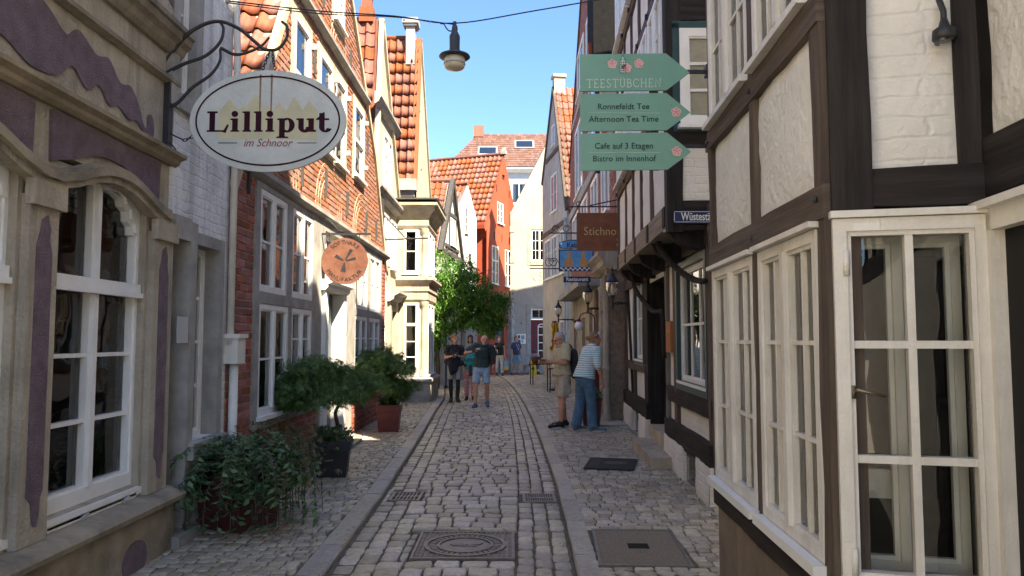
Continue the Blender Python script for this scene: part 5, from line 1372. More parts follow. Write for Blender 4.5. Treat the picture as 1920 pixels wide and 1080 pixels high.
m.build('rust_streaks', RUSTRUN, Ls)
def serif_word(m, x, z, h, y0):
    """fat-face lettering 'Lilliput': stems, slab serifs, bowls (h = x-height)"""
    yk = [y0]
    def P(pts):
        yk[0] -= .00012
        m.prism([(x+px*h, z+pz*h) for px, pz in pts], yk[0], -.0118)
    def stem(a, b, z0, z1, top='l', bot=True):
        P([(a, z0), (b, z0), (b, z1), (a, z1)])
        if top == 'l': P([(a-.16, z1-.10), (a+.02, z1-.16), (a+.02, z1), (a-.16, z1-.02)])
        if top == 'b': P([(a-.14, z1-.10), (b+.14, z1-.10), (b+.14, z1), (a-.14, z1)])
        if bot: P([(a-.12, z0), (b+.12, z0), (b+.12, z0+.09), (b, z0+.14), (a, z0+.14), (a-.12, z0+.09)])
    def bowl(cx, cz, rx, rz, ix, iz, a0, a1, n=18):
        yk[0] -= .00012
        for k in range(n):
            a, b = a0+(a1-a0)*k/n, a0+(a1-a0)*(k+1)/n
            m.prism([(x+(cx+ix*math.cos(a))*h, z+(cz+iz*math.sin(a))*h), (x+(cx+rx*math.cos(a))*h, z+(cz+rz*math.sin(a))*h), (x+(cx+rx*math.cos(b))*h, z+(cz+rz*math.sin(b))*h), (x+(cx+ix*math.cos(b))*h, z+(cz+iz*math.sin(b))*h)], yk[0], -.0118)
    def dot(cx, cz, r):
        yk[0] -= .00012
        m.prism([(x+px*h, z+pz*h) for px, pz in ellipse(cx, cz, r, r*.95, 20)], yk[0], -.0118)
    # L
    P([(.18, 0), (.60, 0), (.60, 1.52), (.18, 1.52)]); P([(0, 1.42), (.78, 1.42), (.78, 1.56), (0, 1.56)]); P([(0, 0), (1.42, 0), (1.42, .12), (0, .12)])
    P([(1.10, .0), (1.42, -.10), (1.66, .55), (1.52, .55), (1.28, .14)])
    c = 1.62
    stem(c+.28, c+.70, 0, 1.02); dot(c+.46, 1.36, .25); c += .92
    stem(c+.26, c+.68, 0, 1.56); c += .86
    stem(c+.26, c+.68, 0, 1.56); c += .86
    stem(c+.28, c+.70, 0, 1.02); dot(c+.46, 1.36, .25); c += .94
    # p
    stem(c+.24, c+.66, -.48, 1.02); P([(c+.04, -.48), (c+.92, -.48), (c+.92, -.38), (c+.04, -.38)])
    bowl(c+.84, .50, .56, .56, .16, .42, -2.2, 2.2); c += 1.46
    # u
    stem(c+.22, c+.62, .25, 1.02, 'l', False); stem(c+.98, c+1.38, 0, 1.02, 'l', False); P([(c+1.3, 0), (c+1.54, 0), (c+1.54, .12), (c+1.3, .18)])
    bowl(c+.70, .34, .48, .40, .10, .18, math.pi, 2*math.pi+.1); c += 1.52
    # t
    stem(c+.26, c+.66, .28, 1.42, 'n', False); P([(c+.04, .90), (c+1.0, .90), (c+1.0, 1.02), (c+.04, 1.02)]); P([(c+.08, 1.0), (c+.34, 1.0), (c+.66, 1.5), (c+.60, 1.5)])
    bowl(c+.74, .34, .48, .38, .08, .24, math.pi, 2*math.pi-.3)
    return c
m = MB(); serif_word(m, ecx-.475, ecz-.088, .104, -.0145); m.build('lettering', AUBERGINE, Ls)
text('im Schnoor', .088, SIGNRED, Ls, tt(ecx+.0, ecz-.178, -.0145), shear=.32, extrude=.0012, name='lettering', sx=.92)
m = MB(); m.box(ecx-.385, ecx-.235, -.0145, -.0118, ecz-.179, ecz-.174).box(ecx+.235, ecx+.385, -.0145, -.0118, ecz-.179, ecz-.174); m.build('rule_line', AUBERGINE, Ls)
# bracket
bp_ = MB(); bp_.box(-.10, -.055, -.035, .035, .02, .57); bp_.build('wall_plate', IRON, Ls)
def iron(pts, r, name='scroll', n=8):
    m = MB(); P = spline(pts, n); m.tube(P, [r*(1-.35*i/len(P)) for i in range(len(P))], 8); m.build(name, IRON, Ls, True)
sx_ = lambda px, py: ((px-960)/1400*5.79+2.62 if False else None)
def ap(px, py):
    r = (px-960)/1400; v = (540-py)/1400; yy = _c-v*_s; zz = _s+v*_c; t = 5.75/yy
    return (r*t+2.62, 0, CAM_H+zz*t-3.1)
iron([ap(*p) for p in ((290, 205), (300, 140), (325, 95), (360, 58), (405, 40), (445, 52), (480, 80), (495, 92), (520, 92), (537, 72), (538, 50), (528, 40))], .017)
iron([ap(*p) for p in ((291, 175), (310, 140), (345, 120), (385, 105), (412, 80), (419, 55), (412, 40))], .016)
iron([ap(*p) for p in ((296, 204), (330, 195), (360, 165), (395, 140), (412, 115), (413, 92))], .015)
iron([ap(*p) for p in ((414, 90), (440, 102), (465, 98), (490, 86), (505, 70))], .014)
iron([ap(*p) for p in ((292, 210), (300, 230), (320, 250), (345, 263))], .008); iron([ap(*p) for p in ((292, 212), (302, 240), (318, 265), (330, 281))], .008)
def chain(a, b, n, r=.011, par=None, mat=None):
    a, b = Vector(a), Vector(b); m = MB(); d = (b-a)/n; t = d.normalized(); s1 = t.orthogonal().normalized(); s2 = t.cross(s1)
    for k in range(n):
        c = a+d*(k+.5); sd = s1 if k % 2 else s2
        m.tube([c + t*(d.length*.68)*math.cos(q) + sd*r*math.sin(q) for q in [2*math.pi*i/10 for i in range(11)]], .0035, 5, False)
    return m.build('chain', mat or IRON, par, True)
chain(ap(505, 98), (ecx-.063, 0, ecz+erz-.012), 7, par=Ls); chain(ap(511, 98), (ecx+.045, 0, ecz+erz-.012), 7, par=Ls)
chain(ap(344, 264), (ecx-erx+.03, 0, ecz-.12), 3, par=Ls)

# ---- three green arrow boards
SAGE = M('sage_green_board', (.185, .37, .285), .45, .06, 3, .05, 60, stain=.3, stain_col=(.14, .27, .20), streak=True)
PALEINK = M('pale_mint_ink', (.55, .66, .58), .5, .05, 5, 0); DKGREEN = M('dark_green_ink', (.012, .045, .035), .5, .05, 5, 0)
PINK = M('pink_petal', (.62, .22, .24), .6, .25, 40, 0); PINK2 = M('pale_petal', (.72, .45, .43), .6, .2, 40, 0); LEAFINK = M('leaf_print', (.19, .36, .25), .6, .2, 30, 0)
SEGS = {'T': [[(0, 1), (.7, 1)], [(.35, 0), (.35, 1)], [(.22, 0), (.48, 0)], [(0, .88), (0, 1)], [(.7, .88), (.7, 1)]], 'E': [[(.1, 0), (.1, 1)], [(0, 1), (.5, 1)], [(.1, .5), (.42, .5)], [(0, 0), (.52, 0)], [(.5, .88), (.5, 1)], [(.52, 0), (.52, .14)]],
        'S': [[(.46, .84), (.42, .95), (.26, 1), (.1, .93), (.06, .78), (.14, .62), (.36, .46), (.46, .3), (.42, .1), (.26, 0), (.1, .04), (.04, .18)]],
        'U': [[(.1, 1), (.1, .3), (.16, .1), (.32, 0), (.5, .08), (.56, .3), (.56, 1)], [(0, 1), (.22, 1)], [(.44, 1), (.66, 1)], [(.2, 1.16), (.24, 1.2)], [(.42, 1.16), (.46, 1.2)]],
        'B': [[(.1, 0), (.1, 1), (.3, 1), (.46, .9), (.46, .62), (.3, .53), (.1, .53)], [(.3, .53), (.5, .42), (.52, .14), (.34, 0), (0, 0)], [(0, 1), (.12, 1)]],
        'C': [[(.68, .8), (.58, .94), (.4, 1), (.18, .92), (.05, .7), (.04, .35), (.16, .1), (.38, 0), (.58, .06), (.68, .2)]],
        'H': [[(.1, 0), (.1, 1)], [(.62, 0), (.62, 1)], [(.1, .52), (.62, .52)], [(0, 0), (.2, 0)], [(0, 1), (.2, 1)], [(.52, 0), (.72, 0)], [(.52, 1), (.72, 1)]],
        'N': [[(.1, 0), (.1, 1), (.64, 0), (.64, 1)], [(0, 0), (.2, 0)], [(.54, 1), (.74, 1)]]}
WID = {'T': .74, 'E': .62, 'S': .56, 'U': .72, 'B': .62, 'C': .76, 'H': .80, 'N': .82}
def flower(par, cx, cz, r, y):
    m = MB()
    for k in range(5):
        a = 2*math.pi*k/5+.3
        m.prism([(cx+r*.55*math.cos(a)+r*.48*math.cos(q), cz+r*.55*math.sin(a)+r*.48*math.sin(q)) for q in [2*math.pi*i/12 for i in range(12)]], y-.0002*k, y+.0015)
    f = m.build('printed_flower', PINK2, par)
    m = MB()
    for k in range(5):
        a = 2*math.pi*k/5+.3
        m.prism([(cx, cz), (cx+r*.8*math.cos(a-.16), cz+r*.8*math.sin(a-.16)), (cx+r*.8*math.cos(a+.16), cz+r*.8*math.sin(a+.16))], y-.0014-.0001*k, y+.001)
    m.build('flower_centre', PINK, f)
    m = MB()
    for a in (2.2, 2.9, 4.2, 5.0):
        c_, s_ = math.cos(a), math.sin(a); bx_, bz_ = cx+c_*r*1.0, cz+s_*r*1.0
        m.prism([(bx_, bz_), (bx_+.5*r*(c_+s_*.5), bz_+.5*r*(s_-c_*.5)), (bx_+1.0*r*c_, bz_+1.0*r*s_), (bx_+.5*r*(c_-s_*.5), bz_+.5*r*(s_+c_*.5))], y+.0006, y+.002)
    m.build('printed_leaves', LEAFINK, f)
Tb = [('sage green arrow board with flowers and pale lettering Teestübchen, topmost of three', 3.372, 3.635), ('sage green arrow board lettered Ronnefeldt Tee, middle of three', 3.090, 3.352), ('sage green arrow board lettered Cafe auf 3 Etagen, lowest of three', 2.812, 3.072)]
tbo = []
for k, (lb, z0, z1) in enumerate(Tb):
    t = thing('arrow_sign', lb, 'sign', (.475, 5.1, z0), 0, 'green tea room arrow boards'); hgt = z1-z0
    MB().prism([(0, 0), (.60, .008), (.765, hgt/2+.002), (.60, hgt+.008), (0, hgt)], -.008, .008).build('board', SAGE, t)
    tbo.append(t)
    y = -.0105
    if k == 0:
        m = MB(); u = .045; hh = .056
        for ch in 'TEESTUBCHEN':
            for sgm in SEGS[ch]:
                stroke(m, [(u+px*hh*1.05, .026+pz*hh+u*.012) for px, pz in sgm], .0052, y, -.0078)
            u += WID[ch]*hh*1.05+.0075
        m.build('lettering', PALEINK, t)
        flower(t, .225, .195, .034, y); flower(t, .325, .165, .034, y-.0006); flower(t, .41, .197, .034, y)
        m = MB(); c = .298
        stroke(m, [(c-.02, .13), (c-.02, .205), (c, .255), (c+.02, .205), (c+.02, .13), (c-.02, .13)], .003, y-.002, -.008)
        for z in (.145, .16, .175, .19, .205, .225): stroke(m, [(c-.02, z), (c+.02, z)], .0025, y-.002, -.008)
        for q in (-.008, .006): stroke(m, [(c+q, .13), (c+q, .215)], .0025, y-.002, -.008)
        stroke(m, [(c, .255), (c, .27)], .0025, y-.002, -.008)
        m.build('tower_emblem', DKGREEN, t); MB().prism([(c-.02, .13), (c+.02, .13), (c+.02, .205), (c, .25), (c-.02, .205)], y-.001, -.008).build('tower_panel', PALEINK, t)
    else:
        a, b = (('Ronnefeldt Tee', 'Afternoon Tea Time'), ('Cafe auf 3 Etagen', 'Bistro im Innenhof'))[k-1]
        text(a, .058, DKGREEN, t, tt(.30, .172, y) @ Matrix.Rotation(-.006, 4, 'Y'), name='lettering'); text(b, .058, DKGREEN, t, tt(.30, .083, y) @ Matrix.Rotation(-.006, 4, 'Y'), name='lettering')
        m = MB(); m.box(.05, .55, y, -.0078, .1265, .1285); m.build('rule_line', PALEINK, t)
        flower(t, .665, .135, .036, y)
br = thing('sign_bracket', 'dark steel bracket arms carrying the green arrow boards', 'bracket', (1.38, 5.1, 2.8), 0)
m = MB()
for z in (.72, .19): m.box(-.34, .02, .010, .03, z-.012, z+.012)
m.box(-.42, -.36, .010, .028, .02, .84).box(-.80, -.77, .010, .028, .0, .80); m.build('arm', IRON, br)
m = MB()
for z in (.72, .19): m.box(-.03, .01, -.03, .04, z-.04, z+.04)
m.build('clamp', IRON, br)

# ---- copper coloured disc sign
COPPER = M('patinated_copper', (.15, .06, .036), .45, .3, 5, .3, 30, col2=(.27, .125, .08), metal=.35, stain=.4, stain_col=(.20, .10, .07))
Ds = thing('round_copper_sign', 'round copper disc sign lettered Software Manufaktur under an iron arm', 'sign', (-2.70, 10.4, 2.42), 0)
cx_, cz_, rr = .36, .32, .325
MB().prism(ellipse(cx_, cz_, rr, rr, 48), -.006, .006).build('disc', COPPER, Ds)
def arc_text(word, r, a0, step, flip=False, sz=.082):
    for k, ch in enumerate(word):
        a = a0 + (step*k if flip else -step*k)
        T = Matrix.Translation((cx_+r*math.cos(a), -.0085, cz_+r*math.sin(a))) @ Matrix.Rotation(-(a - math.pi/2 if not flip else a + math.pi/2), 4, 'Y')
        text(ch, sz, IRON, Ds, T, extrude=.0015, name='lettering')
arc_text('SOFTWARE', .262, rad(90+42), rad(12)); arc_text('MANUFAKTUR', .262, rad(270-56), rad(12.4), True)
m = MB()
for a, L0, wd in ((60, .19, .05), (15, .16, .04), (150, .15, .05), (262, .15, .075)):
    a = rad(a); d = Vector((math.cos(a), math.sin(a))); n = Vector((-d.y, d.x))
    o_ = Vector((cx_, cz_))+d*.02; e = Vector((cx_, cz_))+d*L0
    m.prism([tuple(o_-n*.008), tuple(e-n*wd/2), tuple(e+n*wd/2), tuple(o_+n*.008)], -.0095, -.0055)
m.build('propeller_emblem', IRON, Ds)
m = MB(); m.box(-.03, .72, -.02, .02, .69, .715).box(-.04, .0, -.035, .035, .66, 1.02); m.build('arm', IRON, Ds)
m = MB(); m.tube([Vector((.0, 0, .92))+Vector((.05+.28*t, 0, .03*math.sin(6*t)-.17*t)) for t in [i/10 for i in range(11)]], .006, 6); m.build('scroll', IRON, Ds, True); m = MB(); m.tube([(.66+.035*math.cos(a), 0, .75+.035*math.sin(a)) for a in [i*.5 for i in range(11)]], .005, 6); m.build('scroll', IRON, Ds, True)
m = MB()
for x in (.14, .36, .56): m.tube([(x, 0, .70), (x+.005, 0, .60+(.04 if x == .36 else -.02))], .005, 6)
m.build('hanger', IRON, Ds)

# ---- rusted plate sign
GOLDTXT = M('gold_lettering', (.55, .38, .14), .5, .1, 9, 0)
St = thing('rusted_plate_sign', 'rust brown steel plate sign with gold lettering Stichnoth below iron arm', 'sign', (2.2, 12.8, 3.17), 0)
MB().box(-1.08, -.12, -.01, .01, 0, .66).build('plate', RUST, St)
text('Stichnoth', .205, GOLDTXT, St, tt(-.60, .335, -.0125), name='lettering', sx=.93, offset=-.001); text('ehemals', .085, GOLDTXT, St, tt(-.40, .20, -.0125), 'LEFT', name='lettering'); text('Grütter', .085, GOLDTXT, St, tt(-.40, .10, -.0125), 'LEFT', name='lettering')
m = MB(); m.tube([(-1.20, 0, .77), (.05, 0, .77)], .013).tube([(-.85, 0, .79), (.05, 0, .98)], .011); m.tube([(-1.05+.04*math.cos(a), 0, .82+.04*math.sin(a)) for a in [i*.5 for i in range(12)]], .007, 6).tube([(-1.2+.04*math.cos(a), 0, .735+.035*math.sin(a)) for a in [i*.5 for i in range(12)]], .007, 6); m.build('arm', IRON, St, True)
m = MB(); m.tube([(-.98, 0, .77), (-.98, 0, .66)], .008, 6).tube([(-.25, 0, .77), (-.25, 0, .66)], .008, 6); m.build('hanger', IRON, St)

# ---- cat restaurant sign
SIGNBLUE = M('sign_sky_blue', (.10, .32, .58), .45, .2, 8, 0); INKBLUE = M('sign_dark_blue', (.012, .02, .05), .45, .1, 8, 0); CATTAN = M('cat_tan_paint', (.52, .28, .10), .6, .25, 30, 0); CHALK = M('chalk_white', (.7, .72, .74), .6, .05, 8, 0)
Kz = thing('cat_painted_sign', 'blue painted hanging sign with two tan cats and chequered edge', 'sign', (2.2, 17.0, 3.2), 0)
bx = MB(); bx.box(-1.13, -.33, -.02, .02, .0, .50); bx.build('board', INKBLUE, Kz)
MB().box(-1.10, -.36, -.024, -.019, .09, .47).build('painted_sky', SIGNBLUE, Kz)
m = MB(); k = 0
for r_ in range(2):
    for i in range(14):
        if (i+r_) % 2: m.box(-1.10+.0528*i, -1.10+.0528*(i+1), -.0245, -.0195, .015+.034*r_, .049+.034*r_)
m.build('chequer_border', CHALK, Kz)
for sg, cx in ((1, -.91), (-1, -.55)):
    m = MB(); body = [(-.11, .10), (.10, .10), (.12, .2), (.06, .3), (.07, .40), (.075, .455), (.04, .42), (.0, .425), (-.025, .455), (-.035, .39), (-.01, .33), (-.06, .28), (-.11, .2)]
    pts = [(cx+sg*px, pz) for px, pz in body]
    if sg < 0: pts = pts[::-1]
    m.prism(pts, -.027, -.0235); m.build('painted_cat', CATTAN, Kz)
MB().prism([(-1.12, .52), (-.35, .52), (-.35, .66), (-.55, .72), (-.9, .72), (-1.12, .66)], -.02, .02).build('header_board', INKBLUE, Kz)
MB().prism([(-1.09, .535), (-.38, .535), (-.38, .645), (-.55, .70), (-.9, .70), (-1.09, .645)], -.024, -.019).build('header_field', SIGNBLUE, Kz)
text('Katzen', .15, INKBLUE, Kz, tt(-.74, .60, -.0255), name='lettering', offset=.004); 
m = MB(); m.tube([(-1.35, 0, .88), (.0, 0, .88)], .016).tube([(-.7, 0, 1.15), (.0, 0, 1.3)], .012).tube([(-.7, 0, .75), (-.7, 0, 1.25)], .012)
for c in (-.95, -.55, -1.2): m.tube([(c+.09*math.cos(a)*(1-i*.03), 0, .98+.09*math.sin(a)*(1-i*.03)) for i, a in enumerate([i*.5 for i in range(18)])], .009, 6)
m.tube([(-1.8, 0, .06), (-1.1, 0, .06)], .012).tube([(-.35, 0, .06), (.0, 0, .06)], .012)
for c in (-1.35, -1.25): m.tube([(c+.11*math.cos(a)*(1-i*.03), 0, .20+.11*math.sin(a)*(1-i*.03)) for i, a in enumerate([i*.5 for i in range(18)])], .009, 6)
m.build('scroll_arm', IRON, Kz, True)
m = MB(); m.tube([(-.95, 0, .72), (-.95, 0, .88)], .008, 6).tube([(-.5, 0, .72), (-.5, 0, .88)], .008, 6); m.build('hanger', IRON, Kz)
Rs = thing('restaurant_strip_sign', 'narrow dark strip sign lettered Restaurant below the cat sign', 'sign', (2.2, 17.05, 2.95), 0)
MB().box(-1.02, -.40, -.015, .015, 0, .13).build('board', INKBLUE, Rs); text('Restaurant', .115, CHALK, Rs, tt(-.71, .066, -.0175), name='lettering', offset=.0025)
MB().tube([(-.40, 0, .1), (.0, 0, .1)], .01).tube([(-.9, 0, .13), (-.9, 0, .245)], .006).tube([(-.5, 0, .13), (-.5, 0, .245)], .006).build('hanger', IRON, Rs)

# ---- street name plate
ENAMEL = M('blue_enamel', (.012, .030, .095), .25, .08, 5, 0)
Sn = thing('street_name_sign', 'dark blue enamel street name plate lettered Wüstestätte under white timber wall', 'sign', (1.60, 7.36, 2.80), 0)
MB().box(.0, .54, -.012, .0, 0, .125).build('plate', ENAMEL, Sn)
m = MB(); 
for a in ((.012, .528, .112, .116), (.012, .528, .009, .013)): m.box(a[0], a[1], -.0135, -.0115, a[2], a[3])
m.box(.010, .014, -.0135, -.0115, .02, .105); m.build('border_line', CHALK, Sn)
text('Wüstestätte', .115, CHALK, Sn, tt(.27, .062, -.0145), name='lettering', offset=.001, sx=.66)

# ================================================================== LAMPS
LAMPGLASS = M('milky_lamp_glass', (.62, .55, .40), .25, .1, 6, 0)
Sl = thing('hanging_street_lamp', 'dark bell shaped street lamp with pale glass bowl strung above the lane', 'lamp', (-.63, 8.0, 4.59), 0)
DKGREY = M('dark_lamp_paint', (.045, .048, .055), .5, .2, 8, .1, 60)
m = MB(); m.lathe([(.028, .50), (.034, .46), (.03, .44), (.045, .41), (.058, .385), (.058, .37), (.056, .26), (.06, .205), (.11, .19), (.165, .165), (.172, .15), (.160, .14), (.10, .135)], (0, 0, 0), 24); autosmooth(m.build('housing', DKGREY, Sl), 40)
m = MB(); m.lathe([(.115, .14), (.118, .10), (.112, .04), (.095, .018), (.05, .004), (.002, .0)], (0, 0, 0), 24); m.build('glass_bowl', LAMPGLASS, Sl, True)
m = MB(); m.lathe([(.118, .075), (.121, .07), (.118, .065)], (0, 0, 0), 24); m.build('band', ZINC, Sl, True)
m = MB(); m.box(-.018, .018, -.018, .018, .49, .545); m.build('clamp', IRON, Sl)
m = MB(); m.tube(spline([(-.01, 0, .46), (-.05, 0, .44), (-.09, 0, .47), (-.12, 0, .52), (-.16, 0, .525)], 6), .007, 6); m.build('lead_cable', IRON, Sl, True)
wv = thing('overhead_wire', 'thin steel wire spanning the lane and carrying the hanging lamp', 'wire', (-.63, 8.0, 5.12), 0)
wl = [(-2.07, -1.15, -.28+.0), (-1.3, -.75, -.20), (-.6, -.35, -.075), (0, 0, 0), (.9, -.1, .10), (2.35, -.28, .28)]
m = MB(); m.tube(spline(wl, 6), .007, 6); m.build('cable', IRON, wv, True)
m = MB(); m.tube(spline([(x, y, z-.018-.01*math.sin(i*2)) for i, (x, y, z) in enumerate(wl[:4])], 6), .006, 6); m.build('feed_cable', IRON, wv, True)
m = MB()
for t in range(1, 8):
    p = Vector(wl[0]).lerp(Vector(wl[3]), t/8); m.ball((p.x, p.y, p.z-.03*math.sin(t/8*math.pi)+.0), .012, 6, 4)
m.build('cable_clips', CHALK, wv)
MB().tube([(-2.15, -1.18, -.26), (-2.05, -1.14, -.28)], .03, 8).build('wall_eye', ZINC, wv)

def wall_lantern(loc, reach, sc_, lb):
    t = thing('wall_lantern', lb, 'lantern', loc, 0, 'wall lanterns on the right side'); s = sc_
    # lantern axis at local origin; bracket runs to +x
    m = MB(); m.lathe([(.001, .62*s), (.012*s, .60*s), (.03*s, .56*s), (.018*s, .53*s), (.04*s, .50*s), (.055*s, .46*s), (.05*s, .44*s), (.085*s, .40*s), (.125*s, .345*s), (.135*s, .335*s), (.12*s, .33*s)], (0, 0, 0), 14); autosmooth(m.build('cap', IRON, t), 40)
    m = MB(); m.lathe([(.112*s, .33*s), (.122*s, .28*s), (.118*s, .18*s), (.085*s, .08*s), (.05*s, .05*s)], (0, 0, 0), 14); m.build('glass', GLASS_CLEAR, t, True)
    m = MB(); m.lathe([(.03*s, .05*s), (.03*s, .20*s), (.018*s, .27*s)], (0, 0, 0), 10); m.build('lamp_core', LAMPGLASS, t, True)
    m = MB(); m.lathe([(.055*s, .06*s), (.05*s, .03*s), (.022*s, .0), (.022*s, -.13*s), (.035*s, -.15*s), (.018*s, -.18*s), (.01*s, -.22*s)], (0, 0, 0), 10)
    m.tube([(0, 0, -.10*s), (reach*.5, 0, -.085*s), (reach, 0, -.10*s)], .022*s, 8).box(reach-.02, reach, -.04*s, .04*s, -.18*s, -.02*s)
    for q in (.35, .6, .85): m.ball((reach*q, 0, -.092*s), .034*s, 8, 6)
    m.build('bracket', IRON, t, True)
wall_lantern((1.95, 14.5, 2.44), .30, 1.0, 'black wall lantern with clear glass on the carved stone portal')
wall_lantern((1.88, 18.5, 2.50), .30, 1.0, 'black wall lantern below the restaurant strip sign')
wall_lantern((1.61, 26.0, 2.42), .55, 1.0, 'smallest and farthest black wall lantern beyond the globe lamp')
gl_ = thing('globe_lamp', 'white glass globe lamp on curved maroon arm beside the doorway', 'lamp', (1.52, 17.0, 1.85), 0)
GLOBE = M('opal_globe', (.75, .75, .72), .2, .03, 5, 0)
MB().ball((0, 0, .10), .105, 18, 12).build('globe', GLOBE, gl_, True)
m = MB(); m.lathe([(.05, .20), (.06, .22), (.03, .26)], (0, 0, 0), 12).tube(spline([(0, 0, .25), (.06, 0, .36), (.2, 0, .40), (.34, 0, .32), (.36, 0, .1), (.36, 0, -.4)], 6), .014, 8).tube([(.36, 0, -.3), (.7, 0, -.3)], .014, 8); m.build('arm', MAROON, gl_, True)
rp = thing('maroon_lamp_post', 'maroon boxy post with fittings beside the globe lamp doorway', 'post', (1.93, 16.75, .05), 0)
MB().box(-.09, .09, -.09, .09, 0, 1.35).box(-.11, .11, -.11, .11, 1.35, 1.42).box(-.12, .12, -.12, .12, 0, .12).build('post', MAROON, rp)

# ================================================================== COVERS IN THE PAVING
Mc = thing('manhole_cover', 'square cast iron manhole cover with round crested lid in the cobbles', 'manhole cover', (-.37, 6.03, .022), 0)
m = MB(); s_ = .39; 
m.box(-s_, s_, -s_, s_, -.05, .0); m.build('frame', CASTIRON, Mc)
m = MB()
for a in ((-s_, s_, -s_, -s_+.022), (-s_, s_, s_-.022, s_), (-s_, -s_+.022, -s_+.022, s_-.022), (s_-.022, s_, -s_+.022, s_-.022)): m.box(a[0], a[1], a[2], a[3], -.002, .014)
m.build('rim', CASTIRON, Mc)
m = MB()
for i in range(19):
    for j in range(19):
        x, y = -.351+.039*i, -.351+.039*j
        if x*x+y*y > .335**2: m.box(x-.012, x+.012, y-.012, y+.012, -.002, .009)
m.build('studs', CASTIRON, Mc)
def annulus(m, r0, r1, z0, z1, n=48):
    m.loft([[(r*math.cos(2*math.pi*k/n), r*math.sin(2*math.pi*k/n), z) for k in range(n)] for r, z in ((r0, z0), (r0, z1), (r1, z1), (r1, z0))], cap=False); return m
m = MB(); annulus(m, .295, .325, -.002, .014); annulus(m, .20, .222, -.002, .012); lid = m.build('lid_rings', CASTIRON, Mc)
m = MB()
for k in range(36):
    a = 2*math.pi*k/36; c_, s2 = math.cos(a), math.sin(a)
    m.slab([(.235*c_-.012*s2, .235*s2+.012*c_), (.235*c_+.012*s2, .235*s2-.012*c_), (.28*c_+.014*s2, .28*s2-.014*c_), (.28*c_-.014*s2, .28*s2+.014*c_)], -.002, .010)
m.build('lid_studs', CASTIRON, Mc)
m = MB()                                        # town crest: key and gate relief
m.slab(ellipse(0, 0, .185, .185, 40), -.002, .005)
m.build('crest_plate', CASTIRON, Mc)
m = MB(); m.slab([(-.10, -.03), (.09, -.05), (.09, -.03), (-.10, -.01)], .005, .012); m.slab([(.03, -.02), (.12, .0), (.14, .05), (.10, .03), (.08, .07), (.05, .04), (.02, .06)], .005, .012)
for k in range(4): m.box(-.12+.04*k, -.095+.04*k, .0, .07+.012*(k % 2), .005, .011)
m.build('crest', CASTIRON, Mc)

def grate(name, lb, x0, x1, y0, y1, bars, dark):
    t = thing(name, lb, 'drain grate', ((x0+x1)/2, (y0+y1)/2, .016), 0, 'drain grates in the road'); a, b = (x1-x0)/2, (y1-y0)/2
    MB().box(-a, a, -b, b, -.06, -.035).build('pit', BLACK, t)
    m = MB(); f = .03
    m.box(-a, a, -b, -b+f, -.04, .006).box(-a, a, b-f, b, -.04, .006).box(-a, -a+f, -b+f, b-f, -.04, .006).box(a-f, a, -b+f, b-f, -.04, .006); m.build('frame', CASTIRON, t)
    n = bars; st = (2*a-2*f)/n
    for k in range(1, n): MB().box(-a+f+st*k-st*.2, -a+f+st*k+st*.2, -b+f, b-f, -.035, .004).build('bar', CASTIRON, t)
    MB().box(-a+f, a-f, -.02, .02, -.036, .003).build('crossbar', CASTIRON, t)
grate('drain_grate', 'cast iron drain grate with open slots beside the left kerb', -1.26, -.94, 7.70, 8.12, 7, True)
grate('drain_grate', 'worn pale drain grate beside the right kerb', .11, .45, 7.64, 8.04, 12, False)
GRAVEL = M('exposed_aggregate', (.12, .095, .07), .85, .5, 60, .9, 160, col2=(.26, .21, .16), bdist=.01)
Pc = thing('paved_access_cover', 'square gravel filled access cover with metal rim in the right pavement', 'access cover', (.98, 5.92, .038), -3)
MB().box(-.31, .31, -.48, .48, -.05, .008).build('infill', GRAVEL, Pc)
m = MB()
for a in ((-.335, .335, -.51, -.48), (-.335, .335, .48, .51), (-.335, -.31, -.48, .48), (.31, .335, -.48, .48)): m.box(*a, -.05, .014)
m.build('rim', CASTIRON, Pc)
m = MB()
for k in range(6): m.box(-.08, .08, -.06+.024*k, -.048+.024*k, .006, .012)
m.build('vent_slots', BLACK, Pc)
Dm = thing('door_mat', 'dark rubber door mat with pale print lying on the right pavement', 'door mat', (1.27, 9.68, .055), -12)
RUBBER = M('black_rubber', (.022, .021, .021), .85, .2, 20, .6, 120); MATPRINT = M('faded_mat_print', (.085, .07, .06), .9, .4, 30, .4, 90)
MB().box(-.31, .31, -.43, .43, 0, .012).build('mat', RUBBER, Dm)
MB().slab(ellipse(.05, .05, .15, .12, 24), .0122, .0136).build('printed_crest', MATPRINT, Dm)
m = MB()
for k in range(4): m.box(-.26+.03*k, -.25+.03*k, -.3, .3, .0122, .0134)
m.build('printed_lines', MATPRINT, Dm)

# ================================================================== PLANTS
def leaf_mat(name, c1, c2, tr=.25):
    m, t, b = new_mat(name); N = t.nodes; Lk = t.links
    geo = N.new('ShaderNodeNewGeometry'); rp = N.new('ShaderNodeValToRGB')
    rp.color_ramp.elements[0].color = (*c1, 1); rp.color_ramp.elements[1].color = (*c2, 1)
    Lk.new(geo.outputs['Random Per Island'], rp.inputs[0]); Lk.new(rp.outputs[0], b.inputs['Base Color']); b.inputs['Roughness'].default_value = .5
    td = N.new('ShaderNodeBsdfTranslucent'); Lk.new(rp.outputs[0], td.inputs[0]); mx = N.new('ShaderNodeMixShader'); mx.inputs[0].default_value = tr
    Lk.new(b.outputs[0], mx.inputs[1]); Lk.new(td.outputs[0], mx.inputs[2]); Lk.new(mx.outputs[0], N['Material Output'].inputs[0])
    return m
LEAF_MAPLE = leaf_mat('fine_maple_leaf', (.06, .125, .035), (.17, .27, .075))
LEAF_SHRUB = leaf_mat('glossy_shrub_leaf', (.05, .12, .045), (.14, .24, .09))
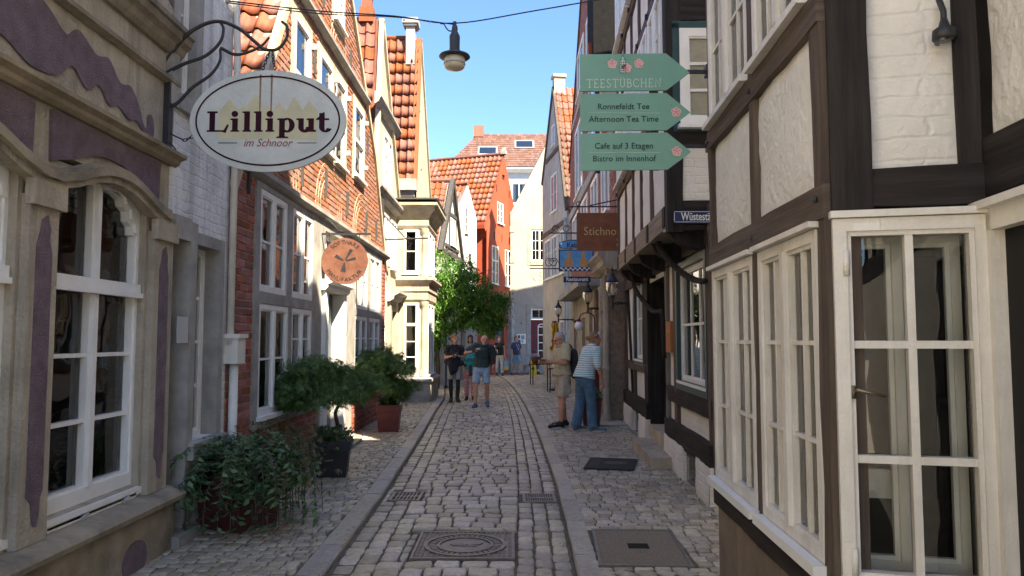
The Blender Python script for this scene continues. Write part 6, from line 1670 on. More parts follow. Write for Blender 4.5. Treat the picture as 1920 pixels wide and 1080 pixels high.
LEAF_TREE = leaf_mat('wisteria_leaf', (.05, .15, .022), (.155, .31, .05), .4)
LEAF_AUTUMN = leaf_mat('bronze_fern_leaf', (.06, .07, .02), (.12, .10, .03))
BARK = M('grey_bark', (.085, .07, .055), .9, .3, 14, .8, 60)
SOIL = M('pot_soil', (.025, .018, .012), .95, .3, 20, .6, 60)
class Leaves:
    def __init__(s): s.v = []; s.f = []; s.n = 0
    def add(s, P, D, U, L, W, fold=.25):
        """arrays (k,3): base, direction, up; lengths; widths -> pointed leaf of 4 triangles' worth of quads"""
        Sd = np.cross(D, U); Sd /= np.linalg.norm(Sd, axis=1, keepdims=True)+1e-9
        U = np.cross(Sd, D)
        L = L[:, None]; W = W[:, None]
        a = P; b = P + D*L*.45 + Sd*W*.5 - U*W*fold; c = P + D*L - U*L*.12; d = P + D*L*.45 - Sd*W*.5 - U*W*fold; e = P + D*L*.5
        k = len(P); V = np.stack([a, b, c, d], 1).reshape(-1, 3)
        s.v.append(V); base = s.n + np.arange(k)*4
        s.f.append(np.stack([base, base+1, base+2, base+3], 1)); s.n += 4*k
    def build(s, name, mat, par):
        V = np.concatenate(s.v); F = np.concatenate(s.f)
        me = bpy.data.meshes.new(name); me.vertices.add(len(V)); me.vertices.foreach_set('co', V.ravel().astype('f'))
        me.loops.add(F.size); me.loops.foreach_set('vertex_index', F.ravel().astype('i')); me.polygons.add(len(F))
        me.polygons.foreach_set('loop_start', np.arange(0, F.size, 4, dtype='i')); me.update(calc_edges=True); me.validate()
        o = link(name, me, mat, par); o['kind'] = 'stuff'; return o
NR = np.random.RandomState(5)
def unit(a): return a/(np.linalg.norm(a, axis=-1, keepdims=True)+1e-9)

def palmate(Lv, centers, axes, size, blades=7, wfac=.13):
    """dissected maple leaf: fan of narrow blades"""
    k = len(centers); U = unit(axes)
    X = unit(np.cross(U, NR.normal(size=(k, 3)))); Y = np.cross(U, X)
    for b in range(blades):
        a = (b-(blades-1)/2)*.42
        D = unit(X*math.cos(a) + Y*math.sin(a) - np.array([0, 0, .45]) + NR.normal(size=(k, 3))*.14)
        sz = size*(1-.3*abs(b-(blades-1)/2)/(blades/2))*NR.uniform(.8, 1.15, k)
        Lv.add(centers, D, U, sz, sz*wfac)

def square_pot(par, w0, w1, h, mat, rim=.035):
    m = MB(); t = .02
    R = lambda s, z: [(-s, -s, z), (s, -s, z), (s, s, z), (-s, s, z)]
    m.loft([R(w0, 0), R(w1*.93, h*.72), R(w1*.93, h*.74), R(w1, h*.75), R(w1+.005, h), R(w1-rim, h), R(w1-rim-.01, h-.06)], cap=True)
    m.build('pot', mat, par)
    MB().ngon(R(w1-rim-.012, h-.05)).build('soil', SOIL, par)

def maple(name, lb, loc, rz, potmat, pot, trunk, crown, n_leaf, under=None):
    t = thing(name, lb, 'potted plant', loc, rz, 'potted trees along the left wall')
    square_pot(t, *pot, potmat)
    (cx, cy, cz, rx, ry, rzz) = crown; hp = pot[2]
    m = MB(); P = spline(trunk, 6); m.tube(P, [.028*(1-.5*i/len(P)) for i in range(len(P))], 8)
    tp = Vector(trunk[-1])
    tips = []
    for k in range(16):
        a = 2*math.pi*k/16+RND.uniform(-.2, .2); q = RND.uniform(.45, .95)
        e = Vector((cx+rx*q*math.cos(a), cy+ry*q*math.sin(a), cz+rzz*RND.uniform(-.35, .5)))
        s0 = P[int(len(P)*RND.uniform(.72, .98))]; md = (s0+e)/2+Vector((RND.uniform(-.05, .05), RND.uniform(-.05, .05), .07))
        m.tube(spline([s0, md, e], 4), [.010-.0009*i for i in range(9)], 5); tips.append(e)
    m.build('trunk', BARK, t, True)
    Lv = Leaves()
    # tiered sprays drooping from the tips
    C_, A_ = [], []
    nc = 84
    for k in range(nc):
        while True:
            p = NR.uniform(-1, 1, 3)
            if .25 < np.linalg.norm(p) < 1 and p[2] > -.55: break
        p = p/np.linalg.norm(p)*(NR.uniform(.55, 1.0) if k % 6 else NR.uniform(1.0, 1.22))
        p[2] = max(p[2], -.6)
        c = np.array([cx, cy, cz])+p*np.array([rx, ry, rzz]); n = n_leaf//nc
        ang = NR.uniform(0, 6.28, n); r = np.sqrt(NR.uniform(0, 1, n))*NR.uniform(.10, .17)
        q = np.stack([c[0]+r*np.cos(ang), c[1]+r*np.sin(ang), c[2]-r*r*2.6+NR.normal(size=n)*.045], 1)
        C_.append(q); A_.append(np.stack([np.cos(ang)*.5, np.sin(ang)*.5, np.ones(n)], 1)+NR.normal(size=(n, 3))*.55)
    Cc_, Aa = np.concatenate(C_), np.concatenate(A_)
    palmate(Lv, Cc_, Aa, .10, 7, .09)
    Lv.build('foliage', LEAF_MAPLE, t)
    if under:
        L2 = Leaves(); k = 420
        a = NR.uniform(0, 6.28, k); r = np.sqrt(NR.uniform(0, 1, k))*under
        Pp_ = np.stack([r*np.cos(a), r*np.sin(a), hp+NR.uniform(-.02, .16, k)-r*.25], 1); D = unit(np.stack([np.cos(a), np.sin(a), NR.uniform(-.3, .8, k)], 1)+NR.normal(size=(k, 3))*.5)
        L2.add(Pp_, D, np.tile([0, 0, 1.], (k, 1))+NR.normal(size=(k, 3))*.3, NR.uniform(.05, .10, k), NR.uniform(.03, .055, k)); L2.build('underplanting', LEAF_SHRUB, t)
    return t
# pot sizes: half base, half rim, height
maple('potted_maple', 'small bare stemmed maple with fine leaves in a square black pot', (-2.12, 8.95, .05), 8, BLACK_POT, (.165, .215, .42),
      [(0, 0, .36), (.05, .0, .55), (.02, .02, .72), (.06, -.02, .84), (.0, .0, .92)], (-.16, 0, 1.08, .56, .50, .28), 4600, .20)
maple('potted_maple', 'dense bushy maple in a square maroon pot further along the left wall', (-2.16, 13.25, .05), 4, MAROON_POT, (.17, .215, .46),
      [(0, 0, .40), (.03, 0, .6), (-.02, 0, .8), (.0, 0, .95)], (-.08, 0, .96, .50, .46, .50), 5600, .16)
# trailing shrub in maroon pot, nearest
Sh = thing('trailing_shrub_pot', 'leafy trailing shrub spilling over a square maroon pot nearest the viewer', 'potted plant', (-2.36, 6.58, .05), -24)
square_pot(Sh, .22, .265, .44, MAROON_POT)
Lv = Leaves(); stems = MB()
for k in range(200):
    a = NR.uniform(0, 6.28); L = NR.uniform(.35, .72); up_ = NR.uniform(.06, .32)
    if math.cos(a) < -.2: L *= .8
    r0 = NR.uniform(0, .2); p0 = Vector((r0*math.cos(a), r0*math.sin(a), .44)); fall = NR.uniform(.1, .70)*(1 if NR.rand() < .3 else .4)
    out = L*NR.uniform(.5, .85)
    p1 = p0+Vector((math.cos(a)*out*.5, math.sin(a)*out*.5, up_)); p2 = p0+Vector((math.cos(a)*out*.95, math.sin(a)*out*.95, up_*.75-fall*.25)); p3 = p0+Vector((math.cos(a)*out*1.05, math.sin(a)*out*1.05, max(-.40, up_*.3-fall)))
    Q = spline([p0, p1, p2, p3], 6); stems.tube(Q, .0035, 4, False)
    Qa = np.array([tuple(q) for q in Q]); n = 20
    u = np.sort(NR.uniform(.18, 1, n))*(len(Qa)-1); i0 = np.minimum(u.astype(int), len(Qa)-2); fr = (u-i0)[:, None]
    Pq = Qa[i0]*(1-fr)+Qa[i0+1]*fr; T_ = unit(Qa[i0+1]-Qa[i0]); sd = unit(np.cross(T_, [0, 0, 1.]))*np.where(np.arange(n) % 2, 1, -1)[:, None]
    D = unit(sd+T_*.5+NR.normal(size=(n, 3))*.25); Lv.add(Pq, D, np.tile([0, 0, 1.], (n, 1))+NR.normal(size=(n, 3))*.35, NR.uniform(.045, .09, n), NR.uniform(.028, .05, n))
Lv.build('foliage', LEAF_SHRUB, Sh); stems.build('stems', BARK, Sh, True)
Lv = Leaves()
for (ax_, ay_, az_, n) in ((-.55, .25, .62, 60), (.15, .45, .75, 90), (.42, .32, .66, 80), (.55, .15, .52, 60), (-.2, .5, .70, 60), (.6, -.1, .45, 40)):
    c = NR.normal(size=(n, 3))*np.array([.13, .12, .07])+np.array([ax_, ay_, az_]); palmate(Lv, c, NR.normal(size=(n, 3))*.4+np.array([0, 0, 1.]), .075, 6, .12)
Lv.build('fern_sprays', LEAF_AUTUMN, Sh)
# fallen litter by the pot
lt = Leaves(); k = 160
Pl = np.stack([NR.normal(-1.9, .28, k), NR.normal(6.35, .35, k), np.full(k, .056)], 1); lt.add(Pl, unit(NR.normal(size=(k, 3))*np.array([1, 1, .1])), np.tile([0, 0, 1.], (k, 1)), NR.uniform(.02, .045, k), NR.uniform(.012, .025, k), .1)
lo = lt.build('fallen_leaves', LEAF_AUTUMN, None); lo['label'] = 'scattered dry leaves on the pavement below the shrub pot'; lo['category'] = 'leaves'

lt = Leaves(); k = 220
dd_ = NR.uniform(4.8, 16, k); sd_ = NR.rand(k) < .6
xs_ = np.array([kr(d)-abs(NR.normal(0, .05))-.01 if s else kl(d)+abs(NR.normal(0, .06))+.01 for d, s in zip(dd_, sd_)])
lt.add(np.stack([xs_, dd_, np.full(k, .030)], 1), unit(NR.normal(size=(k, 3))*np.array([1, 1, .1])), np.tile([0, 0, 1.], (k, 1)), NR.uniform(.015, .035, k), NR.uniform(.010, .02, k), .1)
go = lt.build('gutter_litter', LEAF_AUTUMN, None); go['label'] = 'tiny dry leaves and grit lying along both gutters'; go['category'] = 'leaves'
lt = Leaves(); k = 420                       # moss and weeds at the wall feet
dd_ = NR.uniform(5.9, 15.5, k); xs_ = np.where(NR.rand(k) < .5, -2.66+np.abs(NR.normal(0, .03, k)), 1.60+.04*dd_-np.abs(NR.normal(0, .03, k))-.02)
lt.add(np.stack([xs_, dd_, np.full(k, .04)], 1), unit(NR.normal(size=(k, 3))*np.array([.5, .5, .3])+np.array([0, 0, .7])), NR.normal(size=(k, 3)), NR.uniform(.015, .05, k), NR.uniform(.006, .014, k), .1)
wo_ = lt.build('wall_foot_weeds', LEAF_SHRUB, None); wo_['label'] = 'small weeds sprouting at the foot of the walls'; wo_['category'] = 'weeds'

# ---- climbing tree overhanging the lane
Tt = thing('overhanging_tree', 'dense green leafy tree overhanging the lane beside the bay house', 'tree', (-2.45, 24.6, 0), 0)
m = MB(); tr = spline([(0, 0, .0), (.03, 0, .8), (-.02, .05, 1.6), (.15, .1, 2.4), (.5, .2, 3.0)], 6); m.tube(tr, [.075-.0016*i for i in range(len(tr))], 10)
m.tube(spline([(.04, .0, .0), (.0, .1, 1.0), (.1, .1, 2.0), (-.1, .2, 3.2)], 6), .035, 8)
for k in range(26):
    a = RND.uniform(0, 6.28); e = Vector((.85+1.1*math.cos(a)*RND.uniform(.4, 1), .4+.9*math.sin(a), 3.0+RND.uniform(-1.0, 1.2))); s0 = tr[-1-RND.randrange(8)]
    m.tube(spline([s0, (s0+e)/2+Vector((0, 0, .2)), e], 4), [.022-.002*i for i in range(9)], 5)
m.build('trunk', BARK, Tt, True)
Lv = Leaves()
lobes = [(-.05, .1, 4.05, .42, .6, .55), (.15, .2, 3.35, .55, .8, .6), (.55, .3, 3.6, .65, .9, .62), (.95, .4, 3.05, .75, 1.0, .7), (1.45, .5, 3.0, .6, .9, .55), (1.85, .5, 2.55, .42, .7, .48), (.6, .2, 2.45, .75, .9, .5), (1.2, .3, 2.25, .65, .8, .42), (-.12, .1, 2.6, .38, .6, .6), (1.75, .5, 2.15, .45, .6, .38), (.15, .1, 1.85, .35, .4, .4), (.85, .6, 4.0, .4, .6, .4), (.75, .1, 3.0, .7, .9, .7), (1.15, .2, 3.35, .6, .7, .5), (2.1, .5, 2.9, .25, .4, .3), (-.25, .0, 1.3, .16, .25, .5)]
for (x, y, z, rx, ry, rzz) in lobes:
    nc = int(70*(rx*rzz+.15))+6
    for k in range(nc):
        d = unit(NR.normal(size=3)); d = d*NR.uniform(.55, 1.05); c = np.array([x, y, z])+d*np.array([rx, ry, rzz])
        n = 34; q = c+NR.normal(size=(n, 3))*np.array([.10, .12, .075]); D = unit(d[None]*.5+NR.normal(size=(n, 3))*.55+np.array([0, 0, -.55]))
        Lv.add(q, D, np.tile([0, 0, 1.], (n, 1))+NR.normal(size=(n, 3))*.4, NR.uniform(.09, .16, n), NR.uniform(.035, .06, n))
Lv.build('crown', LEAF_TREE, Tt)
# garden shrub behind, thin pole
Pl_ = thing('iron_pole', 'slim dark iron pole under the overhanging tree', 'pole', (-2.22, 25.2, 0), 0); MB().tube([(0, 0, 0), (0, 0, 2.2)], .03, 8).lathe([(.06, 0), (.06, .06), (.035, .1)], (0, 0, 0), 10).build('shaft', IRON, Pl_)

# ================================================================== STREET FURNITURE
def cafe_table(loc, rz, lb):
    t = thing('folding_table', lb, 'table', loc, rz, 'folding tables outside the restaurant')
    MB().box(-.36, .36, -.25, .25, .70, .735).build('table_top', MAROON, t)
    for sx in (-1, 1):
        for sy in (-1, 1): MB().tube([(sx*.30, sy*.20, .70), (sx*.31, sy*.21, 0)], .018, 6).build('leg', IRON, t)
        MB().tube([(sx*.305, -.2, .25), (sx*.305, .2, .25)], .01, 6).build('stretcher', IRON, t)
    return t
cafe_table((1.0, 26.6, .05), 10, 'maroon topped folding table on black legs, the farther one')
cafe_table((1.42, 22.8, .05), 8, 'maroon topped folding table on black legs behind the man with the phone')
bk = thing('wicker_basket', 'brown wicker basket standing on the farther folding table', 'basket', (.86, 26.6, .79), 0)
WICK = M('brown_wicker', (.16, .075, .04), .8, .4, 40, .9, 90)
m = MB(); m.lathe([(.13, 0), (.17, .1), (.18, .24), (.165, .24), (.15, .05), (.001, .03)], (0, 0, 0), 14); m.build('basket', WICK, bk)
YEL = M('signal_yellow', (.62, .50, .02), .5, .05, 6, 0)
ws = thing('wet_floor_sign', 'yellow folding floor sign standing beside the seated person', 'floor sign', (.92, 33.0, .05), 0)
for sg in (-1, 1):
    m = MB(); m.loft([[(-.17, sg*.15, 0), (.17, sg*.15, 0), (.17, sg*.15+.02, 0), (-.17, sg*.15+.02, 0)], [(-.10, sg*.02, .68), (.10, sg*.02, .68), (.10, sg*.02+.02, .68), (-.10, sg*.02+.02, .68)]]); m.build('board', YEL, ws)
MB().prism([(-.07, .28), (.07, .28), (0, .42)], -.12, -.10).build('warning_triangle', BLACK, ws)
fl_ = thing('orange_cloth_banner', 'orange yellow cloth banner hanging beside the restaurant door', 'banner', (1.32, 22.9, 1.15), 0)
ORC = M('orange_cloth', (.62, .33, .02), .8, .2, 6, .3, 20)
m = MB(); rows = []
for j in range(9):
    z = 1.0-.11*j; wv_ = .05+.012*j
    rows.append([(-.02+wv_*math.sin(i*.8+j*.5)*.35+.026*i-.1+.02*j*(-1 if j % 2 else 1)*.3, .05*math.sin(i*1.7+j*.4), z) for i in range(9)])
m.loft(rows, cap=False, closed=False); m.build('cloth', ORC, fl_, True)
MB().tube([(0, 0, -1.1), (.02, 0, 1.05)], .014, 6).build('stick', IRON, fl_)
mr = thing('parasol_stand', 'folded white parasol and dark blue jar beside the tables', 'parasol', (1.36, 23.6, .05), 0)
m = MB(); m.lathe([(.02, 2.0), (.06, 1.6), (.09, .9), (.07, .5), (.03, .5)], (0, 0, 0), 10); m.build('canopy', WHITE, mr, True); MB().tube([(0, 0, 0), (0, 0, 2.1)], .02, 8).lathe([(.2, 0), (.2, .06), (.05, .1)], (0, 0, 0), 14).build('pole', IRON, mr)
rpl = thing('maroon_planter', 'round maroon planter with green sprigs behind the woman in stripes', 'planter', (1.47, 13.95, .05), 0)
m = MB(); m.lathe([(.15, 0), (.19, .3), (.20, .46), (.215, .48), (.215, .52), (.19, .52), (.18, .46)], (0, 0, 0), 18); m.build('pot', MAROON_POT, rpl, True)
Lv = Leaves(); k = 260; a = NR.uniform(0, 6.28, k); r = np.sqrt(NR.uniform(0, 1, k))*.18
Lv.add(np.stack([r*np.cos(a), r*np.sin(a), NR.uniform(.46, .66, k)], 1), unit(NR.normal(size=(k, 3))+np.array([0, 0, .6])), np.tile([0, 0, 1.], (k, 1))+NR.normal(size=(k, 3))*.4, NR.uniform(.05, .1, k), NR.uniform(.02, .04, k)); Lv.build('foliage', LEAF_SHRUB, rpl)
bn = thing('low_stone_bench', 'low dark stone bench under the seated person', 'bench', (.98, 35.3, .05), 0)
MB().box(-.55, .55, -.2, .2, .34, .42).build('seat', GREYSTONE, bn); MB().box(-.45, -.3, -.16, .16, 0, .34).build('leg', GREYSTONE, bn); MB().box(.3, .45, -.16, .16, 0, .34).build('leg', GREYSTONE, bn)
mp = thing('entrance_slab', 'dark entrance slab in the pavement before the portal', 'slab', (1.85, 14.2, .052), 0); MB().box(-.3, .3, -.25, .25, 0, .012).build('slab', GREYSTONE, mp)

# ================================================================== PEOPLE
SKIN = M('skin', (.56, .31, .21), .5, .1, 12, .1, 60, spec=.35)
def cap(m, a, b, ra, rb, flat=False, fl=1.0, ax=None, seg=12):
    """closed tapered capsule a->b; fl squashes the section along 'ax' cross direction"""
    a, b = Vector(a), Vector(b); t = (b-a).normalized()
    ref = Vector((0, 1, 0)) if abs(t.y) < .9 else Vector((1, 0, 0))
    if ax is not None: ref = Vector(ax)
    u = t.cross(ref).normalized(); v = t.cross(u).normalized()
    rings = []
    def R(c, r): rings.append([c + u*(r*math.cos(q)) + v*(r*fl*math.sin(q)) for q in [2*math.pi*k/seg for k in range(seg)]])
    if not flat:
        for q in (-1.45, -1.0, -.5): R(a + t*(ra*math.sin(q)), ra*math.cos(q))
    R(a, ra); R((a+b)/2, (ra+rb)/2); R(b, rb)
    if not flat:
        for q in (.5, 1.0, 1.45): R(b + t*(rb*math.sin(q)), rb*math.cos(q))
    m.loft(rings)

def fuse(m, name, mat, par, vox=.011, smooth=3, flip=True):
    me = m.mesh('tmp'); o = bpy.data.objects.new('tmp', me)
    bm = bmesh.new(); bm.from_mesh(me); bmesh.ops.recalc_face_normals(bm, faces=bm.faces); bm.to_mesh(me); bm.free()
    r = o.modifiers.new('r', 'REMESH'); r.mode = 'VOXEL'; r.voxel_size = vox
    if smooth:
        s = o.modifiers.new('s', 'SMOOTH'); s.factor = .5; s.iterations = smooth
    me2 = evaluated(o); me2.name = name
    return link(name, me2, mat, par, True)

def cloth_mat(name, c, var=.15, scale=12, stripes=None, pattern=None, rough=.85):
    m = M(name, c, rough, var, scale, 1.0, 15, bdist=.03)
    t = m.node_tree; N = t.nodes; Lk = t.links; b = N['Principled BSDF']
    if stripes:
        c2, freq, duty = stripes
        tc = N.new('ShaderNodeTexCoord'); sp = N.new('ShaderNodeSeparateXYZ'); Lk.new(tc.outputs['Object'], sp.inputs[0])
        nz = N.new('ShaderNodeTexNoise'); nz.inputs['Scale'].default_value = 4; Lk.new(tc.outputs['Object'], nz.inputs['Vector'])
        ad = N.new('ShaderNodeMath'); ad.operation = 'MULTIPLY_ADD'; ad.inputs[1].default_value = .03; Lk.new(nz.outputs['Fac'], ad.inputs[0]); Lk.new(sp.outputs['Z'], ad.inputs[2])
        mu = N.new('ShaderNodeMath'); mu.operation = 'MULTIPLY'; mu.inputs[1].default_value = freq; Lk.new(ad.outputs[0], mu.inputs[0])
        fr = N.new('ShaderNodeMath'); fr.operation = 'FRACT'; Lk.new(mu.outputs[0], fr.inputs[0])
        gt = N.new('ShaderNodeMath'); gt.operation = 'GREATER_THAN'; gt.inputs[1].default_value = duty; Lk.new(fr.outputs[0], gt.inputs[0])
        src = b.inputs['Base Color'].links[0].from_socket
        mx = N.new('ShaderNodeMixRGB'); Lk.new(gt.outputs[0], mx.inputs[0]); Lk.new(src, mx.inputs[1]); mx.inputs[2].default_value = (*c2, 1); Lk.new(mx.outputs[0], b.inputs['Base Color'])
    if pattern:
        c2, sc_, th = pattern
        tc = N.new('ShaderNodeTexCoord'); vo = N.new('ShaderNodeTexVoronoi'); vo.inputs['Scale'].default_value = sc_; Lk.new(tc.outputs['Object'], vo.inputs['Vector'])
        lt_ = N.new('ShaderNodeMath'); lt_.operation = 'LESS_THAN'; lt_.inputs[1].default_value = th; Lk.new(vo.outputs['Distance'], lt_.inputs[0])
        src = b.inputs['Base Color'].links[0].from_socket
        mx = N.new('ShaderNodeMixRGB'); Lk.new(lt_.outputs[0], mx.inputs[0]); Lk.new(src, mx.inputs[1]); mx.inputs[2].default_value = (*c2, 1); Lk.new(mx.outputs[0], b.inputs['Base Color'])
    return m

EYE = M('eye_dark', (.02, .015, .012), .2, .1, 5, 0); LIP = M('lip', (.30, .10, .085), .5, .1, 5, 0)

def person(label, loc, rz, h, J, top, bottom, shoe, hair, skin=SKIN, female=False, sleeve=.5, leg_cover=.45, legging=None, build=1., hairstyle='short', beard=None, extras=None, waist=None, top_len=.0, head_turn=0, head_nod=0, flare=1.0):
    """J overrides joints (metres for a 1.75 m figure facing -y, +x = figure's left)"""
    p = thing('person', label, 'person', loc, rz, None)
    k = h/1.75
    D = dict(hipL=(.092, 0, .92), hipR=(-.092, 0, .92), kneeL=(.10, -.02, .50), kneeR=(-.10, -.02, .50), ankL=(.10, .02, .09), ankR=(-.10, .02, .09),
             toeL=(.13, -.14, .035), toeR=(-.13, -.14, .035), pel=(0, 0, .96), waist=(0, .0, 1.10), chest=(0, -.005, 1.28), top=(0, .01, 1.42), neck=(0, 0, 1.50), head=(0, -.015, 1.635),
             shL=(.175, 0, 1.42), shR=(-.175, 0, 1.42), elL=(.23, .02, 1.14), elR=(-.23, .02, 1.14), haL=(.24, -.06, .90), haR=(-.24, -.06, .90), haLd=(0, -.2, -1), haRd=(0, -.2, -1))
    D.update(J); D = {a: (Vector(b)*k if not a.endswith('d') else Vector(b)) for a, b in D.items()}
    B = build*k
    fem = .9 if female else 1.
    # ---- skin body: legs, trunk, arms, hands, neck, head, one fused surface
    m = MB()
    def Cp(a, b, ra, rb, **kw): cap(m, a, b, ra*B, rb*B, **kw)
    for s in 'LR':
        Cp(D['hip'+s], D['knee'+s], .082, .055); Cp(D['knee'+s], D['knee'+s].lerp(D['ank'+s], .35), .052, .056); Cp(D['knee'+s].lerp(D['ank'+s], .35), D['ank'+s], .056, .036)
        Cp(D['ank'+s], D['toe'+s], .038, .032)
        Cp(D['sh'+s], D['el'+s], .050*fem, .040*fem); wr = D['el'+s].lerp(D['ha'+s], 1)
        Cp(D['el'+s], wr, .040*fem, .027*fem)
        # hand: palm, four fingers with a bend, thumb
        hd = D['ha'+s+'d'].normalized(); fore = (wr-D['el'+s]).normalized()
        side = hd.cross(Vector((1, 0, 0)) if abs(hd.x) < .8 else Vector((0, 1, 0))).normalized()
        nrm = side.cross(hd).normalized()
        pc = wr + hd*.05*k
        cap(m, wr, wr+hd*.085*k, .026*k, .032*k, fl=.5, ax=nrm)
        for q, (o, L) in enumerate(((-.030, .070), (-.010, .080), (.010, .074), (.029, .058))):
            b0 = wr+hd*.085*k+side*o*k; b1 = b0+(hd*.9+nrm*.35).normalized()*L*.5*k; b2 = b1+(hd*.5+nrm*.8).normalized()*L*.5*k
            cap(m, b0, b1, .0095*k, .009*k, seg=6); cap(m, b1, b2, .009*k, .0075*k, seg=6)
        t0 = wr+hd*.03*k-side*.026*k; t1 = t0+(hd*.6-side*.8+nrm*.3).normalized()*.045*k; t2 = t1+(hd*.9+nrm*.4).normalized()*.03*k
        cap(m, t0, t1, .012*k, .010*k, seg=6); cap(m, t1, t2, .010*k, .008*k, seg=6)
    bust = 1.06 if female else 1.
    Cp(D['pel'], D['waist'], .145, .125, fl=.72, ax=(0, 1, 0)); Cp(D['waist'], D['chest'], .125, .15, fl=.70, ax=(0, 1, 0)); Cp(D['chest'], D['top'], .15, .10, fl=.68, ax=(0, 1, 0))
    for s in 'LR': Cp(D['top'], D['sh'+s], .07, .055)
    Cp(D['top'], D['neck'], .055, .050); hz = D['head']
    Cp(D['neck'], hz+Vector((0, 0, -.04))*k, .052, .05)
    Rh = Matrix.Rotation(rad(head_turn), 3, 'Z') @ Matrix.Rotation(rad(head_nod), 3, 'X')
    def hp(x, y, z): return hz + (Rh @ Vector((x, y, z)))*k
    def ball(c, r, s3=(1, 1, 1)):
        q = MB(); q.ball((0, 0, 0), r*k, 16, 12, s3); n = len(m.v); m.v += [tuple(Vector(c) + Rh @ Vector(v)) for v in q.v]; m.f += [tuple(i+n for i in f) for f in q.f]
    ball(hp(0, .012, .03), .088, (.88, 1.06, 1.0)); ball(hp(0, -.022, -.035), .070, (.86, 1.0, 1.15)); ball(hp(0, -.055, -.085), .030, (1.1, .9, .9))
    cap(m, hp(0, -.088, .022), hp(0, -.108, -.022), .010*k, .017*k, seg=8)
    for sx in (-1, 1): ball(hp(sx*.079, .012, -.005), .024, (.42, .8, 1.25))
    cap(m, hp(-.035, -.082, .032), hp(.035, -.082, .032), .012*k, .012*k, seg=6)
    fuse(m, 'body', skin, p, .0085*k, 2)
    for sx in (-1, 1):
        q = MB(); q.ball(hp(sx*.031, -.083, .012), .0105*k, 8, 6); q.build('eye', EYE, p, True)
    q = MB(); a, b = hp(-.022, -.0905, -.055), hp(.022, -.0905, -.055); q.tube([a, hp(0, -.0975, -.056), b], .006*k, 6); q.build('mouth', LIP, p, True)
    # ---- hair
    m = MB()
    def ball2(mm, c, r, s3=(1, 1, 1)):
        q = MB(); q.ball((0, 0, 0), r*k, 16, 12, s3); n = len(mm.v); mm.v += [tuple(Vector(c) + Rh @ Vector(v)) for v in q.v]; mm.f += [tuple(i+n for i in f) for f in q.f]
    if hairstyle == 'short':
        ball2(m, hp(0, .026, .042), .093, (.90, 1.02, .98)); ball2(m, hp(0, .05, -.01), .075, (1.0, .8, 1.1))
    elif hairstyle == 'bald':
        ball2(m, hp(0, .030, .022), .090, (.93, .96, .92))
    elif hairstyle == 'tied':
        ball2(m, hp(0, .022, .045), .094, (.92, 1.04, .98)); ball2(m, hp(0, .045, -.005), .078, (1.0, .85, 1.05)); ball2(m, hp(0, .135, .02), .042)
    elif hairstyle == 'long':
        ball2(m, hp(0, .022, .045), .096, (.95, 1.04, .98)); ball2(m, hp(0, .045, -.06), .085, (1.05, .85, 1.4))
        for sx in (-1, 1): ball2(m, hp(sx*.072, .015, -.06), .035, (.6, 1.0, 2.2))
    elif hairstyle == 'cap':
        ball2(m, hp(0, .012, .045), .098, (.94, 1.08, .95)); ball2(m, hp(0, -.085, .05), .065, (1.0, 1.1, .18))
    fuse(m, 'hair' if hairstyle != 'cap' else 'cap', hair, p, .011*k, 1)
    if beard:
        m = MB(); ball2(m, hp(0, -.032, -.07), .064, (.95, .98, .85)); fuse(m, 'beard', beard, p, .010*k, 1)
    # ---- shirt
    m = MB(); e = .012
    tl = D['pel'] + Vector((0, 0, -.03+top_len))*k
    cap(m, tl, D['waist'], (.172+e)*B*flare, (.155+e)*B, flat=True, fl=.78, ax=(0, 1, 0), seg=20); cap(m, D['waist'], D['chest'], (.150+e)*B, (.163+e)*B, fl=.76, ax=(0, 1, 0), seg=20); cap(m, D['chest'], D['top'], (.163+e)*B, (.105+e)*B, fl=.74, ax=(0, 1, 0), seg=20)
    if female:
        for sx in (-1, 1): ball_c = D['chest']+Vector((sx*.07, -.085, .0))*k; m.ball(tuple(ball_c), .07*k, 10, 8)
    for s in 'LR':
        cap(m, D['top']+Vector((0, 0, -.01)), D['sh'+s], (.07+e)*B, (.060+e)*B)
        if sleeve > 0:
            se = D['sh'+s].lerp(D['el'+s], min(1, sleeve*1.7)); cap(m, D['sh'+s], se, (.060+e)*B, (.058+e*1.5 if sleeve < .6 else .045+e)*B, flat=False if sleeve > .6 else True)
            if sleeve > .6: cap(m, D['el'+s], D['el'+s].lerp(D['ha'+s], (sleeve-.6)/.4*.95), (.045+e)*B, (.034+e)*B)
    sh = fuse(m, 'shirt', top, p, .011*k, 3)
    if not female and sleeve < .6:
        q = MB(); 
        for sx in (-1, 1): q.tube([D['neck']+Vector((sx*.065, .02, -.01))*k, D['neck']+Vector((sx*.06, -.05, -.035))*k, D['neck']+Vector((sx*.015, -.085, -.07))*k], .016*k, 6)
        q.build('collar', top, sh, True)
    # ---- trousers / shorts
    m = MB()
    cap(m, D['pel']+Vector((0, 0, .0))*k, D['pel']+Vector((0, 0, -.08))*k, .146*B, .160*B, fl=.78, ax=(0, 1, 0), seg=20)
    for s in 'LR':
        hp_, kn, an = D['hip'+s], D['knee'+s], D['ank'+s]
        if leg_cover <= .5:
            e_ = hp_.lerp(kn, min(1.0, leg_cover*2)); cap(m, hp_, e_, .098*B, .088*B, flat=True, seg=16); cap(m, hp_+Vector((0, 0, -.02)), hp_.lerp(e_, .5), .098*B, .092*B, seg=16)
        else:
            e_ = kn.lerp(an, min(1, (leg_cover-.5)*2)); cap(m, hp_, kn, .103*B, .078*B, seg=16); cap(m, kn, e_+Vector((0, 0, -.02)), .078*B, .074*B*(1.1 if leg_cover > .9 else 1), flat=True, seg=16); cap(m, kn, kn.lerp(e_, .5), .078*B, .07*B, seg=16)
    fuse(m, 'shorts' if leg_cover <= .5 else 'trousers', bottom, p, .011*k, 2)
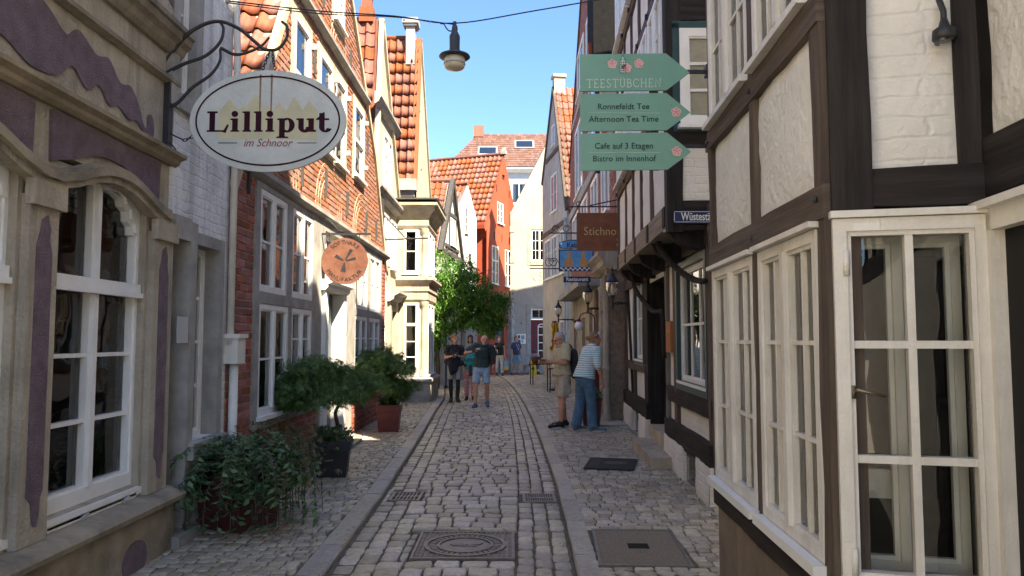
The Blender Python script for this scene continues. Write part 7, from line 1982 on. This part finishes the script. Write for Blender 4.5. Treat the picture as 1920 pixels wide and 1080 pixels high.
    if legging:
        m = MB()
        for s in 'LR': cap(m, D['hip'+s].lerp(D['knee'+s], .6), D['knee'+s], .068*B, .060*B); cap(m, D['knee'+s], D['knee'+s].lerp(D['ank'+s], .35), .058*B, .062*B); cap(m, D['knee'+s].lerp(D['ank'+s], .35), D['ank'+s], .062*B, .043*B)
        fuse(m, 'leggings', legging, p, .011*k, 1)
    # ---- shoes
    for s in 'LR':
        an, to = D['ank'+s], D['toe'+s]; d = Vector((to.x-an.x, to.y-an.y, 0)).normalized(); up = (to-an); 
        m = MB(); heel = an - d*.035*k + Vector((0, 0, -.045))*k; tip = to + d*.05*k
        cap(m, heel, tip, .046*k, .042*k, fl=.95); cap(m, an+Vector((0, 0, .0))*k, an.lerp(to, .55), .052*k, .046*k)
        so = fuse(m, 'shoe', shoe[0], p, .009*k, 1)
        q = MB(); n = Vector((-d.y, d.x, 0)); base = min(heel.z, tip.z)
        pts = []
        for a in range(16):
            an_ = 2*math.pi*a/16; c = (heel+tip)/2; L = (tip-heel).length/2+.040*k
            pts.append(c + d*(L*math.cos(an_)) + n*(.043*k*math.sin(an_)*(1+.1*math.cos(an_))))
        zs = [heel.lerp(tip, .5+.5*math.cos(2*math.pi*a/16)).z for a in range(16)]
        q.loft([[(v.x, v.y, z-.042*k) for v, z in zip(pts, zs)], [(v.x, v.y, z-.016*k) for v, z in zip(pts, zs)]]); q.build('sole', shoe[1], so, True)
    if extras: extras(p, D, k, hp)
    # settle: lowest point on the ground
    return p

GREYHAIR = M('grey_hair', (.38, .37, .35), .7, .25, 40, .6, 90); BROWNHAIR = M('brown_hair', (.10, .055, .03), .6, .25, 40, .6, 90); BLONDHAIR = M('dark_blond_hair', (.24, .14, .07), .6, .25, 40, .6, 90); DKHAIR = M('dark_hair', (.035, .022, .018), .6, .25, 40, .6, 90)
SHOEBLUE = M('blue_shoe', (.05, .11, .24), .7, .2, 20, .3, 60); SHOEBLK = M('black_shoe', (.02, .02, .022), .6, .2, 20, .3, 60); SOLEW = M('white_sole', (.6, .6, .57), .6, .1, 20, 0); SOLED = M('dark_sole', (.03, .03, .03), .7, .1, 20, 0)
BLACKCLOTH = cloth_mat('black_cloth', (.022, .022, .025)); DENIM = cloth_mat('blue_denim', (.075, .15, .24), .3, 9); LTDENIM = cloth_mat('light_denim', (.33, .46, .56), .2, 9)
CAMERA = M('camera_body', (.03, .03, .032), .35, .1, 10, .1, 60)
GZ = .05

# man in dark green shirt, walking towards the viewer
def ex_man(p, D, k, hp):
    m = MB(); m.box(D['haR'].x-.05, D['haR'].x+.04, D['haR'].y-.14, D['haR'].y-.10, D['haR'].z-.03, D['haR'].z+.10); m.build('phone', CAMERA, p)
    m = MB(); m.tube(spline([D['shL']+Vector((-.04, .05, .07)), D['chest']+Vector((.13, -.14, .1)), D['pel']+Vector((.2, -.13, .25)), D['haL']+Vector((-.05, 0, .15))], 5), .014, 6); m.build('bag_strap', BLACKCLOTH, p)
    m = MB(); cap(m, D['haL']+Vector((-.02, .05, .42)), D['haL']+Vector((-.02, .04, .12)), .085, .09, fl=.6); fuse(m, 'shoulder_bag', cloth_mat('brown_bag', (.06, .04, .035)), p, .012, 2)
person('man in dark green patterned shirt and light blue shorts walking towards the viewer', (-.74, 18.1, .0), 0, 1.83,
       dict(hipL=(.095, 0, .93), kneeL=(.13, -.04, .51), ankL=(.13, .09, .12), toeL=(.15, -.05, .045), kneeR=(-.12, -.10, .52), ankR=(-.13, -.14, .085), toeR=(-.16, -.30, .04),
            waist=(.01, 0, 1.10), chest=(.03, -.02, 1.28), top=(.05, -.03, 1.41), neck=(.065, -.05, 1.49), head=(.08, -.075, 1.62), shL=(.225, .0, 1.39), shR=(-.125, -.03, 1.44),
            elR=(-.36, -.08, 1.26), haR=(-.15, -.24, 1.30), haRd=(.6, -.3, .5), elL=(.30, .06, 1.14), haL=(.27, -.03, .93)),
       cloth_mat('dark_green_shirt', (.035, .06, .058), .3, 9, pattern=((.085, .12, .11), 30, .30)), LTDENIM, (SHOEBLUE, SOLEW), GREYHAIR, hairstyle='bald', beard=GREYHAIR, sleeve=.5, leg_cover=.44, extras=ex_man, head_turn=12, build=1.02)
# woman in black T-shirt with camera
def ex_cam(p, D, k, hp):
    c = (D['haL']+D['haR'])/2 + Vector((0, -.03, .03)); m = MB(); m.box(c.x-.065, c.x+.065, c.y-.03, c.y+.03, c.z-.04, c.z+.05).box(c.x-.025, c.x+.025, c.y-.025, c.y+.025, c.z+.05, c.z+.07); o = m.build('camera_body', CAMERA, p)
    m = MB(); m.tube([(c.x, c.y-.03, c.z), (c.x, c.y-.09, c.z)], .032, 12); m.build('lens', ZINC, o)
    m = MB(); m.tube(spline([hp(-.06, .03, -.12), D['chest']+Vector((-.09, -.13, .05)), (c.x-.06, c.y, c.z+.03)], 5), .007, 5).tube(spline([hp(.06, .03, -.12), D['chest']+Vector((.09, -.13, .05)), (c.x+.06, c.y, c.z+.03)], 5), .007, 5); m.build('camera_strap', BLACKCLOTH, o)
    m = MB(); cap(m, D['pel']+Vector((-.19, -.04, .09)), D['pel']+Vector((.17, -.07, .05)), .09, .08); cap(m, D['pel']+Vector((-.1, -.11, .05)), D['pel']+Vector((-.08, -.12, -.20)), .10, .06); cap(m, D['pel']+Vector((.02, -.11, .05)), D['pel']+Vector((.0, -.12, -.12)), .10, .07); fuse(m, 'tied_jacket', cloth_mat('navy_jacket', (.02, .022, .03)), p, .012, 3)
person('woman in black T-shirt with jacket tied round her waist holding a camera', (-1.50, 19.6, .02), 8, 1.74,
       dict(elL=(.25, .03, 1.16), haL=(.09, -.25, 1.20), haLd=(-.7, -.3, .3), elR=(-.25, .03, 1.16), haR=(-.09, -.25, 1.20), haRd=(.7, -.3, .3), kneeL=(.09, -.03, .5), ankR=(-.08, .04, .09), toeR=(-.10, -.12, .035), ankL=(.08, -.04, .09), toeL=(.10, -.20, .035)),
       BLACKCLOTH, cloth_mat('grey_shorts', (.30, .30, .31)), (SHOEBLK, SOLED), BLONDHAIR, female=True, hairstyle='tied', legging=BLACKCLOTH, sleeve=.4, leg_cover=.40, extras=ex_cam, head_turn=30, build=.95)
# girl in teal top
def ex_girl(p, D, k, hp):
    m = MB(); cap(m, D['pel']+Vector((-.13, -.03, .10)), D['pel']+Vector((.13, -.03, .10)), .05, .05); cap(m, D['pel']+Vector((.0, -.10, .08)), D['pel']+Vector((.01, -.11, -.14)), .04, .05); fuse(m, 'tied_cardigan', cloth_mat('slate_cloth', (.045, .065, .075)), p, .012, 2)
    m = MB(); 
    for sx in (-1, 1): m.tube([hp(sx*.032+.024*math.cos(a), -.10, .012+.02*math.sin(a)) for a in [i*.7 for i in range(10)]], .003, 4)
    m.build('glasses', CAMERA, p)
person('girl in teal top and pink patterned trousers beside the man', (-1.12, 20.1, .02), 5, 1.52,
       dict(elL=(.23, .02, 1.16), haL=(.18, -.18, 1.02), elR=(-.22, .03, 1.14), haR=(-.20, -.10, .92), ankL=(.09, -.05, .09), toeL=(.10, -.20, .035)),
       cloth_mat('teal_top', (.045, .30, .32), .15), cloth_mat('pink_print', (.58, .22, .20), .2, 20, pattern=((.75, .68, .64), 22, .34)), (SHOEBLK, SOLEW), DKHAIR, female=True, hairstyle='long', sleeve=.42, leg_cover=.92, extras=ex_girl, build=.9)
# woman further back with blue bag
def ex_bag(p, D, k, hp):
    h_ = D['haL']+Vector((.02, -.02, -.1)); m = MB(); m.box(h_.x-.06, h_.x+.14, h_.y-.05, h_.y+.05, h_.z-.52, h_.z-.12); b_ = m.build('carrier_bag', M('bag_blue', (.16, .42, .68), .5, .1, 5, .1, 30), p)
    MB().box(h_.x-.061, h_.x+.141, h_.y-.051, h_.y+.051, h_.z-.50, h_.z-.36).build('bag_print', YEL, b_)
    m = MB(); m.tube([h_+Vector((.0, 0, -.12)), h_+Vector((.03, 0, .02)), h_+Vector((.08, 0, -.12))], .006, 5); m.build('bag_handle', CHALK, b_)
person('woman in dark vest and white patterned trousers carrying a blue bag', (-.56, 33.2, .02), 4, 1.74,
       dict(kneeL=(.12, -.10, .52), ankL=(.12, -.12, .09), toeL=(.14, -.28, .04), ankR=(-.10, .14, .12), toeR=(-.11, .02, .05), elR=(-.24, .02, 1.15), haR=(-.10, -.20, 1.15)),
       BLACKCLOTH, cloth_mat('white_print', (.55, .53, .48), .2, 15, pattern=((.12, .12, .12), 14, .26)), (SHOEBLK, SOLEW), BLONDHAIR, female=True, hairstyle='long', sleeve=0, leg_cover=.9, extras=ex_bag, build=.95)
# man in navy T-shirt
def ex_lan(p, D, k, hp):
    m = MB(); m.tube(spline([hp(-.05, .02, -.13), D['chest']+Vector((-.06, -.135, .05)), D['chest']+Vector((.0, -.145, -.12))], 5), .006, 5).tube(spline([hp(.05, .02, -.13), D['chest']+Vector((.06, -.135, .05)), D['chest']+Vector((.0, -.145, -.12))], 5), .006, 5); m.build('lanyard', CHALK, p)
person('man in navy T-shirt and denim shorts walking before the cream wall', (.19, 33.7, .02), 35, 1.75,
       dict(kneeL=(.10, -.14, .52), ankL=(.10, -.16, .09), toeL=(.11, -.32, .04), kneeR=(-.10, .04, .5), ankR=(-.10, .22, .13), toeR=(-.11, .10, .045)),
       cloth_mat('navy_tee', (.045, .06, .14)), cloth_mat('denim_shorts', (.17, .30, .43)), (cloth_mat('tan_shoe', (.2, .13, .09)), SOLED), BROWNHAIR, hairstyle='short', sleeve=.45, leg_cover=.44, extras=ex_lan, head_turn=20)
# seated person, head bowed
person('seated person in grey hoodie and dark cap bent over by the doorway', (.98, 35.15, -.06), 12, 1.74,
       dict(pel=(0, 0, .58), hipL=(.1, -.02, .55), hipR=(-.1, -.02, .55), kneeL=(.14, -.42, .60), kneeR=(-.14, -.42, .60), ankL=(.14, -.40, .19), ankR=(-.14, -.40, .19), toeL=(.16, -.56, .14), toeR=(-.16, -.56, .14),
            waist=(0, -.06, .74), chest=(0, -.20, .88), top=(0, -.30, .98), neck=(0, -.36, 1.03), head=(0, -.46, 1.10), shL=(.17, -.29, .98), shR=(-.17, -.29, .98), elL=(.20, -.42, .76), haL=(.08, -.50, .92), haLd=(-.3, -.2, .8), elR=(-.20, -.42, .76), haR=(-.08, -.50, .92), haRd=(.3, -.2, .8)),
       cloth_mat('grey_hoodie', (.24, .25, .27)), cloth_mat('dark_green_trousers', (.05, .09, .07)), (SHOEBLK, SOLED), cloth_mat('dark_cap', (.03, .045, .05)), hairstyle='cap', sleeve=.95, leg_cover=.8, head_nod=35)
# older man with phone, seen from the side, facing left
def ex_old(p, D, k, hp):
    w_ = D['haL']+Vector((-.02, -.10, .03)); m = MB(); m.box(w_.x-.04, w_.x+.04, w_.y-.08, w_.y+.06, w_.z-.004, w_.z+.006); m.build('phone', CAMERA, p)
    m = MB()
    for sx in (-1, 1): m.tube([hp(sx*.034+.026*math.cos(a), -.102, .01+.02*math.sin(a)) for a in [i*.7 for i in range(10)]], .003, 4); m.tube([hp(sx*.06, -.10, .015), hp(sx*.082, .0, .01)], .003, 4)
    m.build('glasses', CAMERA, p)
    m = MB(); cap(m, D['shL']+Vector((.06, .12, -.12)), D['pel']+Vector((.16, .16, .02)), .10, .13, fl=.6); fuse(m, 'shoulder_bag', cloth_mat('dark_bag', (.022, .02, .024)), p, .013, 3)
    m = MB(); m.tube(spline([D['shL']+Vector((-.02, -.02, .075)), D['shL']+Vector((.08, .06, .0)), D['pel']+Vector((.16, .14, .2))], 5), .016, 6); m.build('bag_strap', BLACKCLOTH, p)
    for s in 'LR':
        c = D['knee'+s].lerp(D['hip'+s], .42)+Vector((.098 if s == 'L' else -.098, .01, 0))*1.0
        MB().box(c.x-.02, c.x+.02, c.y-.075, c.y+.075, c.z-.09, c.z+.08).build('cargo_pocket', KHAKI, p)
KHAKI = cloth_mat('beige_shorts', (.44, .38, .30), .15)
NEARSKIN = M('tanned_skin', (.52, .26, .17), .5, .1, 12, .1, 60, spec=.35)
person('grey haired man in pale khaki shirt and beige cargo shorts looking at a phone', (.93, 13.8, .045), -68, 1.80,
       dict(elL=(.24, -.06, 1.15), haL=(.13, -.34, 1.17), haLd=(-.3, -.9, .1), elR=(-.24, -.06, 1.15), haR=(-.10, -.34, 1.15), haRd=(.3, -.9, .1), top=(0, .02, 1.41), neck=(0, -.02, 1.49), head=(0, -.07, 1.60), kneeL=(.115, -.06, .5), ankL=(.12, -.10, .09), toeL=(.14, -.27, .035), kneeR=(-.115, .03, .5), ankR=(-.12, .10, .09), toeR=(-.14, -.06, .035), waist=(0, -.01, 1.1)),
       cloth_mat('pale_khaki_shirt', (.46, .42, .27), .12), KHAKI, (SHOEBLK, SOLEW), GREYHAIR, skin=NEARSKIN, hairstyle='short', sleeve=.52, leg_cover=.46, head_nod=22, extras=ex_old, build=1.10, flare=1.06)
# woman in striped top, back to the viewer, looking right
def ex_sun(p, D, k, hp):
    m = MB()
    for sx in (-1, 1): m.tube([hp(sx*.04+.03*math.cos(a), -.055, .118+.016*math.sin(a)) for a in [i*.7 for i in range(10)]], .004, 4); m.tube([hp(sx*.075, -.05, .11), hp(sx*.085, .03, .06)], .004, 4)
    m.build('sunglasses', CHALK, p)
person('woman in blue striped top and jeans with tied hair, back to the viewer', (1.28, 13.2, .045), 118, 1.77,
       dict(pel=(0, .02, .96), waist=(0, -.02, 1.1), chest=(0, -.09, 1.27), top=(0, -.14, 1.40), neck=(0, -.18, 1.475), head=(0, -.225, 1.60), shL=(.175, -.14, 1.39), shR=(-.175, -.14, 1.39), elR=(-.26, -.10, 1.12), haR=(-.25, -.20, .88), elL=(.24, -.12, 1.12), haL=(.2, -.25, .92),
            kneeL=(.12, .02, .5), ankL=(.14, .10, .09), toeL=(.17, -.06, .035), kneeR=(-.11, -.06, .5), ankR=(-.14, -.06, .09), toeR=(-.18, -.22, .035)),
       cloth_mat('striped_jersey', (.20, .40, .44), .1, 8, stripes=((.66, .70, .68), 26, .42)), DENIM, (cloth_mat('grey_sneaker', (.16, .2, .22)), SOLEW), BLONDHAIR, skin=NEARSKIN, female=True, hairstyle='tied', sleeve=.62, leg_cover=1.0, extras=ex_sun, build=1.14, top_len=-.02, head_turn=-20, flare=1.12)

bpy.data.scenes.remove(_bake)
